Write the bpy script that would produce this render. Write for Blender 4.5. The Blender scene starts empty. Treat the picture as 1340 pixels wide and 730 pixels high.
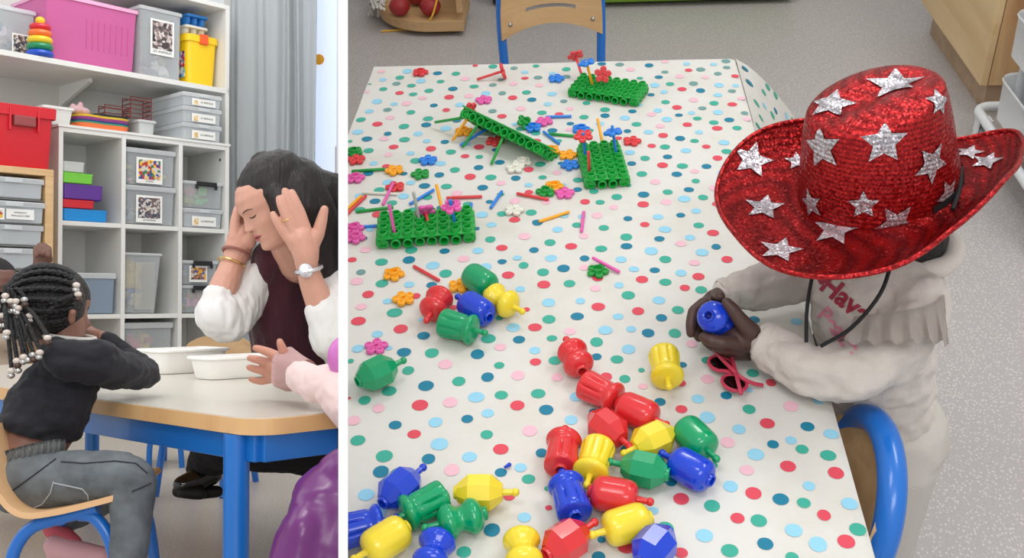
import bpy, bmesh, math, random
from mathutils import Vector as V, Matrix as M, noise
from mathutils.bvhtree import BVHTree

random.seed(7)
PI = math.pi
scene = bpy.context.scene
COL = scene.collection

# ------------------------------------------------------------------ camera
F = 1400.0
CAM_H = 1.44
AX = ((0.9974045, 0.00752239, 0.0716078), (0.05404908, 0.57884822, -0.81364208), (-0.04757058, 0.81540061, 0.57693924))
CAMM = M.Translation((0, 0, CAM_H)) @ M(AX).to_4x4()
cam_data = bpy.data.cameras.new('camera')
cam_data.sensor_fit = 'HORIZONTAL'
cam_data.sensor_width = 36.0
cam_data.lens = 36.0 * F / 1340.0
cam_data.clip_start = 0.05
cam_data.clip_end = 60
cam = bpy.data.objects.new('camera', cam_data)
cam.matrix_world = CAMM
COL.objects.link(cam)
scene.camera = cam

# the second classroom (left of the dividing wall) has its own level, pitched against the first
PITCH = math.atan(30 / F)
ca, sa = math.cos(PITCH), math.sin(PITCH)
ML = CAMM @ M(((1, 0, 0, 0), (0, -sa, ca, 0), (0, -ca, -sa, 0), (0, 0, 0, 1)))

# ------------------------------------------------------------------ light
world = bpy.data.worlds.new('world')
scene.world = world
world.use_nodes = True
bg = world.node_tree.nodes['Background']
bg.inputs[0].default_value = (0.93, 0.96, 1.0, 1)
bg.inputs[1].default_value = 0.80

def area_light(name, mat, size, power, color, sy=None):
    d = bpy.data.lights.new(name, 'AREA')
    d.shape = 'RECTANGLE'
    d.size = size
    d.size_y = sy or size
    d.energy = power
    d.color = color
    o = bpy.data.objects.new(name, d)
    o.matrix_world = mat
    COL.objects.link(o)
    return o

def aim(p, t):
    z = (V(p) - V(t)).normalized()
    return M.Translation(p) @ z.to_track_quat('Z', 'Y').to_matrix().to_4x4()

# ceiling lamps of the first classroom, then of the second one, with added fill lights
area_light('ceiling_and_fill_light', aim((-0.35, 2.6, 3.0), (0.0, 1.5, 0.5)), 1.5, 26, (1, 0.98, 0.95), 0.35)
area_light('ceiling_and_fill_light', aim((1.5, 1.6, 3.0), (0.3, 1.2, 0.5)), 1.2, 20, (1, 0.98, 0.95), 0.5)
area_light('ceiling_and_fill_light', aim((0.5, -1.2, 2.9), (0.1, 1.0, 0.5)), 1.5, 26, (1, 0.98, 0.95), 0.8)  # added fill behind the camera, brightens the wall end and camera-facing fronts
area_light('ceiling_and_fill_light', ML @ aim((-1.2, 1.6, 1.9), (-0.9, 3.0, -0.3)), 1.2, 13, (1, 0.98, 0.95), 1.2)
area_light('ceiling_and_fill_light', ML @ aim((-1.35, 4.2, 2.3), (-1.3, 5.2, 0.2)), 1.0, 13, (1, 0.98, 0.95), 1.0)  # added fill, lifts the curtain and the back of the room
area_light('ceiling_and_fill_light', ML @ aim((-0.7, -0.7, 1.5), (-0.7, 2.6, -0.1)), 1.0, 14, (1, 0.98, 0.95), 0.6)  # added fill from behind the camera for trays, woman and shelf fronts
area_light('window_light', ML @ aim((-2.6, 2.2, 1.0), (-0.6, 3.4, 0.0)), 1.0, 7, (0.93, 0.97, 1.0), 1.4)

scene.view_settings.view_transform = 'Standard'
scene.view_settings.look = 'None'
scene.view_settings.gamma = 1
scene.view_settings.exposure = 0.0
scene.view_settings.use_curve_mapping = False

# ------------------------------------------------------------------ pixels -> points
def ray(px, py):
    return (CAMM.to_3x3() @ V(((px - 670) / F, (365 - py) / F, -1)))
C0 = V((0, 0, CAM_H))
TZ = 0.52                                   # height of the near table top
def RZ(px, py, z=TZ):
    d = ray(px, py)
    return C0 + d * ((z - CAM_H) / d.z)
def RD(px, py, d):
    return C0 + ray(px, py) * d
def RY(px, py, y):
    d = ray(px, py)
    return C0 + d * (y / d.y)
def RX(px, py, x):
    d = ray(px, py)
    return C0 + d * (x / d.x)
def lray(px, py):
    return V(((px - 670) / F, ca - (365 - py) / F * sa, sa + (365 - py) / F * ca))
def LP(px, py, D):
    d = lray(px, py)
    return d * (D / d.y)
def LZ(px, py, z):
    d = lray(px, py)
    return d * (z / d.z)

# ------------------------------------------------------------------ materials
def lin(c):
    return tuple(((v / 255) / 12.92 if v / 255 <= 0.04045 else ((v / 255 + 0.055) / 1.055) ** 2.4) for v in c)
MATS = {}
def mat(name, rgb, rough=0.5, metal=0.0, spec=0.5, var=0.0, vscale=8.0, bump=0.0, bscale=60.0, sss=0.0, coat=0.0, stretch=None, alpha=1.0, sheen=0.0):
    if name in MATS:
        return MATS[name]
    m = bpy.data.materials.new(name)
    m.use_nodes = True
    nt = m.node_tree
    b = nt.nodes['Principled BSDF']
    c = lin(rgb)
    b.inputs['Base Color'].default_value = (*c, 1)
    b.inputs['Roughness'].default_value = rough
    b.inputs['Metallic'].default_value = metal
    b.inputs['Specular IOR Level'].default_value = spec
    b.inputs['Coat Weight'].default_value = coat
    b.inputs['Sheen Weight'].default_value = sheen
    b.inputs['Alpha'].default_value = alpha
    if sss:
        b.inputs['Subsurface Weight'].default_value = sss
        b.inputs['Subsurface Radius'].default_value = (0.012, 0.005, 0.003)
        b.inputs['Subsurface Scale'].default_value = 1.0
    if var or bump:
        tc = nt.nodes.new('ShaderNodeTexCoord')
        mp = nt.nodes.new('ShaderNodeMapping')
        if stretch:
            mp.inputs['Scale'].default_value = stretch
        nt.links.new(tc.outputs['Object'], mp.inputs['Vector'])
    if var:
        n = nt.nodes.new('ShaderNodeTexNoise')
        n.inputs['Scale'].default_value = vscale
        n.inputs['Detail'].default_value = 5
        nt.links.new(mp.outputs['Vector'], n.inputs['Vector'])
        r = nt.nodes.new('ShaderNodeValToRGB')
        r.color_ramp.elements[0].position = 0.3
        r.color_ramp.elements[1].position = 0.7
        r.color_ramp.elements[0].color = (*[v * (1 - var) for v in c], 1)
        r.color_ramp.elements[1].color = (*[min(1, v * (1 + var)) for v in c], 1)
        nt.links.new(n.outputs['Fac'], r.inputs['Fac'])
        nt.links.new(r.outputs['Color'], b.inputs['Base Color'])
    if bump:
        n2 = nt.nodes.new('ShaderNodeTexNoise')
        n2.inputs['Scale'].default_value = bscale
        n2.inputs['Detail'].default_value = 4
        nt.links.new(mp.outputs['Vector'], n2.inputs['Vector'])
        bp = nt.nodes.new('ShaderNodeBump')
        bp.inputs['Strength'].default_value = bump
        bp.inputs['Distance'].default_value = 0.01
        nt.links.new(n2.outputs['Fac'], bp.inputs['Height'])
        nt.links.new(bp.outputs['Normal'], b.inputs['Normal'])
    MATS[name] = m
    return m

def clear_mat(name, rgb, opac=0.45, rough=0.25):
    """frosted plastic: part of the light goes straight through, the rest scatters"""
    if name in MATS:
        return MATS[name]
    m = bpy.data.materials.new(name)
    m.use_nodes = True
    nt = m.node_tree
    b = nt.nodes['Principled BSDF']
    b.inputs['Base Color'].default_value = (*lin(rgb), 1)
    b.inputs['Roughness'].default_value = rough
    t = nt.nodes.new('ShaderNodeBsdfTransparent')
    t.inputs[0].default_value = (*[0.5 + 0.5 * v for v in lin(rgb)], 1)
    mx = nt.nodes.new('ShaderNodeMixShader')
    lw = nt.nodes.new('ShaderNodeLayerWeight')
    lw.inputs['Blend'].default_value = 0.35
    mr = nt.nodes.new('ShaderNodeMapRange')
    mr.inputs['To Min'].default_value = opac
    mr.inputs['To Max'].default_value = min(1, opac + 0.35)
    nt.links.new(lw.outputs['Facing'], mr.inputs['Value'])
    nt.links.new(mr.outputs['Result'], mx.inputs['Fac'])
    nt.links.new(t.outputs[0], mx.inputs[1])
    nt.links.new(b.outputs[0], mx.inputs[2])
    nt.links.new(mx.outputs[0], nt.nodes['Material Output'].inputs['Surface'])
    MATS[name] = m
    return m

def wood_mat(name, rgb, rgb2, scale=(3, 30, 30), rough=0.45):
    if name in MATS:
        return MATS[name]
    m = bpy.data.materials.new(name)
    m.use_nodes = True
    nt = m.node_tree
    b = nt.nodes['Principled BSDF']
    b.inputs['Roughness'].default_value = rough
    tc = nt.nodes.new('ShaderNodeTexCoord')
    mp = nt.nodes.new('ShaderNodeMapping')
    mp.inputs['Scale'].default_value = scale
    n = nt.nodes.new('ShaderNodeTexNoise')
    n.inputs['Scale'].default_value = 1.0
    n.inputs['Detail'].default_value = 6
    n.inputs['Distortion'].default_value = 0.6
    r = nt.nodes.new('ShaderNodeValToRGB')
    r.color_ramp.elements[0].position = 0.35
    r.color_ramp.elements[1].position = 0.65
    r.color_ramp.elements[0].color = (*lin(rgb2), 1)
    r.color_ramp.elements[1].color = (*lin(rgb), 1)
    nt.links.new(tc.outputs['Object'], mp.inputs['Vector'])
    nt.links.new(mp.outputs['Vector'], n.inputs['Vector'])
    nt.links.new(n.outputs['Fac'], r.inputs['Fac'])
    nt.links.new(r.outputs['Color'], b.inputs['Base Color'])
    MATS[name] = m
    return m

def picture_mat(name, cols, scale=60.0):
    """a printed photo of a heap of small toys: cells of a few colours"""
    if name in MATS:
        return MATS[name]
    m = bpy.data.materials.new(name)
    m.use_nodes = True
    nt = m.node_tree
    b = nt.nodes['Principled BSDF']
    b.inputs['Roughness'].default_value = 0.35
    tc = nt.nodes.new('ShaderNodeTexCoord')
    v = nt.nodes.new('ShaderNodeTexVoronoi')
    v.inputs['Scale'].default_value = scale
    nt.links.new(tc.outputs['Object'], v.inputs['Vector'])
    sx = nt.nodes.new('ShaderNodeSeparateColor')
    nt.links.new(v.outputs['Color'], sx.inputs[0])
    r = nt.nodes.new('ShaderNodeValToRGB')
    r.color_ramp.interpolation = 'CONSTANT'
    els = r.color_ramp.elements
    for k, c in enumerate(cols):
        e = els[k] if k < 2 else els.new(k / len(cols))
        e.position = k / len(cols)
        e.color = (*lin(c), 1)
    nt.links.new(sx.outputs[0], r.inputs['Fac'])
    nt.links.new(r.outputs['Color'], b.inputs['Base Color'])
    MATS[name] = m
    return m

# ------------------------------------------------------------------ mesh kit
class B:
    """collects shapes in one bmesh"""
    def __init__(s):
        s.bm = bmesh.new()
        s.mi = 0
    def _fin(s, verts):
        fs = set()
        for v in verts:
            for f in v.link_faces:
                fs.add(f)
        for f in fs:
            f.material_index = s.mi
    def box(s, c, size, rot=None, bev=0.0, seg=2):
        mm = M.Translation(c) @ (rot.to_4x4() if rot else M()) @ M.Diagonal((*size, 1))
        r = bmesh.ops.create_cube(s.bm, size=1, matrix=mm)
        vs = r['verts']
        if bev:
            es = {e for v in vs for e in v.link_edges}
            r2 = bmesh.ops.bevel(s.bm, geom=list(es), offset=bev, segments=seg, affect='EDGES', profile=0.5)
            vs = r2['verts']
        s._fin(vs)
        return s
    def ball(s, c, r, rot=None, seg=16):
        if not hasattr(r, '__len__'):
            r = (r, r, r)
        mm = M.Translation(c) @ (rot.to_4x4() if rot else M()) @ M.Diagonal((*r, 1))
        q = bmesh.ops.create_uvsphere(s.bm, u_segments=seg, v_segments=max(6, seg // 2 + 2), radius=1, matrix=mm)
        s._fin(q['verts'])
        return s
    def rings(s, rings, close_a=True, close_b=True, cyc=True):
        """rings: list of lists of points of equal length"""
        vv = [[s.bm.verts.new(p) for p in r] for r in rings]
        n = len(vv[0])
        for a, b in zip(vv, vv[1:]):
            for i in range(n if cyc else n - 1):
                j = (i + 1) % n
                try:
                    s.bm.faces.new((a[i], a[j], b[j], b[i])).material_index = s.mi
                except ValueError:
                    pass
        if close_a:
            s.bm.faces.new(list(reversed(vv[0]))).material_index = s.mi
        if close_b:
            s.bm.faces.new(vv[-1]).material_index = s.mi
        return vv
    def lathe(s, prof, mm=None, seg=24, ca_=True, cb_=True, fn=None):
        """prof: (radius, height) along local z; fn(angle, k) scales the radius"""
        mm = mm or M()
        rr = []
        for k, (r, z) in enumerate(prof):
            rr.append([mm @ V((r * (fn(2 * PI * i / seg, k) if fn else 1) * math.cos(2 * PI * i / seg), r * (fn(2 * PI * i / seg, k) if fn else 1) * math.sin(2 * PI * i / seg), z)) for i in range(seg)])
        s.rings(rr, ca_, cb_)
        return s
    def tube(s, pts, r, seg=10, cap=True):
        pts = [V(p) for p in pts]
        if not hasattr(r, '__len__'):
            r = [r] * len(pts)
        t0 = (pts[1] - pts[0]).normalized()
        up = V((0, 0, 1)) if abs(t0.z) < 0.9 else V((1, 0, 0))
        nrm = t0.cross(up).normalized()
        rr = []
        for i, p in enumerate(pts):
            if i == 0:
                t = t0
            elif i == len(pts) - 1:
                t = (pts[i] - pts[i - 1]).normalized()
            else:
                t = ((pts[i + 1] - pts[i]).normalized() + (pts[i] - pts[i - 1]).normalized())
                t = t.normalized() if t.length > 1e-6 else t0
            nrm = (nrm - t * nrm.dot(t))
            nrm = nrm.normalized() if nrm.length > 1e-6 else t.orthogonal().normalized()
            bn = t.cross(nrm)
            rr.append([p + (nrm * math.cos(2 * PI * k / seg) + bn * math.sin(2 * PI * k / seg)) * r[i] for k in range(seg)])
        s.rings(rr, cap, cap)
        return s
    def prism(s, outline, mm, depth, bev=0.0):
        """outline: 2-D points in local xy; extruded along local z by depth"""
        a = [mm @ V((x, y, 0)) for x, y in outline]
        b = [mm @ V((x, y, depth)) for x, y in outline]
        s.rings([a, b])
        return s
    def quad(s, a, b, c, d):
        f = s.bm.faces.new([s.bm.verts.new(p) for p in (a, b, c, d)])
        f.material_index = s.mi
        return s
    def mesh(s, name, mats, sharp=40, smooth=True, normals=True):
        if normals:
            bmesh.ops.recalc_face_normals(s.bm, faces=s.bm.faces)
        me = bpy.data.meshes.new(name)
        s.bm.to_mesh(me)
        s.bm.free()
        if smooth:
            me.shade_smooth()
            if sharp < 180:
                me.set_sharp_from_angle(angle=math.radians(sharp))
        for m in (mats if isinstance(mats, (list, tuple)) else [mats]):
            me.materials.append(m)
        return me

def smooth_path(pts, n=6):
    """Catmull-Rom through the points"""
    P = [V(p) for p in pts]
    P = [P[0] * 2 - P[1]] + P + [P[-1] * 2 - P[-2]]
    out = []
    for i in range(1, len(P) - 2):
        for k in range(n):
            t = k / n
            a, b, c, d = P[i - 1], P[i], P[i + 1], P[i + 2]
            out.append(0.5 * ((2 * b) + (c - a) * t + (2 * a - 5 * b + 4 * c - d) * t * t + (3 * b - a - 3 * c + d) * t ** 3))
    out.append(P[-2])
    return out

ROOM = 'R'
LEFT = []
def props(o, label=None, cat=None, group=None, kind=None):
    if label: o['label'] = label
    if cat: o['category'] = cat
    if group: o['group'] = group
    if kind: o['kind'] = kind
    return o
def note(o):
    if ROOM == 'L':
        LEFT.append(o)
    return o
def thing(name, label, cat, loc=(0, 0, 0), group=None):
    o = bpy.data.objects.new(name, None)
    o.empty_display_size = 0.02
    COL.objects.link(o)
    o.matrix_basis = M.Translation(loc)
    return note(props(o, label, cat, group))
def bmat(o):
    m = o.matrix_basis.copy()
    while o.parent:
        m = o.parent.matrix_basis @ o.matrix_parent_inverse @ m
        o = o.parent
    return m
def part(name, me, parent, label=None, kind=None):
    o = bpy.data.objects.new(name, me)
    COL.objects.link(o)
    o.parent = parent
    o.matrix_parent_inverse = bmat(parent).inverted()
    return props(o, label, None, None, kind)
def obj(name, me, label, cat, group=None, kind=None):
    """a thing (or a stretch of the setting) that is one mesh: origin moved to its base"""
    o = bpy.data.objects.new(name, me)
    COL.objects.link(o)
    if len(me.vertices):
        xs = [v.co for v in me.vertices]
        lo = V((min(c.x for c in xs), min(c.y for c in xs), min(c.z for c in xs)))
        hi = V((max(c.x for c in xs), max(c.y for c in xs), max(c.z for c in xs)))
        base = V(((lo.x + hi.x) / 2, (lo.y + hi.y) / 2, lo.z))
        me.transform(M.Translation(-base))
        o.matrix_basis = M.Translation(base)
    return note(props(o, label, cat, group, kind))
def struct(name, me):
    return obj(name, me, None, None, None, 'structure')
def dup(root, mm, label, group=None):
    r = root.copy()
    COL.objects.link(r)
    r.matrix_basis = mm
    if label: r['label'] = label
    if group: r['group'] = group
    def kids(a, b):
        for ch in list(a.children):
            if ch.name in skip: continue
            c = ch.copy()
            COL.objects.link(c)
            c.parent = b
            kids(ch, c)
    skip = set()
    kids(root, r)
    return note(r)

# one continuous surface from overlapping balls and tapered limbs
def cap(bm, p0, r0, p1, r1, seg=14):
    p0, p1 = V(p0), V(p1)
    d = p1 - p0
    for p, r in ((p0, r0), (p1, r1)):
        bmesh.ops.create_icosphere(bm, subdivisions=2, radius=r, matrix=M.Translation(p))
    if d.length > 1e-5:
        q = d.to_track_quat('Z', 'Y').to_matrix().to_4x4()
        bmesh.ops.create_cone(bm, cap_ends=True, segments=seg, radius1=r0, radius2=r1, depth=d.length, matrix=M.Translation((p0 + p1) / 2) @ q)
def chain(pts, conv=None):
    """pts: (x, y, z, r) or with conv (px, py, depth, r in px)"""
    out = []
    for a in pts:
        if conv:
            p = conv(a[0], a[1], a[2])
            out.append((p, a[3] * a[2] / F))
        else:
            out.append((V(a[:3]), a[3]))
    return [('c', a[0], a[1], b[0], b[1]) for a, b in zip(out, out[1:])]
def blob(name, prims, voxel, mat_, smooth=4, dec=None):
    bm = bmesh.new()
    for p in prims:
        if p[0] == 'c':
            cap(bm, *p[1:])
        elif p[0] == 'e':
            mm = M.Translation(p[1]) @ (p[3].to_4x4() if len(p) > 3 and p[3] else M()) @ M.Diagonal((*p[2], 1))
            bmesh.ops.create_icosphere(bm, subdivisions=3, radius=1, matrix=mm)
        elif p[0] == 'm':
            p[1](bm)
    me = bpy.data.meshes.new(name)
    bm.to_mesh(me)
    bm.free()
    o = bpy.data.objects.new('tmp', me)
    COL.objects.link(o)
    md = o.modifiers.new('r', 'REMESH')
    md.mode = 'VOXEL'
    md.voxel_size = voxel
    if smooth:
        ms = o.modifiers.new('s', 'SMOOTH')
        ms.iterations = smooth
        ms.factor = 0.5
    dg = bpy.context.evaluated_depsgraph_get()
    out = bpy.data.meshes.new_from_object(o.evaluated_get(dg))
    bpy.data.objects.remove(o)
    bpy.data.meshes.remove(me)
    out.name = name
    out.shade_smooth()
    out.materials.clear()
    out.materials.append(mat_)
    return out
def fold(me, amp, scale, seed=0, stretch=(1, 1, 1)):
    """cloth folds: moves the surface along its normals by noise"""
    me.update()
    ns = [v.normal.copy() for v in me.vertices]
    for v, n in zip(me.vertices, ns):
        q = V((v.co.x * stretch[0], v.co.y * stretch[1], v.co.z * stretch[2])) * scale + V((seed * 7.1, seed * 3.3, seed))
        a = noise.noise(q) + 0.5 * noise.noise(q * 2.1)
        v.co += n * (amp * a)
    me.update()
    return me
def bvh_of(me):
    return BVHTree.FromPolygons([v.co.copy() for v in me.vertices], [tuple(p.vertices) for p in me.polygons])
HEADP = [(0.0, 0.052, 0.020, 0.0), (0.004, 0.074, 0.034, 0.012), (0.014, 0.086, 0.046, 0.03), (0.030, 0.0875, 0.055, 0.045), (0.050, 0.088, 0.060, 0.055), (0.070, 0.089, 0.064, 0.064), (0.092, 0.089, 0.068, 0.078), (0.115, 0.088, 0.070, 0.088), (0.140, 0.093, 0.073, 0.096), (0.165, 0.090, 0.073, 0.099), (0.190, 0.075, 0.066, 0.090), (0.208, 0.054, 0.050, 0.068), (0.220, 0.028, 0.028, 0.036), (0.225, 0.006, 0.006, 0.008)]
def head_prim(o, fwd, up, sc=1.0, nose=1.0):
    """a head with brow, eye sockets, nose, lips and chin; o is under the chin line, on the axis of the neck"""
    fwd = fwd.normalized(); up = (up - fwd * up.dot(fwd)).normalized(); lf = up.cross(fwd)
    def itp(z, j):
        for a, c in zip(HEADP, HEADP[1:]):
            if a[0] <= z <= c[0]:
                t = (z - a[0]) / (c[0] - a[0]); t = t * t * (3 - 2 * t) * 0.5 + t * 0.5
                return a[j] + (c[j] - a[j]) * t
        return HEADP[-1][j]
    g = lambda v, s: math.exp(-(v / s) ** 2)
    def build(bm):
        rows = []
        nz, na = 64, 80
        for i in range(nz + 1):
            z = 0.225 * i / nz
            f_, w_, k_ = itp(z, 1), itp(z, 2), itp(z, 3)
            row = []
            for q in range(na):
                a = 2 * PI * q / na - PI
                d_ = f_ if abs(a) < PI / 2 else max(k_, 0.004)
                x, y = math.cos(a), math.sin(a)
                e = 2.25
                r = (abs(x / d_) ** e + abs(y / w_) ** e) ** (-1 / e)
                dg = math.degrees(a)
                n_ = 0
                for zz, am in ((0.122, 0.004), (0.112, 0.009), (0.102, 0.015), (0.093, 0.020), (0.086, 0.020)):
                    n_ = max(n_, am * g(z - zz, 0.0085))
                r += nose * n_ * g(dg, 6.5 + 2.5 * g(z - 0.086, 0.012))
                r += nose * 0.008 * g(z - 0.084, 0.006) * (g(dg - 9, 5) + g(dg + 9, 5))
                r -= 0.0075 * g(z - 0.117, 0.011) * (g(dg - 22, 10) + g(dg + 22, 10))
                r += 0.0045 * g(z - 0.117, 0.008) * (g(dg - 23, 7) + g(dg + 23, 7))
                r += 0.003 * g(z - 0.136, 0.008) * g(dg, 36)
                r += 0.004 * g(z - 0.088, 0.02) * (g(dg - 40, 16) + g(dg + 40, 16))
                r += 0.0045 * g(z - 0.0615, 0.0045) * g(dg, 14) + 0.0055 * g(z - 0.049, 0.0055) * g(dg, 13) - 0.004 * g(z - 0.0555, 0.0025) * g(dg, 17)
                r += 0.005 * g(z - 0.020, 0.012) * g(dg, 16) - 0.002 * g(z - 0.037, 0.006) * g(dg, 20)
                row.append(bm.verts.new(o + (fwd * r * x + lf * r * y + up * z) * sc))
            rows.append(row)
        for a_, b_ in zip(rows, rows[1:]):
            for q in range(na):
                bm.faces.new((a_[q], a_[(q + 1) % na], b_[(q + 1) % na], b_[q]))
        bm.faces.new(list(reversed(rows[0]))); bm.faces.new(rows[-1])
        bmesh.ops.recalc_face_normals(bm, faces=bm.faces)
    def pt(z, deg, out=0.0):
        return o + (fwd * math.cos(math.radians(deg)) * (0.088 + out) + lf * math.sin(math.radians(deg)) * (0.088 + out) + up * z) * sc
    return ('m', build), pt
def text_mesh(body, size, mm, mats, depth=0.0004, onto=None, dirv=None, off=0.0008, align='CENTER', bold=0.0):
    cu = bpy.data.curves.new('t', 'FONT')
    cu.body = body
    cu.size = size
    cu.align_x = align
    cu.align_y = 'CENTER'
    cu.extrude = 0 if onto else depth
    cu.offset = bold
    o = bpy.data.objects.new('t', cu)
    COL.objects.link(o)
    dg = bpy.context.evaluated_depsgraph_get()
    me = bpy.data.meshes.new_from_object(o.evaluated_get(dg))
    bpy.data.objects.remove(o)
    if onto:
        bm = bmesh.new()
        bm.from_mesh(me)
        bmesh.ops.triangulate(bm, faces=bm.faces)
        for _ in range(2):
            es = [e for e in bm.edges if e.calc_length() > size * 0.12]
            if es:
                bmesh.ops.subdivide_edges(bm, edges=es, cuts=1)
                bmesh.ops.triangulate(bm, faces=bm.faces)
        bm.to_mesh(me)
        bm.free()
    me.transform(mm)
    if onto:
        for v in me.vertices:
            h = onto.ray_cast(v.co - dirv * 0.5, dirv)
            if h[0]:
                v.co = h[0] - dirv * off
    me.materials.clear()
    me.materials.append(mats)
    return me
# ================================================================== FIRST CLASSROOM (right of the dividing wall)
ROOM = 'R'
# ------------------------------------------------------------------ dividing wall, seen end-on
pd = ray(449, 365)
pdn = pd.normalized()
upv = (ray(449, 0) - ray(449, 700)).normalized()
upv = (upv - pdn * upv.dot(pdn)).normalized()
sidev = pdn.cross(upv)
prot = M((sidev, pdn, upv)).transposed()
b = B()
L0, L1 = 1.06, 9.0
b.box(C0 + pdn * ((L0 + L1) / 2) - upv * 0.6, (12.2 / F * L0 * 0.985, L1 - L0, 7.0), prot)
wall_white = mat('wall_white', (250, 250, 250), 0.8)
struct('wall_dividing', b.mesh('wall', wall_white, smooth=False))

# ------------------------------------------------------------------ floor with white flecks, walls
def floor_mat():
    m = bpy.data.materials.new('speckled_lino')
    m.use_nodes = True
    nt = m.node_tree
    bs = nt.nodes['Principled BSDF']
    bs.inputs['Roughness'].default_value = 0.42
    tc = nt.nodes.new('ShaderNodeTexCoord')
    mp = nt.nodes.new('ShaderNodeMapping')
    mp.inputs['Scale'].default_value = (1.0, 0.75, 1)
    mp.inputs['Rotation'].default_value = (0, 0, 0.5)
    nt.links.new(tc.outputs['Object'], mp.inputs['Vector'])
    v = nt.nodes.new('ShaderNodeTexVoronoi')
    v.inputs['Scale'].default_value = 150
    v.inputs['Randomness'].default_value = 0.9
    nt.links.new(mp.outputs['Vector'], v.inputs['Vector'])
    r = nt.nodes.new('ShaderNodeValToRGB')
    r.color_ramp.elements[0].position = 0.26
    r.color_ramp.elements[0].color = (*lin((214, 206, 202)), 1)
    r.color_ramp.elements[1].position = 0.36
    r.color_ramp.elements[1].color = (*lin((188, 182, 180)), 1)
    nt.links.new(v.outputs['Distance'], r.inputs['Fac'])
    n = nt.nodes.new('ShaderNodeTexNoise')
    n.inputs['Scale'].default_value = 220
    nt.links.new(tc.outputs['Object'], n.inputs['Vector'])
    mx = nt.nodes.new('ShaderNodeMixRGB')
    mx.blend_type = 'MULTIPLY'
    mx.inputs['Fac'].default_value = 0.25
    nt.links.new(r.outputs['Color'], mx.inputs['Color1'])
    nt.links.new(n.outputs['Fac'], mx.inputs['Color2'])
    nt.links.new(mx.outputs['Color'], bs.inputs['Base Color'])
    return m
def wedge(px, y, z):
    """x on the dividing wall at depth y, height z"""
    d1 = ray(px, 0); d2 = ray(px, 900)
    n = d1.cross(d2)
    return -(n.y * y + n.z * (z - CAM_H)) / n.x
b = B()
pts = [V((wedge(449, -0.6, 0), -0.6, 0)), V((2.3, -0.6, 0)), V((2.3, 4.5, 0)), V((wedge(449, 4.5, 0), 4.5, 0))]
b.rings([[p - V((0, 0, 0.05)) for p in pts], pts])
struct('floor', b.mesh('floor', floor_mat(), smooth=False))
b = B()
wxl = wedge(449, 4.5, 0)
zt = 2.7
b.rings([[V((wxl, 4.5, 0)), V((2.3, 4.5, 0)), V((2.3, 4.5, zt)), V((wedge(449, 4.5, zt), 4.5, zt))], [V((wxl, 4.6, 0)), V((2.3, 4.6, 0)), V((2.3, 4.6, zt)), V((wedge(449, 4.5, zt), 4.6, zt))]])
struct('wall_back', b.mesh('wall', mat('wall_grey', (214, 214, 210), 0.8), smooth=False))
b = B()
b.box((2.35, 1.95, 1.35), (0.1, 5.1, 2.7))
struct('wall_right', b.mesh('wall', MATS['wall_grey'], smooth=False))

# ------------------------------------------------------------------ table under the cloth
XR, YF = 0.304, 2.072
def xl(y, z=TZ):
    return max(-0.447, wedge(453.4, y, z) + 0.0003)
YN = 0.50
wood = wood_mat('beech', (205, 170, 125), (190, 152, 106))
blue_paint = mat('blue_paint', (18, 108, 200), 0.28, coat=0.3)
tb = thing('table', 'low classroom table wholly hidden under the polka dot cloth, with blue legs', 'table', (-0.05, 1.3, 0))
b = B()
zt = TZ - 0.004
ol = [(xl(YN) + 0.004, YN), (XR - 0.004, YN), (XR - 0.004, YF - 0.004), (-0.443, YF - 0.004), (-0.443, 1.78)]
b.rings([[V((x, y, zt - 0.028)) for x, y in ol], [V((x, y, zt)) for x, y in ol]])
part('table_top', b.mesh('top', wood, smooth=False), tb)
for x, y in ((XR - 0.06, 0.56), (XR - 0.06, YF - 0.08), (-0.38, YF - 0.08)):
    b = B()
    b.tube([(x, y, 0), (x, y, zt - 0.028)], 0.02, 16)
    part('leg', b.mesh('leg', blue_paint), tb)

# ------------------------------------------------------------------ polka dot cloth
def zc(x, y):
    w = 0.0010 * noise.noise(V((x * 7, y * 16, 0.3))) + 0.0006 * noise.noise(V((x * 20, y * 45, 4)))
    for yy, s in ((1.155, 0.010), (1.36, 0.006), (1.47, 0.006)):
        d = (y - yy - 0.03 * math.sin(x * 6)) / s
        w += 0.0012 * math.exp(-d * d)
    return TZ + w
def drop(t_y, v):
    """right-hand overhang: v 0..1 down from the table edge at depth t_y"""
    k = max(0.0, (t_y - 1.25) / (YF - 1.25))
    fx = 0.0005 + 0.165 * k ** 1.1
    fy = 0.16 * k ** 5
    return V((XR + fx * v ** 0.8, t_y + fy * v, TZ - (0.06 + 0.155 * min(1, k * 2)) * v - 0.004 * (1 - k)))
DOTC = {'r': (217, 74, 90), 't': (60, 168, 146), 'd': (22, 122, 152), 'b': (146, 204, 228), 'p': (233, 184, 198), 'g': (110, 152, 148)}  # g: teal greyed by distance haze, painted into the dot colour
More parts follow.
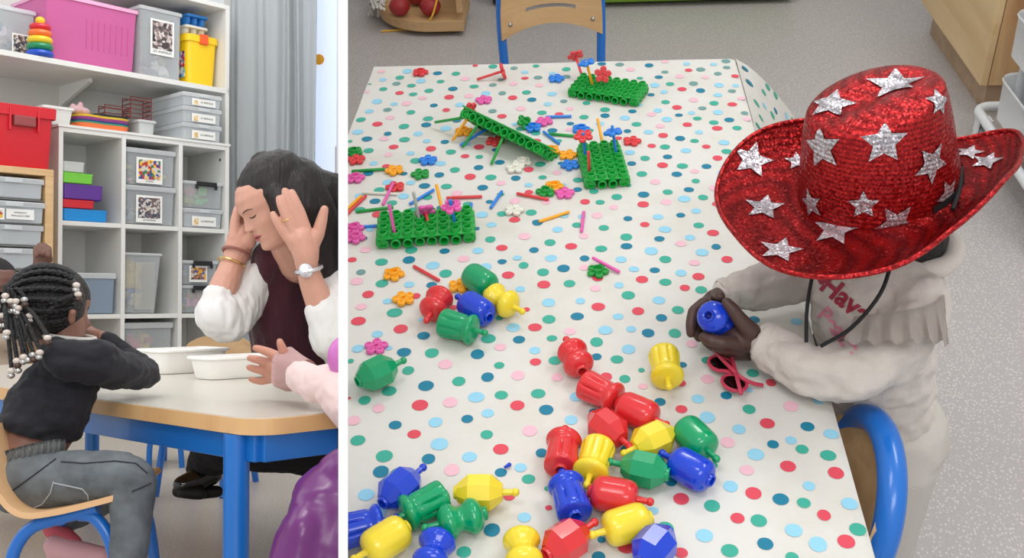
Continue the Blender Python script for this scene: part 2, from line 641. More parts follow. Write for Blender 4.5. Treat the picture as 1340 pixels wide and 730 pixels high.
def cloth_mat(name, rgb, stain=False):
    m = mat(name, rgb, 0.55, spec=0.35)
    nt = m.node_tree
    bs = nt.nodes['Principled BSDF']
    tc = nt.nodes.new('ShaderNodeTexCoord')
    w = nt.nodes.new('ShaderNodeTexNoise')
    w.inputs['Scale'].default_value = 900
    nt.links.new(tc.outputs['Object'], w.inputs['Vector'])
    w2 = nt.nodes.new('ShaderNodeTexNoise')
    w2.inputs['Scale'].default_value = 14
    w2.inputs['Detail'].default_value = 5
    nt.links.new(tc.outputs['Object'], w2.inputs['Vector'])
    ad = nt.nodes.new('ShaderNodeMath')
    ad.operation = 'MULTIPLY_ADD'
    ad.inputs[1].default_value = 0.15
    nt.links.new(w.outputs['Fac'], ad.inputs[0])
    nt.links.new(w2.outputs['Fac'], ad.inputs[2])
    bp = nt.nodes.new('ShaderNodeBump')
    bp.inputs['Strength'].default_value = 0.12
    bp.inputs['Distance'].default_value = 0.01
    nt.links.new(ad.outputs[0], bp.inputs['Height'])
    nt.links.new(bp.outputs['Normal'], bs.inputs['Normal'])
    if stain:
        s = nt.nodes.new('ShaderNodeTexNoise')
        s.inputs['Scale'].default_value = 5
        s.inputs['Detail'].default_value = 8
        s.inputs['Roughness'].default_value = 0.7
        nt.links.new(tc.outputs['Object'], s.inputs['Vector'])
        r = nt.nodes.new('ShaderNodeValToRGB')
        r.color_ramp.elements[0].position = 0.34
        r.color_ramp.elements[0].color = (*lin((208, 204, 194)), 1)
        r.color_ramp.elements[1].position = 0.55
        r.color_ramp.elements[1].color = (*lin(rgb), 1)
        nt.links.new(s.outputs['Fac'], r.inputs['Fac'])
        nt.links.new(r.outputs['Color'], bs.inputs['Base Color'])
    return m
cloth_mats = [cloth_mat('cloth_white', (216, 214, 208), True)] + [cloth_mat('dot_' + k, DOTC[k]) for k in 'rtdbpg']
b = B()
NY, NX = 150, 64
rows = []
for j in range(NY + 1):
    y = YN + (YF - YN) * j / NY
    x0 = xl(y)
    rows.append([V((x0 + (XR - x0) * i / NX, y, zc(x0 + (XR - x0) * i / NX, y) - (0.004 if i == NX else 0))) for i in range(NX + 1)])
vv = b.rings(rows, False, False, False)
# overhang on the right, round the far corner and along the far edge
side = []
for j in range(NY + 1):
    y = YN + (YF - YN) * j / NY
    side.append([drop(y, v / 10) for v in range(11)])
for k in range(1, 9):
    a = k / 8
    side.append([V((XR + (0.1655 * (1 - a) ** 1.5 + 0.02 * a) * (v / 10) ** 0.8 * (1 if k < 8 else 1) - (0.75) * max(0, (k - 1) / 7), YF + (0.16 * (1 - a) ** 1.5 + 0.02) * (v / 10), TZ - 0.003 - 0.215 * v / 10)) for v in range(11)])
sv = b.rings(side, False, False, False)
# printed dots: flat discs of the print, lying on the weave
DOTS = [
 (450, 75, 5.615, "275,105,60p 465,102,75b 688,118,68d 823,122,68t 965,62,72r 1095,67,70t 775,59,55g 411,148,70t 287,165,58b 566,173,78b 711,179,60t 889,159,72p 386,194,66g 496,208,68t 190,198,48t 290,236,64t 625,247,72t 801,233,74d 957,217,68t 1095,206,60g 409,263,66r 509,272,64t 170,257,40p 578,299,62p 773,293,78r 918,285,74p 1043,268,76b 243,325,84b 369,343,58b 461,339,78p 661,354,60d 850,350,70b 187,396,70b 320,385,66g 492,403,70t 752,388,60r 1092,398,66g 340,443,70p 125,459,76t 618,453,80t 247,492,80r 605,499,78d 442,510,82t 749,524,84b 102,550,84b 322,561,62d 545,563,72b 170,601,82d 294,598,74p 445,605,82t 608,615,64b 742,622,64d 45,619,60t 182,688,80t 366,660,74r 640,672,82r 328,718,66p 490,706,66b 786,695,78t 994,660,80r 1110,680,50d 890,725,64r 995,730,60t 905,640,55b 830,465,70d"),
 (640, 75, 5.615, "183,80,55g 345,65,52t 262,108,56b 263,155,56r 360,150,68g 85,167,50g 568,88,68t 467,118,56b 570,143,60g 828,50,64d 960,55,66g 1040,90,68p 867,115,54t 1108,155,50t 177,197,68p 368,208,64p 275,260,70t 97,266,62g 173,298,74r 462,271,74b 314,313,74d 549,325,58g 432,347,66b 233,381,74p 594,380,60p 716,338,62t 852,386,76t 1053,397,62d 28,397,62g 95,436,72r 388,410,72t 852,430,72d 697,441,72t 999,446,78b 515,420,64r 597,489,56d 1083,494,76t 815,490,70b 188,492,50b 102,505,44d 465,538,76d 343,557,74t 585,533,56p 1016,546,58d 740,540,60t 345,617,78r 512,615,52t 950,597,56r 1035,703,78b 232,525,72t 45,680,56d"),
 (830, 70, 5.615, "109,89,66d 224,62,64p 384,79,56b 582,82,54b 674,58,68g 297,42,60g 455,38,60g 225,137,54g 399,124,56r 488,119,70g 679,105,58g 334,169,70p 180,175,62d 522,176,60p 614,151,60g 740,169,60r 150,235,76b 263,226,64t 435,223,72g 622,235,76b 744,237,54b 218,283,60b 351,264,70r 487,274,72d 718,277,60g 615,306,66b 124,303,54d 437,343,76p 787,330,60p 230,358,66t 586,368,72t 720,376,72r 500,403,60g 314,396,74r 40,378,44b 172,418,68b 420,436,58b 615,433,76b 810,439,58g 328,452,58d 828,483,60p 240,485,84b 463,478,64t 698,487,76d 127,447,70p 20,522,74t 584,508,72t 390,524,74r 755,548,70t 609,551,78r 190,537,68p 105,580,72b 476,580,62b 212,604,76r 337,626,78d 443,643,64t 660,655,84b 843,637,62b 128,680,66r 226,688,78t 529,686,64r 820,700,44d 380,715,78b 679,720,78t"),
 (450, 200, 5.615, "326,18,66p 490,3,62b 530,60,88t 710,80,80b 888,30,66r 992,38,80t 219,77,64b 310,98,62r 180,152,80d 990,110,76d 816,128,80t 702,165,76d 928,177,88r 1080,180,86t 490,222,70b 325,220,88b 440,155,56d 593,244,84d 754,248,82t 1020,256,84d 260,277,84t 831,298,84p 440,322,86b 110,318,66b 614,328,76t 229,359,82d 355,372,76t 120,425,86t 508,422,80t 910,380,74t 245,457,84r 715,405,70d 1070,362,56d 1015,456,92b 1085,530,76b 978,557,42d 1076,637,82t 150,630,50d 192,565,60b 160,714,86p 740,725,76d 985,720,84b 495,715,96t"),
 (640, 200, 5.615, "78,70,76d 376,86,82t 292,124,76r 196,187,76d 500,146,68p 393,180,62t 88,222,72p 290,237,64b 654,201,76t 530,78,50d 545,237,50b 293,290,66r 650,271,68d 770,285,74t 190,355,82p 85,305,56t 420,360,72p 705,363,74r 816,367,68t 310,439,84t 95,450,74t 188,494,86r 550,465,76b 682,472,62b 356,517,84d 793,463,82p 645,533,74t 503,567,80b 843,552,78t 695,612,76p 260,615,92p 1008,620,92t 1010,688,90d 448,659,86t 94,697,86r 330,713,74d 603,686,90r 824,705,92t 1020,484,68d 915,402,68p 938,328,84t 1048,82,68d 1025,242,44t"),
 (800, 190, 5.615, "550,45,78b 248,99,76t 413,87,70d 848,56,76t 780,97,76r 376,149,84r 522,154,84t 699,158,74d 887,150,58t 224,215,80t 481,215,80d 612,194,66p 809,203,62b 323,271,78p 620,264,64t 826,250,62r 570,328,76d 754,314,80p 414,346,76t 237,366,86d 535,397,94b 674,386,76t 234,437,88r 403,420,86p 778,437,80r 624,484,72b 343,529,80b 510,515,68d 246,585,72r 395,620,94b 642,590,78t 747,645,88r 353,690,76d 578,681,80b 510,727,84p"),
 (450, 320, 5.615, "60,113,70r 276,129,96t 478,113,98d 125,204,74g 880,108,94p 655,157,106b 748,216,100t 1045,168,88b 95,272,96p 280,288,96t 480,296,80b 178,366,92r 645,300,80d 320,417,72b 530,378,72r 127,457,84p 373,500,116t 805,465,60r 107,562,110r 418,622,110r 246,660,86b 586,672,94d 1062,692,110t 565,553,44b 810,340,46b"),
 (640, 320, 5.615, "96,128,72d 208,99,72b 254,155,78t 455,102,94b 140,223,94r 397,205,94t 547,177,96d 702,106,74d 700,172,76p 970,112,86b 402,293,100r 591,288,90t 230,326,76b 797,250,80r 780,323,80p 1064,183,76b 955,300,74b 437,426,104b 671,416,76b 802,458,102r 1023,374,104t 275,478,54r 440,548,102t 648,527,98d 948,529,80b 1095,491,94r 178,608,106b 337,608,102r 75,540,60t 594,637,88p 855,631,110b 1044,624,80b 462,690,80t 220,699,94d 790,718,100t 10,693,80t"),
 (800, 310, 5.615, "293,106,100b 667,114,98b 770,76,70d 397,165,94t 610,190,84p 850,167,88r 319,246,76d 511,266,86b 640,293,94r 225,314,94r 397,334,90t 540,376,78r 660,392,92t 349,467,98b 489,537,94t 368,595,88d 270,710,98d 466,710,98t 1050,612,86d"),
 (450, 440, 5.615, "105,95,96b 330,92,60b 443,122,106d 647,126,108t 50,183,50t 473,252,94t 745,208,110p 982,135,106d 845,333,104t 1056,303,100d 604,365,118d 333,404,114t 40,457,30r 153,473,96t 973,448,122b 255,531,96p 560,508,122r 781,485,114p 72,621,106p 378,655,96d 674,634,108b 907,610,90d 1058,568,94b 517,722,100r 1050,725,96t"),
 (640, 440, 5.615, "83,83,88p 336,104,84b 341,189,86r 484,178,100t 75,217,80t 213,290,108p 790,152,80d 1025,97,108b 940,172,96t 500,303,86p 860,300,92r 998,314,86t 90,433,98t 361,420,108t 640,444,100b 208,510,112r 420,541,112d 603,615,102b 299,696,116p 770,558,80d 10,567,60b 1120,250,50t"),
 (830, 440, 4.865, "366,48,78p 463,153,72t 69,215,90t 305,182,60d 645,130,60d 754,238,84t 56,318,60p 298,300,66r 467,274,90p 870,300,70r 404,400,84b 585,380,74d 730,345,50b 164,419,76d 300,466,78r 465,516,104b 731,465,86t 997,446,98p 847,555,98r 667,592,88b 595,676,96p 883,690,76d 998,664,76b 1103,574,90d 1068,722,84t"),
 (450, 560, 4.293, "79,71,86t 394,41,76r 537,92,102b 228,160,98t 882,120,88r 208,247,94d 476,176,80d 706,164,84b 607,235,94p 882,250,70d 993,221,72b 1110,140,70d 25,262,56t 1037,286,76t 126,375,94b 25,460,50t 200,470,80b 930,385,66r 1014,503,76b 832,575,98d 675,698,84t 940,590,50t 1145,340,40t 1150,450,40r"),
 (900, 540, 3.843, "720,108,76b 342,211,86b 706,217,80t 504,272,80r 297,290,74p 745,305,84r 130,265,44t 215,373,78b 330,408,84r 609,371,64b 467,438,82d 122,470,82t 583,456,70t 814,458,84b 250,531,72r 357,543,84t 685,516,72r 84,618,88b 533,591,88b 855,587,86t 797,647,90r 390,659,82d 655,660,96b 211,693,88t 525,726,70t"),
 (640, 540, 3.84, "690,185,60d 320,485,64r 565,640,44d 690,675,92r 885,585,92t 965,705,70r 825,495,54b 550,725,70d 915,350,60d 965,435,82r 495,155,60r"),
]
seen = []
def disc(pts_fn, mi, n=18):
    ring = [b.bm.verts.new(pts_fn(math.cos(2 * PI * k / n), math.sin(2 * PI * k / n))) for k in range(n)]
    cv = b.bm.verts.new(pts_fn(0, 0))
    for k in range(n):
        b.bm.faces.new((cv, ring[k], ring[(k + 1) % n])).material_index = mi
for ox, oy, sc, s in DOTS:
    for w in s.split():
        x, y, wc = w.split(',')
        px, py, c, wd = ox + float(x) / sc, oy + float(y) / sc, wc[-1], float(wc[:-1]) / sc
        p = RZ(px, py)
        dep = (p - C0).dot(ray(670, 365).normalized())
        r = wd / 2 * dep / F * 0.97
        if any((p - q).length < 0.012 for q in seen):
            continue
        seen.append(p)
        if p.x - r < xl(p.y) or p.x + r > XR - 0.001 or p.y + r > YF or p.y - r < YN:
            r_ = min(p.x - xl(p.y) - 0.0015, XR - 0.001 - p.x, YF - p.y)
            if r_ < 0.002:
                continue
            r = min(r, max(r_, 0.003))
        e = 1 + random.uniform(-0.04, 0.04)
        disc(lambda a, c_, p=p, r=r, e=e: V((p.x + a * r * e, p.y + c_ * r / e, zc(p.x + a * r * e, p.y + c_ * r / e) + 0.0007)), 'rtdbpg'.index(c) + 1)
# the strip of table nearer than the picture, and spots under arms and toys: filled at the same pitch
tries = 0
while tries < 3000:
    tries += 1
    y = random.uniform(YN + 0.01, YF - 0.02)
    x = random.uniform(xl(y) + 0.012, XR - 0.012)
    q = V((x, y, TZ))
    if (y < 0.76 or (x > 0.16 and y < 1.75)) and all((q - s).length > 0.036 for s in seen):
        seen.append(q)
        r = random.uniform(0.0065, 0.0095)
        disc(lambda a, c_, p=q, r=r: V((p.x + a * r, p.y + c_ * r, zc(p.x + a * r, p.y + c_ * r) + 0.0007)), random.choice((1, 2, 3, 4, 5)))
sseen = []
tries = 0
while tries < 1500:
    tries += 1
    y, v = random.uniform(YN + 0.02, YF - 0.01), random.uniform(0.06, 0.94)
    c = drop(y, v)
    if all((c - s).length > 0.045 for s in sseen):
        sseen.append(c)
        n = (drop(y, v + 0.02) - c).cross(drop(y + 0.005, v) - c).normalized()
        if n.x < 0: n = -n
        r = random.uniform(0.008, 0.0105)
        disc(lambda a, c_, y=y, v=v, r=r, n=n: drop(y + a * r, v + c_ * r / 0.24) + n * 0.0007, random.choice((1, 2, 2, 3, 3, 4)))
cloth = obj('tablecloth', b.mesh('cloth', cloth_mats, sharp=60, normals=False), 'white tablecloth with coloured polka dots draped over the low table', 'tablecloth')
# ------------------------------------------------------------------ snap-together beads
PL = {
 'red': mat('plastic_red', (216, 46, 50), 0.22, spec=0.5, coat=0.25),
 'yellow': mat('plastic_yellow', (238, 212, 50), 0.24, spec=0.5, coat=0.25),
 'green': mat('plastic_green', (0, 152, 96), 0.2, spec=0.5, coat=0.25),
 'blue': mat('plastic_blue', (14, 62, 200), 0.2, spec=0.5, coat=0.25),
}
BR, BL = 0.0205, 0.052
def bead_meshes(shape):
    h = BL / 2
    b = B()
    fn = None
    if shape == 'barrel':
        pr = [(0.0055, -h), (0.0105, -h), (0.0145, -h + 0.0015), (0.018, -h + 0.0045), (0.0198, -h + 0.009), (0.0203, -h + 0.014), (0.0204, 0), (0.0203, h - 0.014), (0.0198, h - 0.009), (0.018, h - 0.0045), (0.0145, h - 0.0015), (0.009, h), (0.0, h)]
        fn = lambda a, k: 1 + (0.010 * math.cos(12 * a) if 4 < k < 9 else 0)
        seg = 48
    elif shape == 'faceted':
        pr = [(0.0055, -h), (0.0105, -h), (0.0220, -h + 0.0135), (0.0220, h - 0.0135), (0.0105, h), (0, h)]
        seg = 8
    elif shape == 'hourglass':
        pr = [(0.0055, -h), (0.0085, -h + 0.0003)]
        for k in range(1, 25):
            t = -h + 0.0003 + (BL - 0.0006) * k / 25
            r = 0.0170 + 0.0036 * math.cos(4 * PI * (t / BL) + PI) if abs(t) < h * 0.5 else 0.0206 * math.sqrt(max(0.02, 1 - ((abs(t) - h * 0.5) / (h * 0.52)) ** 2))
            pr.append((r, t))
        pr += [(0.006, h - 0.0003), (0, h)]
        fn = lambda a, k: 1 + (0.012 * math.cos(14 * a) if 6 < k < 20 else 0)
        seg = 56
    else:
        pr = [(0.0055, -h), (0.0165, -h), (0.0196, -h + 0.0015), (0.0202, -h + 0.004), (0.0198, -h + 0.009), (0.0190, -h + 0.016), (0.0184, -h + 0.023), (0.0182, -h + 0.030), (0.0182, -h + 0.035), (0.0172, -h + 0.0385), (0.0192, -h + 0.041), (0.0212, -h + 0.0435), (0.0215, h - 0.0055), (0.0205, h - 0.003), (0.017, h - 0.001), (0.011, h), (0, h)]
        def fn(a, k):
            if 3 <= k <= 8:
                w = (0, 0, 0, 0.3, 0.8, 1, 1, 0.7, 0.3)[k]
                return 1 + w * (0.03 - 0.20 * max(0.0, 1 - abs(math.sin(4 * a)) / 0.62) ** 1.3)
            return 1
        seg = 70
    b.lathe(pr, seg=seg, ca_=False, cb_=False, fn=fn)
    bmesh.ops.remove_doubles(b.bm, verts=b.bm.verts, dist=1e-5)
    body = b.mesh('body', [PL['red']], sharp=20 if shape == 'faceted' else 60)
    b = B()
    b.tube([(0, 0, h - 0.002), (0, 0, h + 0.004), (0, 0, h + 0.011), (0, 0, h + 0.0125)], [0.0048, 0.0038, 0.0036, 0.0036], 12)
    b.ball((0, 0, h + 0.0145), (0.005, 0.005, 0.0048), seg=14)
    peg = b.mesh('peg', [PL['red']])
    b = B()
    b.lathe([(0.0085, -h + 0.002), (0.0078, -h - 0.003), (0.007, -h - 0.0038), (0.0052, -h - 0.003), (0.0052, -h + 0.014)], seg=20, ca_=False)
    soc = b.mesh('socket', [PL['red']])
    return {'body': body, 'peg': peg, 'socket': soc}
BM_ = {}
def bead(color, shape, c, d, label, tilt=0.0, roll=0.0, zoff=0.0, group=None, mm=None):
    key = (color, shape)
    if key not in BM_:
        if shape not in BM_:
            BM_[shape] = bead_meshes(shape)
        BM_[key] = {}
        for k, me in BM_[shape].items():
            m2 = me.copy()
            m2.materials.clear()
            m2.materials.append(PL[color])
            BM_[key][k] = m2
    if mm is None:
        rest = {'barrel': 0.0205, 'faceted': 0.0207, 'hourglass': 0.0206, 'fluted': 0.0204}[shape]
        z = TZ + rest + 0.0012 + zoff
        p, q = RZ(c[0], c[1], z), RZ(c[0] + d[0], c[1] + d[1], z)
        ax = (q - p)
        ax.z = 0
        ax.normalize()
        ax = (ax + V((0, 0, tilt))).normalized()
        up = V((0, 0, 1))
        x = ax.cross(up).normalized()
        y = ax.cross(x)
        mm = M.Translation(p) @ M((x, y, ax)).transposed().to_4x4() @ M.Rotation(roll, 4, 'Z')
    t = thing('snap_bead', label, 'bead', (0, 0, 0), group or 'plastic snap beads')
    for k in ('body', 'peg', 'socket'):
        part(k, BM_[key][k], t)
    t.matrix_basis = mm
    return t
R8 = PI / 8
BEADS = [
 ('green', 'barrel', (628, 367), (28, 18), 'green barrel bead lying behind the yellow hourglass bead'),
 ('yellow', 'hourglass', (656, 393), (34, 18), 'yellow hourglass bead with its peg pointing right, beside a green barrel bead'),
 ('blue', 'barrel', (623, 404), (-26, -17), 'blue barrel bead with open socket between red hourglass and yellow hourglass beads'),
 ('red', 'hourglass', (571, 397), (-15, 26), 'red hourglass bead with its peg beside the blue barrel bead'),
 ('green', 'fluted', (600, 427), (32, 8), 'green fluted bead in front of the blue barrel bead, peg to the right'),
 ('green', 'faceted', (493, 488), (32, -15), 'green faceted bead lying alone beside the pink flower'),
 ('red', 'hourglass', (753, 468), (-14, -28), 'red hourglass bead showing its open socket, alone above the red cluster'),
 ('yellow', 'fluted', (871, 479), (4, 24), 'yellow fluted bead standing apart near the pink sunglasses'),
 ('red', 'fluted', (786, 513), (28, 14), 'red fluted bead joined end to end with a red barrel bead'),
 ('red', 'barrel', (834, 539), (32, 14), 'red barrel bead with small peg behind the yellow faceted bead'),
 ('red', 'faceted', (795, 560), (22, 18), 'red faceted bead at the top of the pile, peg toward viewer'),
 ('yellow', 'faceted', (854, 576), (-30, 14), 'yellow faceted bead between the red and green barrel beads'),
 ('green', 'barrel', (910, 573), (22, 22), 'green barrel bead at the right end of the pile'),
 ('red', 'fluted', (736, 592), (3, -26), 'red fluted bead at the left of the pile, open socket end facing out'),
 ('yellow', 'fluted', (778, 602), (-10, 32), 'yellow fluted bead squeezed between a red fluted and a green faceted bead'),
 ('green', 'faceted', (843, 614), (-36, -8), 'green faceted bead in the pile with peg pointing left'),
 ('blue', 'barrel', (904, 614), (-32, -18), 'blue barrel bead at the right of the pile, socket toward viewer'),
 ('blue', 'fluted', (746, 651), (-8, -26), 'blue fluted bead with its socket end facing the viewer'),
 ('red', 'barrel', (804, 648), (38, 7), 'red barrel bead lying across the front of the pile'),
 ('yellow', 'barrel', (820, 686), (-42, 13), 'yellow barrel bead in front of the red barrel bead'),
 ('red', 'faceted', (741, 708), (30, -20), 'red faceted bead at the bottom of the picture beside a yellow barrel'),
 ('blue', 'faceted', (856, 716), (-22, 26), 'blue faceted bead at the bottom of the picture, cut by the edge'),
 ('yellow', 'hourglass', (684, 720), (3, 24), 'yellow hourglass bead at the bottom of the picture'),
 ('blue', 'faceted', (523, 639), (28, -25), 'blue faceted bead at the back of the lower left cluster'),
 ('green', 'fluted', (555, 661), (-36, 17), 'green fluted bead leaning on the blue faceted bead'),
 ('yellow', 'faceted', (628, 644), (42, 0), 'yellow faceted bead with its peg to the right, lower left cluster'),
 ('green', 'hourglass', (603, 679), (-36, 9), 'green waisted bead in front of the yellow faceted bead'),
 ('blue', 'fluted', (472, 690), (34, -9), 'blue fluted bead cut off by the white dividing wall'),
 ('yellow', 'barrel', (505, 706), (-34, 21), 'yellow barrel bead at the lower left, beside a blue hourglass bead'),
 ('blue', 'hourglass', (568, 722), (-8, 24), 'blue hourglass bead at the lower left bottom edge'),
]
FLIP = {13, 6, 17}
for k, (c, s, p, d, lb) in enumerate(BEADS):
    t_ = bead(c, s, p, d, lb, roll=(R8 if s == 'faceted' else 0.3 * k))
    if 'cut off by the white' in lb:              # ends at the dividing wall
        inv = t_.matrix_basis.inverted()
        pc_, pn_ = inv @ (C0 + sidev * 0.0055), (inv.to_3x3() @ -sidev).normalized()
        for ch in list(t_.children):
            me = ch.data.copy()
            bm = bmesh.new(); bm.from_mesh(me)
            bmesh.ops.bisect_plane(bm, geom=bm.verts[:] + bm.edges[:] + bm.faces[:], plane_co=pc_, plane_no=pn_, clear_outer=True)
            n_left = len(bm.faces)
            bm.to_mesh(me); bm.free()
            ch.data = me
            if not n_left:
                bpy.data.objects.remove(ch)

# ------------------------------------------------------------------ flower pieces, sticks and peg boards
FC = {
 'red': mat('toy_red', (220, 62, 66), 0.35), 'pink': mat('toy_pink', (226, 96, 172), 0.35), 'blue': mat('toy_blue', (40, 130, 222), 0.35),
 'green': mat('toy_green', (20, 150, 58), 0.32), 'orange': mat('toy_orange', (246, 170, 28), 0.35), 'white': mat('toy_white', (226, 224, 212), 0.4),
 'grey': mat('toy_grey', (178, 184, 176), 0.4),
}
FR = 0.0165
def flower_meshes(cup):
    b = B()
    for k in range(5):
        a = 2 * PI * k / 5
        mm = M.Translation((0.0108 * math.cos(a), 0.0108 * math.sin(a), 0))
        b.lathe([(0.0048, 0.0), (0.0062, 0.001), (0.0063, 0.0045), (0.0055, 0.0058), (0.0042, 0.0062), (0.003, 0.0062), (0.0022, 0.0045)], mm, 14)
    b.lathe([(0.0075, 0.0006), (0.0085, 0.0015), (0.0085, 0.0042), (0.0075, 0.005), (0.0034, 0.005), (0.003, 0.002)], None, 18)
    pet = b.mesh('petals', [FC['red']], sharp=60)
    b = B()
    if cup:
        b.lathe([(0.0082, 0.004), (0.008, 0.0092), (0.0076, 0.0098), (0.0064, 0.0098), (0.006, 0.009), (0.0058, 0.0052)], None, 20, ca_=False)
    else:
        b.lathe([(0.0052, 0.0045), (0.005, 0.0060), (0.0045, 0.0064), (0.0034, 0.0064), (0.003, 0.0058), (0.003, 0.0025)], None, 16, ca_=False)
    hub = b.mesh('hub', [FC['red']], sharp=60)
    return pet, hub
FM = {}
def flower(color, p, label, cup=False, mm=None, rot=None, lift=0.0008, tilt=None):
    if (color, cup) not in FM:
        if cup not in FM:
            FM[cup] = flower_meshes(cup)
        out = []
        for me in FM[cup]:
            m2 = me.copy(); m2.materials.clear(); m2.materials.append(FC[color]); out.append(m2)
        FM[(color, cup)] = out
    t = thing('flower_piece', label, 'toy flower', (0, 0, 0), 'plastic flower building pieces')
    part('petals', FM[(color, cup)][0], t)
    part('hub', FM[(color, cup)][1], t)
    if mm is None:
        q = RZ(p[0], p[1], TZ + lift + 0.004)
        mm = M.Translation((q.x, q.y, TZ + lift)) @ (tilt or M()) @ M.Rotation(random.uniform(0, 6) if rot is None else rot, 4, 'Z')
    t.matrix_basis = mm
    return t
FLOWERS = [
 ('red', (550, 94), 1, 'red flower piece near the far left corner of the table'),
 ('blue', (728, 102), 0, 'blue flower piece lying left of the farthest green peg board'),
 ('pink', (633, 130), 0, 'pink flower piece behind the tilted green peg board'),
 ('green', (463, 198), 1, 'green flower piece at the left edge behind a red flower'),
 ('red', (466, 208), 0, 'red flower piece at the left edge in front of a green flower'),
 ('blue', (560, 209), 0, 'blue flower piece left of the tilted peg board, above a green one'),
 ('green', (550, 227), 0, 'green flower piece below a blue flower, left half of the cloth'),
 ('orange', (516, 222), 0, 'orange flower piece at the end of a green stick'),
 ('pink', (465, 232), 1, 'pink flower piece at the left edge beside a green stick'),
 ('red', (517, 244), 0, 'red flower piece under a pink stick'),
 ('pink', (463, 298), 1, 'pink flower piece at the left edge, behind its pink twin'),
 ('pink', (465, 310), 1, 'pink flower piece at the left edge, in front of its pink twin'),
 ('orange', (607, 171), 1, 'orange flower piece under the tilted peg board'),
 ('red', (647, 184), 0, 'red flower piece in the shade behind the tilted peg board'),
 ('blue', (697, 166), 1, 'blue flower piece in a group with a green and a pink one'),
 ('pink', (712, 158), 0, 'pink flower piece touching a blue stick, right of the tilted board'),
 ('blue', (760, 168), 1, 'blue flower piece behind the right-hand peg board'),
 ('orange', (721, 196), 1, 'orange flower piece at the low end of the tilted peg board'),
 ('orange', (743, 202), 0, 'orange flower piece against the left side of the right-hand board'),
 ('red', (827, 184), 0, 'red flower piece alone to the right of the right-hand peg board'),
 ('blue', (746, 215), 0, 'blue flower piece in front of an orange flower at the right-hand board'),
 ('white', (674, 219), 0, 'white flower piece in front of the tilted peg board'),
 ('white', (684, 211), 1, 'white flower piece tucked under the low end of the tilted board'),
 ('white', (673, 274), 0, 'white flower piece alone near the middle of the cloth'),
 ('orange', (725, 243), 1, 'orange flower piece behind a green and a pink flower'),
 ('green', (714, 250), 1, 'green flower piece beside a pink flower, mid cloth'),
 ('pink', (739, 252), 0, 'pink flower piece right of a green flower, mid cloth'),
 ('green', (782, 354), 1, 'green flower piece lying under a pink stick'),
 ('orange', (515, 358), 1, 'orange flower piece with raised hub, in front of the left peg board'),
 ('orange', (528, 390), 0, 'flat orange flower piece left of the red hourglass bead'),
 ('orange', (601, 373), 0, 'orange flower piece half hidden by the green barrel bead'),
 ('pink', (492, 453), 0, 'pink flower piece just behind the lone green faceted bead'),
]
for c, p, cup, lb in FLOWERS:
    flower(c, p, lb, bool(cup))
flower('green', (686, 159), 'green flower piece tilted on edge beside a blue flower', True, tilt=M.Rotation(0.55, 4, 'Y') @ M.Rotation(0.3, 4, 'X'), lift=0.006)

SR = 0.0027
def stick(color, a, b_, label, za=None, zb=None, name='stick'):
    za = TZ + SR + 0.0008 if za is None else za
    zb = TZ + SR + 0.0008 if zb is None else zb
    p, q = (a if isinstance(a, V) else RZ(a[0], a[1], za)), (b_ if isinstance(b_, V) else RZ(b_[0], b_[1], zb))
    d = (q - p).normalized()
    bb = B()
    bb.tube([p, p + d * 0.0006, p + d * 0.0015, q - d * 0.0015, q - d * 0.0006, q], [SR * 0.55, SR * 0.88, SR, SR, SR * 0.88, SR * 0.55], 10)
    o = obj('toy_stick', bb.mesh('stick', [FC[color]], sharp=70), label, 'toy stick', 'plastic toy sticks')
    return o
STICKS = [
 ('blue', (714, 153), (748, 152), 'blue stick beside the pink flower, right of the tilted board'),
 ('blue', (711, 172), (732, 188), 'blue stick lying diagonally in front of a green stick'),
 ('green', (718, 175), (752, 178), 'green stick running up to the right-hand peg board'),
 ('green', (460, 224), (504, 221), 'green stick lying left of an orange flower'),
 ('white', (474, 252), (520, 254), 'white stick lying at the left of the cloth'),
 ('orange', (450, 278), (473, 256), 'orange stick crossing the left edge beside a red stick'),
 ('red', (453, 281), (479, 256), 'red stick at the left edge next to an orange stick'),
 ('green', (466, 277), (515, 271), 'green stick lying behind the left peg board'),
 ('blue', (536, 267), (568, 248), 'blue stick lying behind the left peg board, diagonal'),
 ('red', (584, 259), (631, 257), 'red stick lying to the right of the upright orange stick'),
 ('blue', (642, 272), (657, 250), 'blue stick lying upright in the picture near the middle'),
 ('blue', (472, 297), (498, 295), 'blue stick at the left end of the left peg board'),
 ('blue', (617, 266), (615, 276), 'short blue stick end at the right rear of the left board'),
 ('red', (676, 253), (718, 261), 'red stick in front of the green flower, mid cloth'),
 ('orange', (705, 290), (745, 277), 'orange stick lying alone in the middle of the cloth'),
 ('pink', (761, 303), (764, 277), 'short pink stick right of the orange stick'),
 ('pink', (775, 337), (811, 356), 'pink stick lying across the green flower'),
 ('red', (541, 348), (575, 367), 'red stick between the orange flowers and the green barrel bead'),
 ('white', (618, 178), (650, 180), 'white stick in the shade under the tilted peg board'),
]
for c, a, b_, lb in STICKS:
    hi = TZ + SR + 0.0012
    if 'across the green' in lb:
        stick(c, a, b_, lb, TZ + 0.010, TZ + 0.004)
    else:
        stick(c, a, b_, lb)
stick('pink', (501, 268), (515, 239), 'pink stick resting on the red flower', TZ + 0.0035, TZ + 0.010)

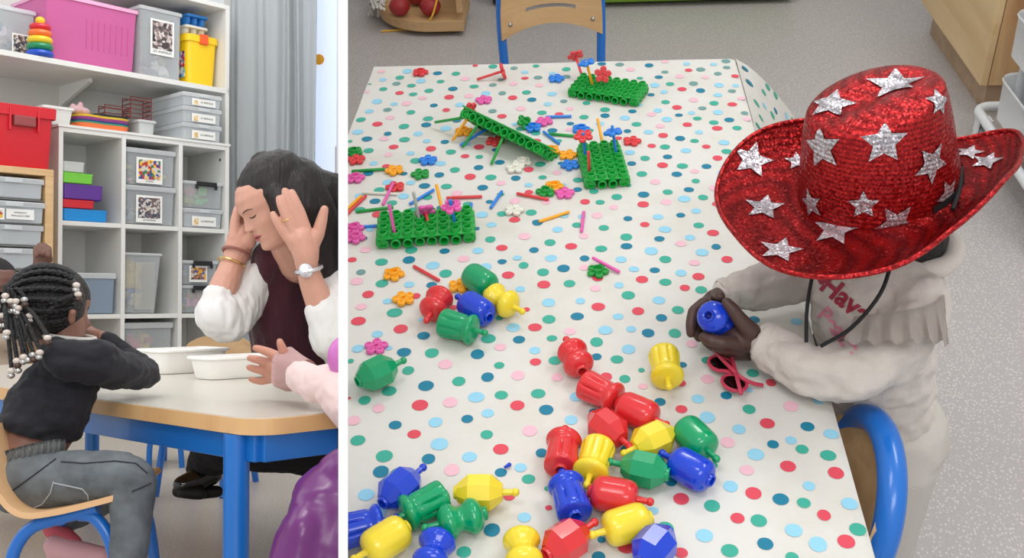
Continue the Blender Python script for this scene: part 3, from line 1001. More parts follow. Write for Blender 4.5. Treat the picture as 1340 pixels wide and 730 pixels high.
GB = mat('board_green', (16, 160, 58), 0.33)
def peg_board(o, ex, ey, ez, p, nx, ny, label, studs=True):
    """o: base corner, ex/ey/ez unit axes, p pitch"""
    t = thing('peg_board', label, 'peg board', o, 'green peg boards')
    mm = M.Translation(o) @ M((ex, ey, ez)).transposed().to_4x4()
    H = p * 0.92
    b = B()
    b.box(mm @ V((nx * p / 2, ny * p / 2, H)), (nx * p, ny * p, p * 0.16), mm.to_3x3(), bev=0.0006)
    for x in (0.06, nx - 0.06):
        for y in (0.06, ny - 0.06):
            b.box(mm @ V((x * p, y * p, H / 2)), (p * 0.1, p * 0.1, H), mm.to_3x3())
    part('top_plate', b.mesh('plate', GB, sharp=40), t)
    if not studs:
        b = B()
        b.box(mm @ V((nx * p * 0.5 + p * 0.5, p * 0.1, H + p * 0.1)), ((nx + 1.3) * p, p * 0.5, p * 0.14), mm.to_3x3(), bev=0.0006)
        part('edge_strip', b.mesh('strip', GB, sharp=40), t)
    b = B()
    for i in range(nx):
        for j in range(ny if studs else 0):
            m2 = mm @ M.Translation(((i + 0.5) * p, (j + 0.5) * p, H))
            b.lathe([(p * 0.40, 0), (p * 0.40, p * 0.40), (p * 0.37, p * 0.43), (p * 0.30, p * 0.43), (p * 0.28, p * 0.38), (p * 0.27, p * 0.1)], m2, 12, ca_=False)
    if studs:
        part('stud', b.mesh('studs', GB, sharp=50), t)
    b = B()
    for i in range(nx):
        for y, r in ((0, 1), (ny, -1)):
            out = 0.16 if i % 4 in (1, 2) else 0.0
            m2 = mm @ M.Translation(((i + 0.5) * p, y * p - r * out * p, H * 0.48)) @ M.Rotation(-r * PI / 2, 4, 'X')
            b.lathe([(p * 0.27, p * 0.8), (p * 0.29, p * 0.03), (p * 0.31, 0), (p * 0.41, 0), (p * 0.43, p * 0.04), (p * 0.43, p * 0.9)], m2, 14, cb_=False)
    for j in range(ny):
        for x, r in ((0, 1), (nx, -1)):
            m2 = mm @ M.Translation((x * p - r * 0.14 * p, (j + 0.5) * p, H * 0.48)) @ M.Rotation(r * PI / 2, 4, 'Y')
            b.lathe([(p * 0.27, p * 0.8), (p * 0.29, p * 0.03), (p * 0.31, 0), (p * 0.41, 0), (p * 0.43, p * 0.04), (p * 0.43, p * 0.9)], m2, 14, cb_=False)
    part('side_tube', b.mesh('tubes', GB, sharp=50), t)
    return mm, p, H
def flat_board(a, c, nx, ny, label):
    """near base edge from pixel a to pixel c holds nx studs"""
    z = TZ + 0.0012
    A, Cc = RZ(a[0], a[1], z), RZ(c[0], c[1], z)
    ex = (Cc - A).normalized()
    ey = V((0, 0, 1)).cross(ex)
    return peg_board(A, ex, ey, V((0, 0, 1)), (Cc - A).length / nx, nx, ny, label)
boardA = flat_board((744, 127), (833, 140), 8, 4, 'green peg board at the far end of the table')
boardC = flat_board((495, 326), (621, 317), 8, 4, 'green peg board at the left, with sticks and two pink flowers')
boardD = flat_board((767, 248), (823, 244), 4, 7, 'green peg board right of centre, standing lengthways')
# tilted board, propped on sticks
pl = RZ(706, 203, TZ + 0.027)
pu = RZ(601, 152, TZ + 0.045)
exB = (pl - pu).normalized()
view = (C0 - (pl + pu) / 2).normalized()
ezB = (V((0, 0, 1)) * 0.75 - view * 0.62)
ezB = (ezB - exB * ezB.dot(exB)).normalized()
eyB = ezB.cross(exB)
boardB = peg_board(pu, exB, eyB, ezB, (pl - pu).length / 10, 10, 4, 'green peg board propped up aslant on sticks', studs=False)

def upright(board, i, j, toppx, color, label, sink=0.5, flower_=None, flabel=None, at=0.8, fcup=False):
    mm, p, H = board
    base = mm @ V(((i + 0.5) * p, (j + 0.5) * p, H * sink))
    # top: nearest point of the pixel ray to a stick of toy length
    d = ray(*toppx).normalized()
    best = None
    for k in range(4000):
        q = C0 + d * (1.0 + k * 0.0005)
        e = abs((q - base).length - 0.062)
        if q.z > base.z + 0.02 and (best is None or e < best[0]):
            best = (e, q)
    top = best[1]
    stick(color, base, top, label)
    if flower_:
        ax = (top - base).normalized()
        x = ax.orthogonal().normalized()
        fm = M.Translation(base + (top - base) * at) @ M((x, ax.cross(x), ax)).transposed().to_4x4()
        flower(flower_, None, flabel, fcup, mm=fm)
upright(boardA, 0, 3, (753, 72), 'red', 'red stick carrying a red flower on the far board', 0.5, 'red', 'red flower piece on top of the red stick, far board', 0.93)
upright(boardA, 2, 1, (767, 80), 'orange', 'orange stick carrying a blue flower on the far board', 0.5, 'blue', 'blue flower piece on the orange stick, far board', 0.9)
mm, p, H = boardA
fa = mm @ V((3.5 * p, 1.6 * p, H + p * 1.6))
vz = (C0 - fa).normalized()
vx = vz.orthogonal().normalized()
flower('red', None, 'red flower piece standing on edge on the far board', False, mm=M.Translation(fa) @ M((vx, vz.cross(vx), vz)).transposed().to_4x4())
upright(boardC, 1, 0, (509, 267), 'pink', 'pink stick standing in the left peg board')
upright(boardC, 3, 2, (541, 251), 'grey', 'pale grey stick standing in the left peg board')
upright(boardC, 4, 0, (555, 270), 'red', 'red stick carrying a pink flower on the left board', 0.5, 'pink', 'pink flower piece on the red stick of the left board', 0.78, True)
upright(boardC, 5, 3, (571, 241), 'orange', 'orange stick standing in the left peg board')
upright(boardC, 6, 1, (589, 261), 'blue', 'blue stick carrying a pink flower on the left board', 0.5, 'pink', 'pink flower piece on the blue stick of the left board', 0.72, True)
upright(boardD, 0, 4, (763, 174), 'blue', 'blue stick carrying a red flower on the right-hand board', 0.5, 'red', 'red flower piece on the blue stick of the right-hand board', 0.85)
upright(boardD, 0, 1, (770, 198), 'red', 'red stick standing at the near corner of the right-hand board')
upright(boardD, 2, 6, (782, 155), 'orange', 'orange stick standing at the back of the right-hand board')
upright(boardD, 3, 4, (801, 164), 'blue', 'blue stick carrying a blue flower on the right-hand board', 0.5, 'blue', 'blue flower piece on the blue stick of the right-hand board', 0.75)
# props of the tilted board
mmB, pB, HB = boardB
def bpt(i, j, h=0.3):
    return mmB @ V((i * pB, j * pB, HB * h))
stick('green', (569, 160), bpt(0.4, 0.6), 'green stick sticking out of the raised end of the tilted board', TZ + 0.012)
stick('orange', (592, 184), bpt(0.7, 0.4), 'orange stick propping the raised end of the tilted board')
stick('green', (605, 193), bpt(2.2, 0.3), 'green stick propping the tilted board, left of the two')
stick('blue', (602, 190), bpt(2.0, 2.2), 'blue stick mostly hidden behind a green prop of the tilted board')
stick('green', (643, 215), bpt(5.4, 0.2), 'green stick propping the middle of the tilted board')
fq = bpt(-0.1, 1.0, 1.1)
flower('red', None, 'red flower piece at the raised end of the tilted board', False, mm=M.Translation(fq) @ M((eyB, ezB, exB)).transposed().to_4x4())
# red flower wheel on a stick, lying at the far edge
w = RZ(658, 93, TZ + 0.018)
s0 = RZ(624, 104, TZ + SR + 0.001)
ax = (w - s0).normalized()
x = ax.orthogonal().normalized()
flower('red', None, 'red flower piece standing on edge at the tip of a red stick', False, mm=M.Translation(w - ax * 0.003) @ M((x, ax.cross(x), ax)).transposed().to_4x4())
stick('red', s0, w, 'red stick leaning on its own red flower wheel, far edge of table')
# tiny blue pin
b = B()
pn = RZ(663, 610, TZ + 0.004)
pd2 = (RZ(668, 607, TZ + 0.004) - pn).normalized()
b.tube([pn - pd2 * 0.003, pn + pd2 * 0.004], [0.0018, 0.0022], 10)
b.ball(pn + pd2 * 0.004, 0.0028, seg=10)
obj('toy_pin', b.mesh('pin', PL['blue']), 'tiny blue pin lying on the cloth above the yellow faceted bead', 'toy pin')

# ------------------------------------------------------------------ sunglasses
pinkp = mat('glasses_pink', (196, 58, 84), 0.35)
lensm = mat('lens_black', (8, 6, 8), 0.08, spec=0.6, coat=0.4)
sg = thing('sunglasses', 'folded pink children sunglasses with round dark lenses on the tablecloth', 'sunglasses', RZ(955, 490, TZ))
zl = TZ + 0.012
def lens(c, ru, rv):
    """ring through image-plane-ish ellipse, lying almost flat"""
    cc = RZ(*c, zl)
    u = RZ(c[0] + 20, c[1] + 12, zl) - cc
    v = RZ(c[0] + 8, c[1] - 20, zl) - cc
    u.normalize()
    v = (v - u * v.dot(u)).normalized()
    w_ = u.cross(v)
    return cc, u * ru, v * rv, w_
c1, u1, v1, w1 = lens((943, 476), 0.0165, 0.0135)
c2, u2, v2, w2 = lens((961, 501), 0.0165, 0.0135)
b = B()
for c, u, v, w_ in ((c1, u1, v1, w1), (c2, u2, v2, w2)):
    ring = [c + u * math.cos(2 * PI * k / 28) + v * math.sin(2 * PI * k / 28) for k in range(29)]
    b.tube(ring, 0.0024, 8, cap=False)
b.tube(smooth_path([c1 - v1 * 0.85 + u1 * 0.45, (c1 + c2) / 2 + V((0, 0, 0.003)), c2 + v2 * 0.85 - u2 * 0.5]), 0.0024, 8)
part('frame', b.mesh('frame', pinkp), sg)
for c, u, v, w_ in ((c1, u1, v1, w1), (c2, u2, v2, w2)):
    b = B()
    b.rings([[c + w_ * 0.0008 + u * 0.97 * math.cos(2 * PI * k / 28) + v * 0.97 * math.sin(2 * PI * k / 28) for k in range(28)], [c - w_ * 0.0008 + u * 0.97 * math.cos(2 * PI * k / 28) + v * 0.97 * math.sin(2 * PI * k / 28) for k in range(28)]])
    part('lens', b.mesh('lens', lensm, smooth=False), sg, 'round black lens')
for pts in ([(935, 459, .018), (945, 470, .0225), (957, 482, .024), (970, 494, .020), (984, 501, .012), (998, 504, .005)], [(970, 516, .018), (966, 500, .0235), (961, 480, .0215), (957, 465, .017)]):
    b = B()
    pp = smooth_path([RZ(x, y, TZ + z) for x, y, z in pts])
    b.tube(pp, [0.0026] * len(pp), 8)
    part('temple', b.mesh('temple', pinkp), sg)
# ------------------------------------------------------------------ school chair: blue tube, beech plywood
steel = mat('bolt_steel', (170, 172, 175), 0.3, metal=1.0)
ply_edge = mat('ply_edge', (196, 160, 118), 0.5)
def plate(b, fn, nx, ny, th, hole=None):
    """a thin sheet fn(u,v) with an optional slot hole(u,v)"""
    g = [[b.bm.verts.new(fn(i / nx, j / ny)) for i in range(nx + 1)] for j in range(ny + 1)]
    fs = []
    for j in range(ny):
        for i in range(nx):
            if hole and hole((i + 0.5) / nx, (j + 0.5) / ny):
                continue
            fs.append(b.bm.faces.new((g[j][i], g[j][i + 1], g[j + 1][i + 1], g[j + 1][i])))
    bmesh.ops.recalc_face_normals(b.bm, faces=fs)
    bmesh.ops.solidify(b.bm, geom=fs, thickness=th)
    lo = [v for v in b.bm.verts if not v.link_faces]
    bmesh.ops.delete(b.bm, geom=lo, context='VERTS')
def school_chair(mm, label, w=0.23, hs=0.28, hb=0.60, depth=0.26, lean=0.06, tube_r=0.011, rf=0.36, arch=False, slot=True, bh=0.15, over=0.0):
    """local: seat faces +y, origin on the floor under the middle of the backrest"""
    t = thing('school_chair', label, 'chair', mm.translation, 'school chairs')
    T = lambda x, y, z: mm @ V((x, y, z))
    hw = w / 2
    # back tube: floor, up, over, down
    R_ = w * rf
    pts = [T(-hw - 0.012, -0.05, 0), T(-hw, 0.0, hs * 0.95), T(-hw - 0.004, -lean * 0.5, hs + (hb - hs) * 0.5)]
    zt = hb - R_
    for k in range(9):
        a = PI - PI / 2 * k / 8
        pts.append(T(-hw + R_ + R_ * math.cos(a), -lean * (0.6 + 0.4 * math.sin(a)), zt + R_ * math.sin(a)))
    for k in range(1, 9):
        a = PI / 2 - PI / 2 * k / 8
        pts.append(T(hw - R_ + R_ * math.cos(a), -lean * (0.6 + 0.4 * math.sin(a)), zt + R_ * math.sin(a)))
    pts += [T(hw + 0.004, -lean * 0.5, hs + (hb - hs) * 0.5), T(hw, 0, hs * 0.95), T(hw + 0.012, -0.05, 0)]
    b = B()
    b.tube(smooth_path(pts, 4), tube_r, 14)
    part('back_frame', b.mesh('frame', blue_paint), t)
    for s in (-1, 1):
        b = B()
        if arch:
            zt2 = hs - 0.02
            p2 = [T(s * (hw + 0.03), -0.085, 0), T(s * (hw + 0.022), -0.06, zt2 * 0.55), T(s * hw, -0.02, zt2 * 0.92), T(s * (hw - 0.01), 0.05, zt2), T(s * (hw - 0.01), depth * 0.66, zt2), T(s * hw, depth * 0.86, zt2 * 0.92), T(s * (hw + 0.022), depth + 0.0, zt2 * 0.5), T(s * (hw + 0.03), depth + 0.02, 0)]
        else:
            p2 = [T(s * (hw + 0.012), depth + 0.01, 0), T(s * hw, depth - 0.03, hs * 0.8), T(s * (hw - 0.004), depth - 0.07, hs - 0.016), T(s * hw, 0.0, hs - 0.016)]
        b.tube(smooth_path(p2, 6), tube_r, 12)
        part('leg', b.mesh('leg', blue_paint), t)
    b = B()
    def seat(u, v):
        x = (u - 0.5) * (w + 0.06) * (1 - 0.12 * (1 - v) ** 2)
        y = -0.02 + v * (depth + 0.03)
        e = abs(u - 0.5) * 2
        return T(x, y, hs + 0.006 + 0.006 * e ** 4 - 0.02 * max(0, v - 0.8) ** 1.5 * 3 - (0.012 * math.sin(PI * v)) * (1 - e ** 2) + 0.05 * max(0, 0.15 - v) * 2)
    plate(b, seat, 14, 14, 0.010)
    part('seat', b.mesh('seat', wood, sharp=50), t)
    b = B()
    def back(u, v):
        e = (u - 0.5) * 2
        x = e * (hw + 0.006 + over) * (1 - 0.10 * v ** 3)
        lowz = hb - bh - 0.035 + 0.028 * (1 - e * e)
        hiz = hb - 0.018 - 0.03 * abs(e) ** 3 + over * 1.5
        z = lowz + (hiz - lowz) * v
        k = (z - hs) / (hb - hs)
        return T(x, -lean * min(1, k) + 0.012 - 0.020 * (1 - e * e) + over, z)
    plate(b, back, 24, 17, 0.008, (lambda u, v: slot and 0.27 < u < 0.73 and 0.26 < v < 0.32))
    bk = part('backrest', b.mesh('back', wood, sharp=50), t)
    for e in (0.09, 0.91):
        q = back(e, 0.16)
        n = (back(e + 0.02, 0.16) - q).cross(back(e, 0.24) - q).normalized()
        for sgn in (1, -1):
            b = B()
            b.ball(q + n * sgn * 0.006 , (0.006, 0.006, 0.006), seg=10)
            part('bolt', b.mesh('bolt', steel), bk)
    return t
school_chair(M.Translation((-0.083, 2.44, 0)) @ M.Rotation(PI + 0.12, 4, 'Z'), 'blue and beech chair behind the far edge of the polka dot table', w=0.235, hb=0.625, hs=0.27, depth=0.24, lean=0.05, bh=0.17)
school_chair(M.Translation((0.296, 0.960, 0)) @ M.Rotation(PI / 2 + 0.0, 4, 'Z'), 'blue and beech chair tucked against the near right side of the table', w=0.212, hb=0.517, hs=0.26, depth=0.24, lean=0.06, tube_r=0.0175, bh=0.14, rf=0.5)

# ------------------------------------------------------------------ furniture along the back of the room
pine = wood_mat('pine_board', (230, 200, 154), (216, 182, 134), (2, 2, 14))
pine2 = wood_mat('pine_knotty', (220, 184, 136), (186, 140, 96), (9, 9, 2.0))
plinthm = wood_mat('plinth_wood', (196, 166, 138), (176, 146, 118), (2, 20, 20))
cb = thing('cupboard', 'pale wooden cupboard with flush door and darker plinth by the right wall', 'cupboard', (1.42, 3.12, 0))
b = B()
b.box((1.46, 3.13, 0.05), (0.665, 0.565, 0.10))
part('plinth', b.mesh('plinth', plinthm, smooth=False), cb)
b = B()
b.box((1.445, 3.11, 0.45), (0.67, 0.62, 0.70), bev=0.002)
part('carcass', b.mesh('carcass', pine2, smooth=False), cb)
b = B()
b.box((1.098, 3.115, 0.445), (0.02, 0.63, 0.69), bev=0.002)
part('door', b.mesh('door', pine, smooth=False), cb)
tr = thing('trolley', 'white metal three tier trolley on castors beside the wooden cupboard', 'trolley', (1.3, 2.45, 0))
wm = mat('white_metal', (232, 234, 236), 0.35, coat=0.2)
rub = mat('castor_grey', (150, 155, 160), 0.5)
x0, x1, y0, y1 = 1.045, 1.44, 2.10, 2.58
for z in (0.13, 0.30, 0.52):
    b = B()
    def ringp(k, z_):
        out = []
        for cx_, cy_, a0 in ((x1 - 0.04, y1 - 0.04, 0), (x0 + 0.04, y1 - 0.04, 90), (x0 + 0.04, y0 + 0.04, 180), (x1 - 0.04, y0 + 0.04, 270)):
            for q in range(5):
                a = math.radians(a0 + 22.5 * q)
                out.append(V((cx_ + (0.04 - k) * math.cos(a), cy_ + (0.04 - k) * math.sin(a), z_)))
        return out
    b.rings([ringp(0.004, z), ringp(0, z + 0.10), ringp(-0.004, z + 0.105), ringp(-0.002, z + 0.11), ringp(0.003, z + 0.105), ringp(0.006, z + 0.006)])
    part('tray', b.mesh('tray', wm, sharp=50), tr)
b = B()
ringo = []
for cx_, cy_, a0 in ((x1 - 0.03, y1 + 0.045, 0), (x0 + 0.03, y1 + 0.045, 90), (x0 + 0.03, y0, 180), (x1 - 0.03, y0, 270)):
    for q in range(7):
        a = math.radians(a0 + 15 * q)
        ringo.append(V((cx_ + 0.04 * math.cos(a), cy_ + 0.04 * math.sin(a), 0.105)))
ringo.append(ringo[0])
b.tube(ringo, 0.0125, 12, cap=False)
part('base_ring', b.mesh('ring', wm), tr)
for x in (x0 + 0.045, x1 - 0.045):
    for y in (y0 + 0.05, y1 - 0.03):
        b = B()
        b.tube([(x, y, 0.1), (x, y, 0.8)], 0.011, 12)
        part('post', b.mesh('post', wm), tr)
for x in (x0 + 0.0, x1 - 0.0):
    for y in (y0 + 0.02, y1 + 0.03):
        b = B()
        b.lathe([(0.006, -0.012), (0.034, -0.012), (0.038, -0.008), (0.038, 0.008), (0.034, 0.012), (0.006, 0.012)], M.Translation((x, y, 0.038)) @ M.Rotation(PI / 2, 4, 'Y'), 20)
        cs = part('castor', b.mesh('castor', rub), tr)
        b = B()
        for s in (-1, 1):
            b.box((x + s * 0.016, y, 0.066), (0.004, 0.03, 0.06))
        b.box((x, y, 0.094), (0.036, 0.034, 0.006))
        part('fork', b.mesh('fork', wm, smooth=False), cs)
# half-round wooden toy cart with red balls
cart = thing('toy_cart', 'low half round wooden cart on black castors in the far left corner', 'cart', (-0.62, 3.75, 0))
b = B()
ol = [(-0.09, 0.24)] + [(-0.09 + 0.22 * (1 - math.cos(PI / 2 * k / 12)) * 1.0, 0.24 - 0.24 * math.sin(PI / 2 * k / 12)) for k in range(1, 13)] + [(0.24, 0.0), (0.24, 0.24)]
c0_ = RZ(607, 37, 0.03)
cx_, cy_ = c0_.x - 0.24, c0_.y
b.rings([[V((cx_ + x, cy_ + y, 0.02)) for x, y in ol], [V((cx_ + x, cy_ + y, 0.055)) for x, y in ol]])
part('base_board', b.mesh('base', wood, smooth=False), cart)
b = B()
b.box((cx_ + 0.23, cy_ + 0.12, 0.25), (0.022, 0.24, 0.33), bev=0.002)
b.box((cx_ + 0.07, cy_ + 0.25, 0.25), (0.32, 0.02, 0.34), bev=0.002)
part('side_panel', b.mesh('panel', wood, smooth=False), cart)
blackm = mat('black_rubber', (24, 24, 28), 0.45)
for x, y in ((cx_ + 0.20, cy_ + 0.05), (cx_ + 0.20, cy_ + 0.22), (cx_ - 0.04, cy_ + 0.22)):
    b = B()
    b.lathe([(0.004, -0.012), (0.024, -0.012), (0.027, -0.008), (0.027, 0.008), (0.024, 0.012), (0.004, 0.012)], M.Translation((x, y, 0.0275)) @ M.Rotation(PI / 2, 4, 'Y'), 18)
    part('castor', b.mesh('castor', blackm), cart)
redball = mat('ball_red', (160, 40, 44), 0.5)
for px_, py_, lb in ((523, 8, 'dark red ball at the left on the wooden cart'), (563, 8, 'dark red ball at the right on the wooden cart'), (545, -6, 'dark red ball at the back of the wooden cart')):
    q = RZ(px_, py_, 0.057 + 0.033)
    b = B()
    b.ball(q, (0.036, 0.036, 0.033), seg=20)
    b.lathe([(0.0368, -0.004), (0.0368, 0.004)], M.Translation(q), 20, False, False)
    obj('ball', b.mesh('ball', redball), lb, 'ball', 'red balls on the wooden cart')
b = B()
q0 = RZ(573, 6, 0.10)
b.tube(smooth_path([q0 + V((0.02, 0.06, 0.05)), q0 + V((0, 0.0, 0.02)), RZ(565, 22, 0.07), RZ(553, 33, 0.03), RZ(543, 37, 0.005), RZ(525, 39, 0.004), RZ(499, 41, 0.004)], 5), 0.0035, 8)
obj('cord', b.mesh('cord', mat('cord_yellow', (226, 174, 60), 0.7)), 'yellow cord hanging off the wooden cart onto the floor', 'cord')
b = B()
random.seed(3)
for k in range(14):
    p = RZ(488 + k % 5 * 3, 10 + k, 0.005)
    s = [RZ(497 + random.uniform(-8, 8), 4 + random.uniform(-4, 8), 0.10)]
    s += [p + V((random.uniform(-.02, .02), random.uniform(-.02, .02), 0.05)), p + V((random.uniform(-.03, .03), random.uniform(-.02, .02), 0.006))]
    b.tube(smooth_path(s, 4), 0.005, 6)
obj('yarn_tassel', b.mesh('yarn', mat('yarn_white', (214, 210, 204), 0.9)), 'white yarn strands hanging from the left end of the wooden cart', 'yarn')
# dark wire bin and green bench at the back
wb = thing('wire_bin', 'dark wire bin on castors between the wooden cart and the chair', 'bin', (-0.2, 3.85, 0))
b = B()
for k in range(10):
    x = -0.36 + 0.04 * k
    b.tube([(x, 3.72, 0.10), (x, 3.74, 0.45)], 0.004, 6)
for k in range(8):
    z = 0.10 + 0.05 * k
    b.tube([(-0.37, 3.72, z), (0.0, 3.72, z)], 0.004, 6)
part('wire_grid', b.mesh('grid', blackm), wb)
b = B()
b.box((-0.17, 3.9, 0.28), (0.36, 0.3, 0.36))
part('liner', b.mesh('liner', mat('dark_grey', (52, 54, 58), 0.7), smooth=False), wb)
for x in (-0.33, -0.02):
    b = B()
    b.lathe([(0.004, -0.012), (0.03, -0.012), (0.034, -0.008), (0.034, 0.008), (0.03, 0.012), (0.004, 0.012)], M.Translation((x, 3.78, 0.034)) @ M.Rotation(PI / 2, 4, 'Y'), 18)
    b.box((x, 3.78, 0.08), (0.03, 0.03, 0.05))
    part('castor', b.mesh('castor', blackm), wb)
gb = thing('bench', 'green upholstered bench along the back of the room', 'bench', (0.4, 3.9, 0))
g1, g2 = RZ(782, 5, 0.02), RZ(1042, 2, 0.02)
gm = mat('bench_green', (112, 150, 40), 0.6)
b = B()
b.box(((g1.x + g2.x) / 2, g1.y + 0.2, 0.17), (g2.x - g1.x, 0.4, 0.30), bev=0.01)
part('base', b.mesh('base', gm, smooth=False), gb)
b = B()
b.box(((g1.x + g2.x) / 2, g1.y + 0.2, 0.36), (g2.x - g1.x, 0.4, 0.08), bev=0.02, seg=3)
part('cushion', b.mesh('cushion', gm), gb)
# ------------------------------------------------------------------ child in the red star hat
skin_d = mat('skin_dark', (78, 54, 48), 0.5, sss=0.12, var=0.10, vscale=60)
sweat = mat('sweatshirt', (200, 191, 183), 0.85, var=0.03, vscale=30, bump=0.15, bscale=300, sheen=0.2)
hairblack = mat('hair_black', (18, 15, 15), 0.6, bump=0.8, bscale=220)
kid = thing('person', 'child in a red sequin star hat and cream sweatshirt holding a blue bead', 'person', RD(1165, 720, 1.75) * 1.0)
kid.matrix_basis = M.Translation((0.43, 1.16, 0))
# skin: head, neck, wrists and hands in one surface
hd = RD(1162, 268, 1.37)
toward = V((-0.92, -0.18, -0.25)).normalized()       # where the child looks
pr = [('e', hd, (0.072, 0.066, 0.082)), ('e', hd + toward * 0.03 + V((0, 0, -0.02)), (0.052, 0.055, 0.062)),
      ('c', hd + V((0.01, 0.01, -0.05)), 0.034, RD(1185, 345, 1.39), 0.036)]
pr.append(('e', hd + toward * 0.075 + V((0, 0, -0.018)), (0.013, 0.012, 0.012)))      # nose
for s in (-1, 1):
    pr.append(('e', hd + V((0.004, s * 0.066, -0.012)), (0.014, 0.006, 0.02)))          # ears
pr.append(('e', hd + toward * 0.066 + V((0, 0, -0.046)), (0.012, 0.02, 0.009)))         # lips
# near (left) forearm and hand
pr += chain([(1040, 475, 1.345, 20), (1002, 449, 1.37, 17)], RD)
pr += chain([(1002, 449, 1.37, 16), (975, 441, 1.38, 20), (958, 442, 1.385, 18)], RD)
pr += chain([(985, 436, 1.365, 13), (970, 420, 1.355, 10.5), (958, 404, 1.35, 9), (951, 396, 1.35, 7.5)], RD)          # thumb
pr += chain([(968, 448, 1.375, 11), (945, 448, 1.36, 9.5), (930, 445, 1.36, 8.5), (921, 441, 1.37, 7.5)], RD)
pr += chain([(970, 455, 1.385, 11), (946, 455, 1.38, 9.5), (931, 451, 1.385, 8), (924, 446, 1.39, 7)], RD)
pr += chain([(974, 461, 1.395, 10.5), (955, 461, 1.40, 8.5), (940, 456, 1.405, 7.5), (932, 450, 1.41, 6.5)], RD)
pr += chain([(982, 463, 1.40, 9.5), (966, 464, 1.41, 7.5), (955, 460, 1.415, 6.5)], RD)
# far (right) forearm and hand, behind the bead
pr += chain([(990, 375, 1.46, 20), (955, 388, 1.45, 16)], RD)
pr += chain([(955, 388, 1.45, 16), (938, 396, 1.44, 19), (928, 404, 1.43, 17)], RD)
pr += chain([(922, 398, 1.42, 10), (908, 408, 1.405, 8.5), (904, 424, 1.40, 7.5), (904, 436, 1.40, 6.5)], RD)
pr += chain([(925, 408, 1.43, 10), (912, 418, 1.42, 8.5), (910, 432, 1.415, 7.5), (915, 442, 1.415, 6.5)], RD)
pr += chain([(932, 412, 1.44, 9.5), (920, 424, 1.435, 8), (922, 440, 1.43, 7), (928, 448, 1.425, 6)], RD)
pr += chain([(936, 414, 1.445, 9), (930, 428, 1.445, 7.5), (934, 440, 1.44, 6.5)], RD)
pr += chain([(940, 388, 1.42, 9.5), (938, 384, 1.40, 8.5), (942, 388, 1.375, 7)], RD)
body = part('body', blob('body', pr, 0.0026, skin_d, 3), kid)
for s in (-1, 1):
    b = B()
    e = hd + toward * 0.066 + V((0, s * 0.027, 0.004))
    b.ball(e, 0.009, seg=12)
    part('eye', b.mesh('eye', mat('eye_dark', (30, 20, 18), 0.2)), kid)
pr = [('e', hd + V((0.012, 0.004, 0.014)), (0.078, 0.074, 0.082)), ('e', hd + V((0.026, -0.01, -0.035)), (0.052, 0.062, 0.045))]
part('hair', blob('hair', pr, 0.004, hairblack, 2), kid, 'short black hair under the hat')
# sweatshirt
pr = []
pr += chain([(1204, 392, 1.325, 40), (1165, 368, 1.39, 54), (1105, 352, 1.46, 40)], RD)
pr += chain([(1150, 385, 1.395, 72), (1146, 430, 1.42, 76), (1148, 480, 1.45, 72), (1155, 540, 1.50, 62), (1162, 600, 1.55, 56)], RD)
pr += chain([(1122, 385, 1.41, 60), (1121, 432, 1.45, 58), (1136, 480, 1.48, 54)], RD)
pr += chain([(1188, 345, 1.385, 42), (1172, 385, 1.38, 58)], RD)
pr += chain([(1202, 400, 1.32, 40), (1182, 448, 1.315, 42), (1120, 490, 1.315, 38), (1065, 486, 1.33, 34), (1022, 461, 1.355, 29), (1004, 450, 1.368, 26)], RD)
pr += chain([(1100, 352, 1.46, 38), (1050, 362, 1.46, 33), (1000, 372, 1.455, 30), (966, 381, 1.448, 25), (952, 386, 1.445, 23)], RD)
sw = blob('sweatshirt', pr, 0.0038, sweat, 5)
fold(sw, 0.0075, 20, 3, (1, 1, 1.8))
fold(sw, 0.0024, 60, 5)
part('sweatshirt', sw, kid)
# hood collar
b = B()
ctr = RD(1188, 326, 1.385)
axn = V((-0.25, -0.1, 1)).normalized()
u = axn.orthogonal().normalized(); v = axn.cross(u)
ring = [ctr + u * 0.052 * math.cos(2 * PI * k / 32) + v * 0.056 * math.sin(2 * PI * k / 32) + axn * 0.006 * math.sin(4 * PI * k / 32) for k in range(33)]
b.tube(ring, 0.013, 10, cap=False)
part('collar', fold(b.mesh('collar', sweat), 0.003, 40, 2), kid)
# cuffs
for (p0, p1, r) in (((1009, 453, 1.366), (996, 446, 1.373), 28), ((956, 385, 1.446), (945, 389, 1.443), 24.5)):
    a, c = RD(*p0), RD(*p1)
    b = B()
    rr = r * p0[2] / F
    b.tube([a, a + (c - a) * 0.25, a + (c - a) * 0.8, c], [rr * 0.9, rr, rr, rr * 0.9], 20, cap=False)
    bmesh.ops.solidify(b.bm, geom=list(b.bm.faces), thickness=0.003)
    part('cuff', fold(b.mesh('cuff', sweat), 0.0015, 60, 4), kid)
# frill over the near sleeve
swb = bvh_of(sw)
b = B()
top = smooth_path([RD(1118, 414, 1.29), RD(1150, 410, 1.275), RD(1190, 405, 1.265), RD(1222, 396, 1.275), RD(1236, 385, 1.30)], 24)
bot = smooth_path([RD(1104, 447, 1.275), RD(1150, 449, 1.255), RD(1195, 446, 1.24), RD(1230, 448, 1.25), RD(1243, 455, 1.29)], 24)
rows = []
for k in range(7):
    t_ = k / 6
    row = []
    for i, (p, q) in enumerate(zip(top, bot)):
        w_ = 0.008 * t_ * math.sin(i * 0.42) + 0.004 * t_ * math.sin(i * 0.17 + 1)
        d_ = (p - C0).normalized()
        row.append(p + (q - p) * t_ - d_ * w_ + V((0, 0, 0.004 * t_ * math.cos(i * 0.42))))
    rows.append(row)
b.rings(rows, False, False, False)
bmesh.ops.solidify(b.bm, geom=list(b.bm.faces), thickness=0.003)
part('frill', b.mesh('frill', sweat, sharp=180), kid)
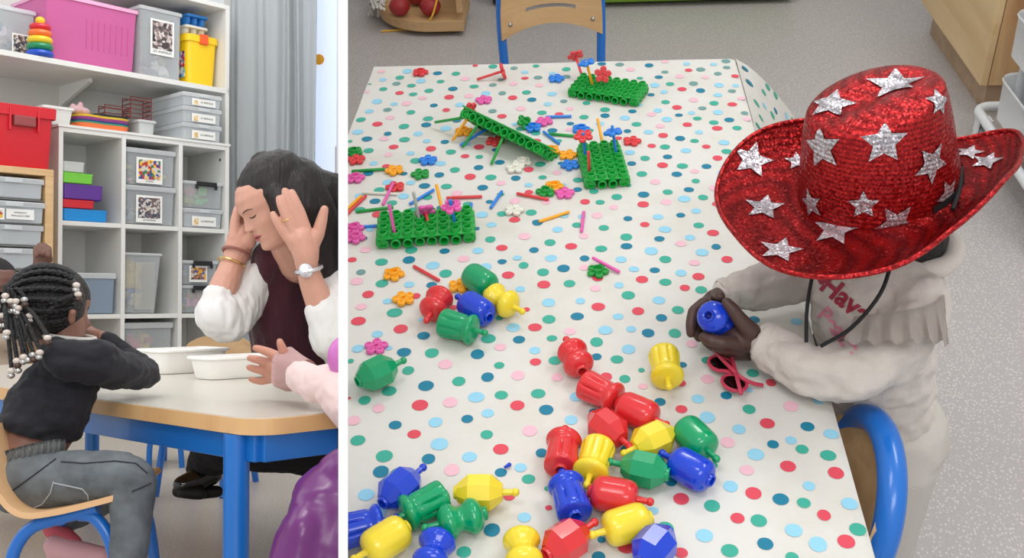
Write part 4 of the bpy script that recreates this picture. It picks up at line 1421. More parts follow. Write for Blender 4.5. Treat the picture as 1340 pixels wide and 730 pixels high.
# printed words on the chest
camr = CAMM.to_3x3().to_4x4()
def chest_text(body_, px, py, hpx, ang, m, bold=0.0):
    d_ = ray(px, py).normalized()
    mm_ = M.Translation(RD(px, py, 1.1)) @ camr @ M.Rotation(math.radians(ang), 4, 'Z')
    return text_mesh(body_, hpx * 1.35 / F * 1.4 * 1.1 / 1.35, mm_, m, onto=swb, dirv=d_, off=0.0012, bold=bold)
maroon = mat('print_maroon', (160, 44, 66), 0.7)
pinkprint = mat('print_pink', (222, 140, 160), 0.7)
part('print', chest_text('Have', 1106, 392, 32, -40, maroon, 0.0012), kid, 'maroon printed word Have')
part('print', chest_text('Peace', 1096, 432, 26, -48, pinkprint, 0.0009), kid, 'pink printed word Peace')
part('print', chest_text('\u2665', 1077, 362, 22, -20, maroon), kid)
# trousers and shoes
trou = mat('trousers', (196, 190, 182), 0.85, bump=0.1, bscale=200)
pr = [('c', V((0.43, 1.13, 0.36)), 0.075, V((0.43, 1.22, 0.36)), 0.07)]
pr += chain([(0.43, 1.11, 0.34, 0.06), (0.43, 1.10, 0.2, 0.05), (0.44, 1.10, 0.06, 0.042)]) + chain([(0.43, 1.23, 0.34, 0.06), (0.44, 1.24, 0.2, 0.05), (0.45, 1.24, 0.06, 0.042)])
part('trousers', blob('trousers', pr, 0.006, trou, 3), kid)
shoe = mat('shoe_brown', (120, 78, 58), 0.5)
for y in (1.10, 1.24):
    pr = [('c', V((0.46, y, 0.035)), 0.034, V((0.38, y - 0.01, 0.028)), 0.028), ('c', V((0.46, y, 0.035)), 0.034, V((0.455, y, 0.075)), 0.034)]
    part('shoe', blob('shoe', pr, 0.005, shoe, 2), kid, 'brown ankle shoe')
# bead in the hands and the green one behind it
s0, s1 = RD(928, 413, 1.352), RD(946, 419, 1.395)
def along(p, q):
    ax = (q - p).normalized()
    x = ax.orthogonal().normalized()
    return M.Translation((p + q) / 2) @ M((x, ax.cross(x), ax)).transposed().to_4x4()
dbl = (s1 - s0).normalized()
bead('blue', 'hourglass', None, None, 'blue hourglass bead held in both hands of the child', group='plastic snap beads', mm=along(s0, s1))
bead('green', 'barrel', None, None, 'green bead half hidden in the hands of the child behind the blue one', group='plastic snap beads', mm=along(s0 + dbl * 0.058, s1 + dbl * 0.058))

# ------------------------------------------------------------------ the hat
def sequin(name, rgb, rgb2, metal=0.75, rough=0.32, strength=0.55, scale=420):
    m = bpy.data.materials.new(name)
    m.use_nodes = True
    nt = m.node_tree
    bs = nt.nodes['Principled BSDF']
    bs.inputs['Metallic'].default_value = metal
    bs.inputs['Roughness'].default_value = rough
    tc = nt.nodes.new('ShaderNodeTexCoord')
    vo = nt.nodes.new('ShaderNodeTexVoronoi')
    vo.inputs['Scale'].default_value = scale
    nt.links.new(tc.outputs['Object'], vo.inputs['Vector'])
    sub = nt.nodes.new('ShaderNodeVectorMath'); sub.operation = 'SUBTRACT'
    sub.inputs[1].default_value = (0.5, 0.5, 0.5)
    nt.links.new(vo.outputs['Color'], sub.inputs[0])
    sc_ = nt.nodes.new('ShaderNodeVectorMath'); sc_.operation = 'SCALE'
    sc_.inputs['Scale'].default_value = strength
    nt.links.new(sub.outputs[0], sc_.inputs[0])
    ge = nt.nodes.new('ShaderNodeNewGeometry')
    ad = nt.nodes.new('ShaderNodeVectorMath'); ad.operation = 'ADD'
    nt.links.new(ge.outputs['Normal'], ad.inputs[0])
    nt.links.new(sc_.outputs[0], ad.inputs[1])
    no = nt.nodes.new('ShaderNodeVectorMath'); no.operation = 'NORMALIZE'
    nt.links.new(ad.outputs[0], no.inputs[0])
    nt.links.new(no.outputs[0], bs.inputs['Normal'])
    sepc = nt.nodes.new('ShaderNodeSeparateColor')
    nt.links.new(vo.outputs['Color'], sepc.inputs[0])
    r = nt.nodes.new('ShaderNodeValToRGB')
    r.color_ramp.elements[0].color = (*lin(rgb), 1)
    r.color_ramp.elements[1].color = (*lin(rgb2), 1)
    nt.links.new(sepc.outputs[1], r.inputs['Fac'])
    # stitched rows
    wv = nt.nodes.new('ShaderNodeTexWave')
    wv.bands_direction = 'Z'
    wv.inputs['Scale'].default_value = 55
    wv.inputs['Distortion'].default_value = 2
    wv.inputs['Detail'].default_value = 2
    nt.links.new(tc.outputs['Object'], wv.inputs['Vector'])
    mx = nt.nodes.new('ShaderNodeMixRGB'); mx.blend_type = 'MULTIPLY'
    mx.inputs['Fac'].default_value = 0.45
    nt.links.new(r.outputs['Color'], mx.inputs['Color1'])
    nt.links.new(wv.outputs['Color'], mx.inputs['Color2'])
    nt.links.new(mx.outputs['Color'], bs.inputs['Base Color'])
    return m
seq_red = sequin('sequins_red', (150, 20, 28), (214, 48, 48))
seq_sil = sequin('sequins_silver', (168, 158, 166), (250, 246, 250), 0.7, 0.3, 0.7, 520)
HB = RD(1150, 243, 1.31)
upw = V((0, 0, 1))
camx = CAMM.to_3x3() @ V((1, 0, 0))
camz = CAMM.to_3x3() @ V((0, 0, 1))
hu = (upw - camx * 0.17 + camz * 0.03).normalized()
hf = (-camx * 0.91 + camz * 0.34)
hf = (hf - hu * hf.dot(hu)).normalized()
hs_ = hu.cross(hf)                     # towards the viewer or away
if hs_.dot(C0 - HB) < 0: hs_ = -hs_
hat_mm = M.Translation(HB) @ M((hf, hs_, hu)).transposed().to_4x4()
CTRL = [(0, 0.192, 0.004), (28, 0.196, 0.0), (60, 0.172, 0.004), (90, 0.142, 0.018), (125, 0.142, 0.034), (155, 0.160, 0.022), (169, 0.178, 0.014), (181, 0.187, 0.006), (194, 0.152, -0.006), (206, 0.126, -0.008), (232, 0.118, -0.004), (270, 0.135, 0.030), (300, 0.172, 0.035), (332, 0.194, 0.016)]
def ctrl(a):
    a %= 360
    n = len(CTRL)
    for i in range(n):
        a0 = CTRL[i][0]; a1 = CTRL[(i + 1) % n][0] + (360 if i == n - 1 else 0)
        if a0 <= a < a1:
            t = (a - a0) / (a1 - a0)
            P = [CTRL[(i + k) % n] for k in (-1, 0, 1, 2)]
            o = []
            for j in (1, 2):
                p0, p1, p2, p3 = (q[j] for q in P)
                o.append(0.5 * (2 * p1 + (p2 - p0) * t + (2 * p0 - 5 * p1 + 4 * p2 - p3) * t * t + (3 * p1 - p0 - 3 * p2 + p3) * t ** 3))
            return o
def brim_pt(a, rho):
    ro, zo = ctrl(a)
    ar = math.radians(a)
    ri = 1 / math.sqrt((math.cos(ar) / 0.100) ** 2 + (math.sin(ar) / 0.084) ** 2)
    r = ri + (ro - ri) * rho
    z = zo * rho ** 1.7 - 0.010 * math.sin(PI * min(1, rho)) * 0.6
    return V((r * math.cos(ar), r * math.sin(ar), z))
def crown_pt(a, t):
    """t 0..1 up the side, 1..2 over the top"""
    ar = math.radians(a)
    if t <= 1:
        ax_, bx_ = 0.100 - 0.015 * t - 0.003 * t ** 6, 0.084 - 0.013 * t - 0.003 * t ** 6
        return V((ax_ * math.cos(ar) + 0.004 * t, bx_ * math.sin(ar), 0.116 * t - 0.008 * t * math.cos(ar)))
    k = t - 1
    s = math.cos(k * PI / 2)
    x, y = 0.082 * s * math.cos(ar) + 0.004, 0.068 * s * math.sin(ar)
    return V((x, y, 0.116 - 0.008 * s * math.cos(ar) + 0.020 * math.sin(k * PI / 2) - 0.012 * math.exp(-(y / 0.02) ** 2) * (1 - s * s)))
hat = thing('cowboy_hat', 'red sequin cowboy hat with silver stars worn by the child', 'hat', HB)
b = B()
NA = 120
b.rings([[hat_mm @ brim_pt(360 * i / NA, k / 14) for i in range(NA)] for k in range(15)], False, False)
bmesh.ops.solidify(b.bm, geom=list(b.bm.faces), thickness=0.003)
brim_me = b.mesh('brim', seq_red, sharp=180)
part('brim', brim_me, hat)
b = B()
rg = [[hat_mm @ crown_pt(360 * i / NA, k / 12) for i in range(NA)] for k in range(13)] + [[hat_mm @ crown_pt(360 * i / NA, 1 + k / 10) for i in range(NA)] for k in range(1, 10)]
b.rings(rg, False, True)
crown_me = b.mesh('crown', seq_red, sharp=180)
part('crown', crown_me, hat)
# rolled brim edge
b = B()
b.tube([hat_mm @ brim_pt(360 * i / NA, 1.0) for i in range(NA + 1)], 0.0032, 8, cap=False)
part('brim_edge', b.mesh('edge', seq_red), hat)
# black band low round the crown, thickest at the back
b = B()
b.rings([[hat_mm @ (crown_pt(a, k) + V((0.0022 * math.cos(math.radians(a)), 0.0022 * math.sin(math.radians(a)), 0))) for a in range(100, 236, 3)] for k in (0.0, 0.04, 0.075)], False, False, False)
bandm = mat('band_black', (14, 12, 14), 0.7)
part('band', b.mesh('band', bandm), hat)
cb_, bb_ = bvh_of(crown_me), bvh_of(brim_me)
def star(px, py, r, rot=0.0, sq=1.0):
    d_ = ray(px, py).normalized()
    h1, h2 = cb_.ray_cast(C0, d_), bb_.ray_cast(C0, d_)
    c = [h for h in (h1, h2) if h[0]]
    if not c:
        return
    h = min(c, key=lambda q: q[3])
    tree = cb_ if (h1[0] and h[0] == h1[0]) else bb_
    n = h[1].normalized()
    if n.dot(d_) > 0: n = -n
    cu = CAMM.to_3x3() @ V((math.sin(rot), math.cos(rot), 0))
    vy = (cu - n * cu.dot(n)).normalized()
    vx = vy.cross(n)
    R0 = r * h[3] / F * 1.0
    bm = bmesh.new()
    pts = []
    for k in range(10):
        a = PI / 2 + 2 * PI * k / 10
        rr = R0 if k % 2 == 0 else R0 * 0.46
        pts.append(h[0] + vx * math.cos(a) * rr * sq + vy * math.sin(a) * rr)
    vs = [bm.verts.new(p) for p in pts]
    c_ = bm.verts.new(h[0])
    for k in range(10):
        bm.faces.new((c_, vs[k], vs[(k + 1) % 10]))
    bmesh.ops.subdivide_edges(bm, edges=bm.edges[:], cuts=3, use_grid_fill=True)
    for v_ in bm.verts:
        g = tree.find_nearest(v_.co)
        nn = g[1].normalized()
        if nn.dot(n) < 0: nn = -nn
        v_.co = g[0] + nn * 0.0016
    me = bpy.data.meshes.new('star')
    bm.to_mesh(me); bm.free()
    me.shade_smooth()
    me.materials.append(seq_sil)
    part('star', me, hat)
for s in [(1088, 136, 26, 0.2, 1.2), (1172, 112, 30, 0, 1.2), (1075, 193, 30, 0.15), (1157, 186, 30, -0.05), (1219, 214, 27, 0.3), (1229, 133, 20, 0), (1062, 266, 20, 0.2), (1130, 268, 20, 0),
          (984, 210, 28, 0.3), (1000, 272, 27, 0.1), (1093, 301, 29, 0.15), (1021, 328, 29, 0.2), (1172, 292, 27, 0.5), (1292, 212, 20, 0.2), (1240, 254, 22, 0.6), (1043, 212, 16, 0), (1268, 200, 18, 0.3)]:
    star(*s)
# chin cord
b = B()
b.tube(smooth_path([RD(1070, 345, 1.30), RD(1063, 362, 1.305), RD(1056, 405, 1.30), RD(1055, 448, 1.30)], 5), 0.0024, 8)
part('chin_cord', b.mesh('cord', bandm), hat, 'black elastic chin cord')
b = B()
b.tube(smooth_path([RD(1170, 322, 1.29), RD(1167, 340, 1.275), RD(1152, 384, 1.255), RD(1115, 428, 1.27), RD(1074, 453, 1.29)], 5), 0.0024, 8)
part('chin_cord', b.mesh('cord', bandm), hat, 'black elastic chin cord')
b = B()
b.tube(smooth_path([hat_mm @ crown_pt(150, 0.12), hat_mm @ (crown_pt(130, 0.05) + V((0, 0.003, 0))), hat_mm @ (brim_pt(112, 0.25) + V((0, 0, 0.003)))], 5), 0.0028, 8)
part('cord_loop', b.mesh('cord', bandm), hat, 'black cord end over the band')
# ================================================================== SECOND CLASSROOM (left of the dividing wall), in its own level frame
ROOM = 'L'
FL, TL = -0.60, -0.18
def lwall(y):                    # the dividing wall's left face, x at depth y
    return -0.15786 * y - 0.0050
# ---- floor
def lino2():
    m = bpy.data.materials.new('beige_lino')
    m.use_nodes = True
    nt = m.node_tree
    bs = nt.nodes['Principled BSDF']
    bs.inputs['Roughness'].default_value = 0.3
    tc = nt.nodes.new('ShaderNodeTexCoord')
    n = nt.nodes.new('ShaderNodeTexNoise')
    n.inputs['Scale'].default_value = 140
    nt.links.new(tc.outputs['Object'], n.inputs['Vector'])
    r = nt.nodes.new('ShaderNodeValToRGB')
    r.color_ramp.elements[0].position = 0.35
    r.color_ramp.elements[0].color = (*lin((182, 172, 160)), 1)
    r.color_ramp.elements[1].position = 0.65
    r.color_ramp.elements[1].color = (*lin((206, 196, 184)), 1)
    nt.links.new(n.outputs['Fac'], r.inputs['Fac'])
    nt.links.new(r.outputs['Color'], bs.inputs['Base Color'])
    return m
b = B()
pts = [V((-3.2, 0.3, FL)), V((lwall(0.3), 0.3, FL)), V((lwall(7), 7.0, FL)), V((-3.2, 7.0, FL))]
b.rings([[p - V((0, 0, 0.05)) for p in pts], pts])
struct('floor', b.mesh('floor', lino2(), smooth=False))

# ---- shelf frame
E1 = V((0.689, 0.725, 0)).normalized()
E2 = V((-E1.y, E1.x, 0))
P0 = LP(75, 395, 4.6); P0.z = 0
def sh(px, inset=0.0):
    """distance along the shelf front where the pixel column meets it, and the depth there"""
    rx = lray(px, 395).x / lray(px, 395).y
    o = P0 + E2 * inset
    # o + s E1 = D (rx, 1)
    s = (rx * o.y - o.x) / (E1.x - rx * E1.y)
    return s, o.y + s * E1.y
def sz(px, py, inset=0.0):
    return LP(px, py, sh(px, inset)[1]).z
def SP(s, d, z):
    return P0 + E1 * s + E2 * d + V((0, 0, z))
SM = M((E1, E2, V((0, 0, 1)))).transposed()
white = mat('shelf_white', (226, 226, 222), 0.45)
def sbox(b, s0, s1, d0, d1, z0, z1, bev=0.0):
    b.box(SP((s0 + s1) / 2, (d0 + d1) / 2, (z0 + z1) / 2), (abs(s1 - s0), abs(d1 - d0), abs(z1 - z0)), SM, bev)
    return b
def spart(name, parent, *a, m=white, bev=0.0015):
    b = B()
    sbox(b, *a, bev=bev)
    return part(name, b.mesh(name, m, smooth=False), parent)
DEP = 0.36
sL, sR = sh(75)[0], sh(299)[0]
zT, zB1, zB2, zB3 = 0.757, 0.350, -0.057, -0.47
cube = thing('cube_shelf', 'white cube shelving unit filled with plastic boxes against the back wall', 'shelf', SP((sL + sR) / 2, DEP / 2, FL))
ups = [sL, sh(158)[0], sh(233)[0], sR - 0.02]
for s in ups:
    spart('upright', cube, s, s + 0.02, 0, DEP, FL, zT)
for z in (zT - 0.02, zB1 - 0.018, zB2 - 0.018, zB3 - 0.018):
    for i in range(3):
        spart('board', cube, ups[i] + 0.02, ups[i + 1], 0.001, DEP, z, z + 0.02)
spart('top_board', cube, sL - 0.005, sR + 0.005, -0.004, DEP + 0.005, zT, zT + 0.012)
spart('back_panel', cube, sL, sR, DEP, DEP + 0.01, FL, zT, bev=0)
spart('plinth', cube, sL + 0.02, sR - 0.02, 0.03, 0.05, FL, zB3 - 0.018)
for s, z in ((sR - 0.0205, sz(294, 208)),):
    b = B()
    b.box(SP(s, 0.05, z), (0.002, 0.012, 0.012), SM)
    part('screw_hole', b.mesh('hole', blackm, smooth=False), cube)
# ---- wall shelf above, on its own line
uA, uB = LP(-40, 55, 4.38), LP(300, 123, 5.33)
uz = (LP(0, 63, 4.44).z + LP(298, 122, 5.33).z) / 2
uA.z = uB.z = 0
U1 = (uB - uA).normalized()
U2 = V((-U1.y, U1.x, 0))
UM = M((U1, U2, V((0, 0, 1)))).transposed()
def UP(s, d, z):
    return uA + U1 * s + U2 * d + V((0, 0, z))
def us(px, inset=0.0):
    rx = lray(px, 395).x / lray(px, 395).y
    o = uA + U2 * inset
    s = (rx * o.y - o.x) / (U1.x - rx * U1.y)
    return s, o.y + s * U1.y
def uzz(px, py, inset=0.0):
    return LP(px, py, us(px, inset)[1]).z
uL = (uB - uA).length
def upart(name, parent, s0, s1, d0, d1, z0, z1, m=white, bev=0.0015):
    b = B()
    b.box(UP((s0 + s1) / 2, (d0 + d1) / 2, (z0 + z1) / 2), (abs(s1 - s0), abs(d1 - d0), abs(z1 - z0)), UM, bev)
    return part(name, b.mesh(name, m, smooth=False), parent)
UD = 0.46
ws = thing('wall_shelf', 'long white wall shelf with toy boxes above the cube shelving unit', 'shelf', UP(uL / 2, UD, uz))
upart('board', ws, -0.3, uL, 0, UD, uz - 0.012, uz + 0.012)
ut = uzz(297, 13)
upart('top_board', ws, us(150)[0], uL, 0.0, UD, ut, ut + 0.022)
upart('side_panel', ws, uL - 0.022, uL, 0.0, UD, zT + 0.014, ut)
upart('back_panel', ws, -0.3, uL, UD, UD + 0.012, zT + 0.014, ut + 0.3, bev=0)
for px in (75, 215):
    s = us(px, UD)[0]
    b = B()
    a_ = [UP(s - 0.009, UD - 0.001, uz - 0.013), UP(s - 0.009, UD - 0.001, uz - 0.12), UP(s - 0.009, UD - 0.30, uz - 0.03), UP(s - 0.009, UD - 0.30, uz - 0.013)]
    b.rings([a_, [p + U1 * 0.018 for p in a_]])
    br = part('bracket', b.mesh('bracket', white, smooth=False), ws)
# ---- walls, curtain, window
wallm = mat('wall_warm', (206, 205, 200), 0.85)
b = B()
w0, w1 = SP(sL - 1.6, DEP + 0.16, 0), SP(sR + 0.02, DEP + 0.16, 0)
b.rings([[V((w0.x, w0.y, FL)), V((w1.x, w1.y, FL)), V((w1.x, w1.y, 2.2)), V((w0.x, w0.y, 2.2))], [V((w0.x, w0.y, FL)) + E2 * 0.08, V((w1.x, w1.y, FL)) + E2 * 0.08, V((w1.x, w1.y, 2.2)) + E2 * 0.08, V((w0.x, w0.y, 2.2)) + E2 * 0.08]])
struct('wall_back', b.mesh('wall', wallm, smooth=False))
WY = 5.72
b = B()
xa, xb = LP(290, 395, WY).x, lwall(WY + 0.1) - 0.002
wx0, wx1 = LP(408, 395, WY).x, xb
b.box(((xa + wx0) / 2, WY + 0.05, 0.8), (wx0 - xa, 0.08, 2.8))
struct('wall_window', b.mesh('wall', wallm, smooth=False))
winm = mat('window_frosted', (222, 230, 246), 0.4)
winm.node_tree.nodes['Principled BSDF'].inputs['Emission Color'].default_value = (*lin((206, 220, 248)), 1)
winm.node_tree.nodes['Principled BSDF'].inputs['Emission Strength'].default_value = 0.55   # daylight through the frosted pane
b = B()
b.box(((wx0 + wx1) / 2, WY + 0.05, 0.8), (wx1 - wx0, 0.05, 2.8))
win = struct('window_1', b.mesh('window', winm, smooth=False))
fr = mat('window_frame_white', (234, 236, 240), 0.4)
for px0, px1 in ((405, 411), (440.5, 443.4)):
    b = B()
    a0, a1 = LP(px0, 395, WY).x, min(LP(px1, 395, WY).x, xb)
    b.box(((a0 + a1) / 2, WY, 0.8), (a1 - a0, 0.05, 2.8), bev=0.002)
    part('window_frame', b.mesh('frame', fr, smooth=False), win)
b = B()
c = LP(416, 76, WY - 0.01)
b.lathe([(0.0285, 0), (0.0285, 0.004), (0.026, 0.006)], M.Translation(c + V((0, 0.033, 0))) @ M.Rotation(PI / 2, 4, 'X'), 28)
obj('window_sticker', b.mesh('sticker', mat('sticker_orange', (246, 172, 24), 0.5)), 'round orange sticker on the pale window pane', 'sticker')
b = B()
c0 = LP(437, 190, WY - 0.03)
pq = LP(442.2, 240, WY - 0.03)
b.box(((c0.x + pq.x) / 2, WY + 0.015, (c0.z + pq.z) / 2), (pq.x - c0.x, 0.012, c0.z - pq.z))
nt_ = thing('notice', 'small framed notice on the window beside the woman', 'notice', ((c0.x + pq.x) / 2, WY + 0.015, pq.z))
part('board', b.mesh('board', mat('notice_beige', (206, 196, 186), 0.6), smooth=False), nt_)
b = B()
c = LP(441.6, 229, WY - 0.03)
b.lathe([(0.018, 0), (0.018, 0.004)], M.Translation(c + V((-0.006, 0.036, 0))) @ M.Rotation(PI / 2, 4, 'X'), 20)
part('dot', b.mesh('dot', MATS['sticker_orange']), nt_, 'orange dot')
curt = mat('curtain', (214, 219, 221), 0.8, sheen=0.2, bump=0.06, bscale=30)
b = B()
CY = 5.5
xs0, xs1 = LP(301, 395, CY).x, LP(412, 395, CY).x
NXC = 150
def fold_y(u):
    return 0.018 * math.sin(u * 27 + 2.2 * math.sin(u * 9)) + 0.009 * math.sin(u * 52 + 1) * (0.4 + u)
rows = []
for j in range(30):
    z = FL + 0.02 + (2.2 - FL) * j / 29
    rows.append([V((xs0 + (xs1 - xs0) * i / NXC + 0.006 * math.sin(j * 0.21 + i * 0.1), CY + fold_y(i / NXC + 0.004 * math.sin(j * 0.3)) * (1 + 0.1 * math.sin(j * 0.2)), z)) for i in range(NXC + 1)])
b.rings(rows, False, False, False)
bmesh.ops.solidify(b.bm, geom=list(b.bm.faces), thickness=0.003)
obj('curtain', b.mesh('curtain', curt, sharp=180), 'pale grey floor length curtain in soft folds beside the white shelves', 'curtain')

# ---- boxes and toys on the shelves
clear = clear_mat('plastic_clear', (244, 248, 250), 0.20)
clear2 = clear_mat('plastic_frosted', (236, 241, 244), 0.40)
clear_rim = clear_mat('plastic_clear_rim', (238, 242, 244), 0.50)
paper = mat('paper_white', (238, 238, 234), 0.7)
ink = mat('ink', (40, 40, 42), 0.7)
def rrect(w, d, r, x0=0, y0=0, n=3):
    out = []
    for cx_, cy_, a0 in ((w - r, d - r, 0), (r, d - r, 90), (r, r, 180), (w - r, r, 270)):
        for q in range(n + 1):
            a = math.radians(a0 + 90 * q / n)
            out.append((x0 + cx_ + r * math.cos(a), y0 + cy_ + r * math.sin(a)))
    return out
def tub(mm, w, d, h, name, label, cat, m, m_rim, taper=0.012, lid=0.016, lidmat=None, r=0.012, group=None, rim=True):
    """open tub with a wall thickness, a rim and a lid; local x along the front, y to the back, z up"""
    t = thing(name, label, cat, mm.translation, group)
    b = B()
    R_ = lambda k, z: [mm @ V((x, y, z)) for x, y in rrect(w - 2 * k, d - 2 * k, r, k, k)]
    b.rings([R_(taper + 0.004, 0), R_(taper, 0.004), R_(0.0035, h - lid), R_(0.005, h - lid), R_(taper + 0.002, 0.006)], True, True)
    part('tub', b.mesh('tub', m, sharp=40), t)
    if lid:
        b = B()
        b.rings([R_(-0.003, h - lid), R_(-0.003, h - 0.003), R_(0.001, h), R_(0.01, h), R_(0.012, h - 0.003)], True, True)
        part('lid', b.mesh('lid', lidmat or m_rim, sharp=40), t)
    return t
def heap(mm, w, d, h, cols, n, size, label, seed=1):
    random.seed(seed)
    b = B()
    ms = [mat('heap_%d_%d_%d' % c, c, 0.5) for c in cols]
    for k in range(n):
        b.mi = k % len(ms)
        s = size * random.uniform(0.6, 1.2)
        x, y, z = random.uniform(s * 0.85, w - s * 0.85), random.uniform(s * 0.85, d * 0.85), s * 0.8 + (h - s) * random.random() ** 1.6
        rot = M.Rotation(random.uniform(0, 3), 3, 'X') @ M.Rotation(random.uniform(0, 3), 3, 'Z')
        b.box(mm @ V((x, y, z)), (s, s * random.uniform(0.4, 1), s * random.uniform(0.3, 0.8)), mm.to_3x3() @ rot, bev=s * 0.08, seg=1)
    b.mi = 0
    return obj('toy_heap', b.mesh('heap', ms, smooth=False), label, 'toys', kind='stuff')
def label_card(mm, parent, x0, x1, z0, z1, yoff, pic=None, text=None, tsize=0.01, split=None):
    c = B()
    c.box(mm @ V(((x0 + x1) / 2, yoff, (z0 + z1) / 2)), (x1 - x0, 0.0016, z1 - z0), mm.to_3x3())
    card = part('label_card', c.mesh('card', paper, smooth=False), parent, 'white label card')
    if pic:
        q = B()
        m_ = 0.08 * (x1 - x0)
        zz0 = z0 + (z1 - z0) * (0.16 if split is None else 0.08)
        xx1 = x1 - m_ if split is None else x0 + (x1 - x0) * split
        q.box(mm @ V(((x0 + m_ + xx1) / 2, yoff - 0.0012, (zz0 + z1 - m_) / 2)), (xx1 - x0 - m_, 0.0012, z1 - m_ - zz0), mm.to_3x3())
        part('photo', q.mesh('photo', pic, smooth=False), card, 'printed photo of the contents')
    if text:
        lines = text.split('|')
        for k, tx in enumerate(lines):
            cx_ = (x0 + x1) / 2 if split is None else x0 + (x1 - x0) * (1 + split) / 2
            cz_ = (z0 + (z1 - z0) * 0.09) if split is None else (z0 + z1) / 2 + (len(lines) / 2 - k - 0.5) * tsize * 1.5
            tm = mm @ M.Translation((cx_, yoff - 0.0014, cz_)) @ M.Rotation(PI / 2, 4, 'X')
            part('lettering', text_mesh(tx, tsize, tm, ink, 0.0002), card)
def smm(s, inset, z, ang=0.0):
    return M.Translation(SP(s, inset, z)) @ SM.to_4x4() @ M.Rotation(ang, 4, 'Z')
def umm(s, inset, z, ang=0.0):
    return M.Translation(UP(s, inset, z)) @ UM.to_4x4() @ M.Rotation(ang, 4, 'Z')
def sfit(px0, px1, pyt, inset, z):
    """span and height of a box on the cube shelf from its picture outline"""
    s0, s1 = sh(px0, inset)[0], sh(px1, inset)[0]
    return s0, s1 - s0, sz((px0 + px1) / 2, pyt, inset) - z
def ufit(px0, px1, pyt, inset, z):
    s0, s1 = us(px0, inset)[0], us(px1, inset)[0]
    return s0, s1 - s0, uzz((px0 + px1) / 2, pyt, inset) - z
E3 = 0.0015
picA = picture_mat('photo_bricks', [(200, 50, 50), (40, 70, 150), (230, 190, 60), (180, 60, 40), (60, 120, 80), (210, 200, 190)], 90)
picB = picture_mat('photo_figures', [(60, 66, 80), (190, 180, 170), (90, 90, 110), (210, 205, 200), (120, 90, 80)], 110)
picC = picture_mat('photo_animals', [(70, 60, 62), (196, 184, 180), (100, 88, 90), (214, 206, 200), (50, 44, 48), (150, 130, 126)], 70)
picD = picture_mat('photo_kitchen', [(230, 170, 60), (60, 60, 70), (200, 190, 180), (60, 90, 170), (150, 100, 80)], 80)
picE = picture_mat('photo_semolina', [(230, 200, 150), (214, 180, 120), (240, 220, 180)], 120)
# cube row 1, left: stacked flat boxes, bottom to top
z = zB1 + 0.002 + E3
stack1 = [('blue', (20, 140, 214), 82, 140, 273.5, 'blue plastic letter tray at the bottom of a coloured stack'),
          ('red', (212, 38, 48), 81, 123, 261, 'red plastic letter tray above the blue one'),
          ('violet', (96, 50, 148), 82, 134, 241, 'purple plastic letter tray in the middle of the stack'),
          ('lime', (120, 206, 66), 81, 121, 226, 'lime green box below the white lid box'),
          ('white', (196, 200, 196), 81, 110, 211, 'white flat box on top of the coloured stack')]
for nm, c, x0, x1, yt, lb in stack1:
    s0, w, h = sfit(x0, x1, yt, 0.02, z)
    s0 = max(s0, ups[0] + 0.0215); w = sh(x1, 0.02)[0] - s0
    mm = smm(s0, 0.02, z)
    t = thing('letter_tray', lb, 'tray', mm.translation, 'stacked flat boxes in the cube shelf')
    m_ = mat('tray_' + nm, c, 0.35)
    b = B()
    h -= E3
    R_ = lambda k, zz: [mm @ V((x, y, zz)) for x, y in rrect(w - 2 * k, 0.24 - 2 * k, 0.012, k, k)]
    b.rings([R_(0.006, 0), R_(0.002, 0.004), R_(0.0, h - 0.006), R_(0.001, h - 0.0055), R_(0.006, h - 0.010)])
    part('shell', b.mesh('shell', m_, sharp=40), t)
    b = B()
    b.rings([R_(-0.001, h - 0.008), R_(-0.001, h - 0.002), R_(0.003, h)])
    part('rim', b.mesh('rim', m_, sharp=40), t)
    z += h + E3
# cube row 1, middle: two clear boxes with photo labels
z = zB1 + 0.002 + E3
for x0, x1, yt, pic, lb, cols, sd in ((163.5, 229, 243.5, picB, 'clear lidded box with a dark photo label, lower of two', [(90, 96, 110), (200, 200, 196), (120, 150, 170)], 3), (163.5, 229, 195, picA, 'clear lidded box with a bright brick photo label, upper of two', [(60, 150, 90), (220, 120, 140), (230, 220, 120), (200, 60, 60)], 4)):
    s0, w, h = sfit(x0, x1, yt, 0.015, z)
    s0 = max(s0, ups[1] + 0.022)
    mm = smm(s0, 0.015, z)
    w = min(w, ups[2] - s0 - 0.004); h -= E3
    t = tub(mm, w, 0.3, h, 'storage_box', lb, 'storage box', clear, clear_rim, 0.008, 0.022, group='clear boxes in the cube shelf')
    label_card(mm, t, w * 0.20, w * 0.72, h * 0.06, h * 0.76, -0.001, pic, 'LES JEUX' if pic is picA else 'LES FIGURINES', 0.010)
    heap(mm @ M.Translation((0.012, 0.02, 0.007)), w - 0.024, 0.25, h * 0.6, cols, 40, 0.03, 'small toys heaped inside the ' + lb.split(',')[0] + (' below' if pic is picB else ' above'), sd)
    z += h + E3
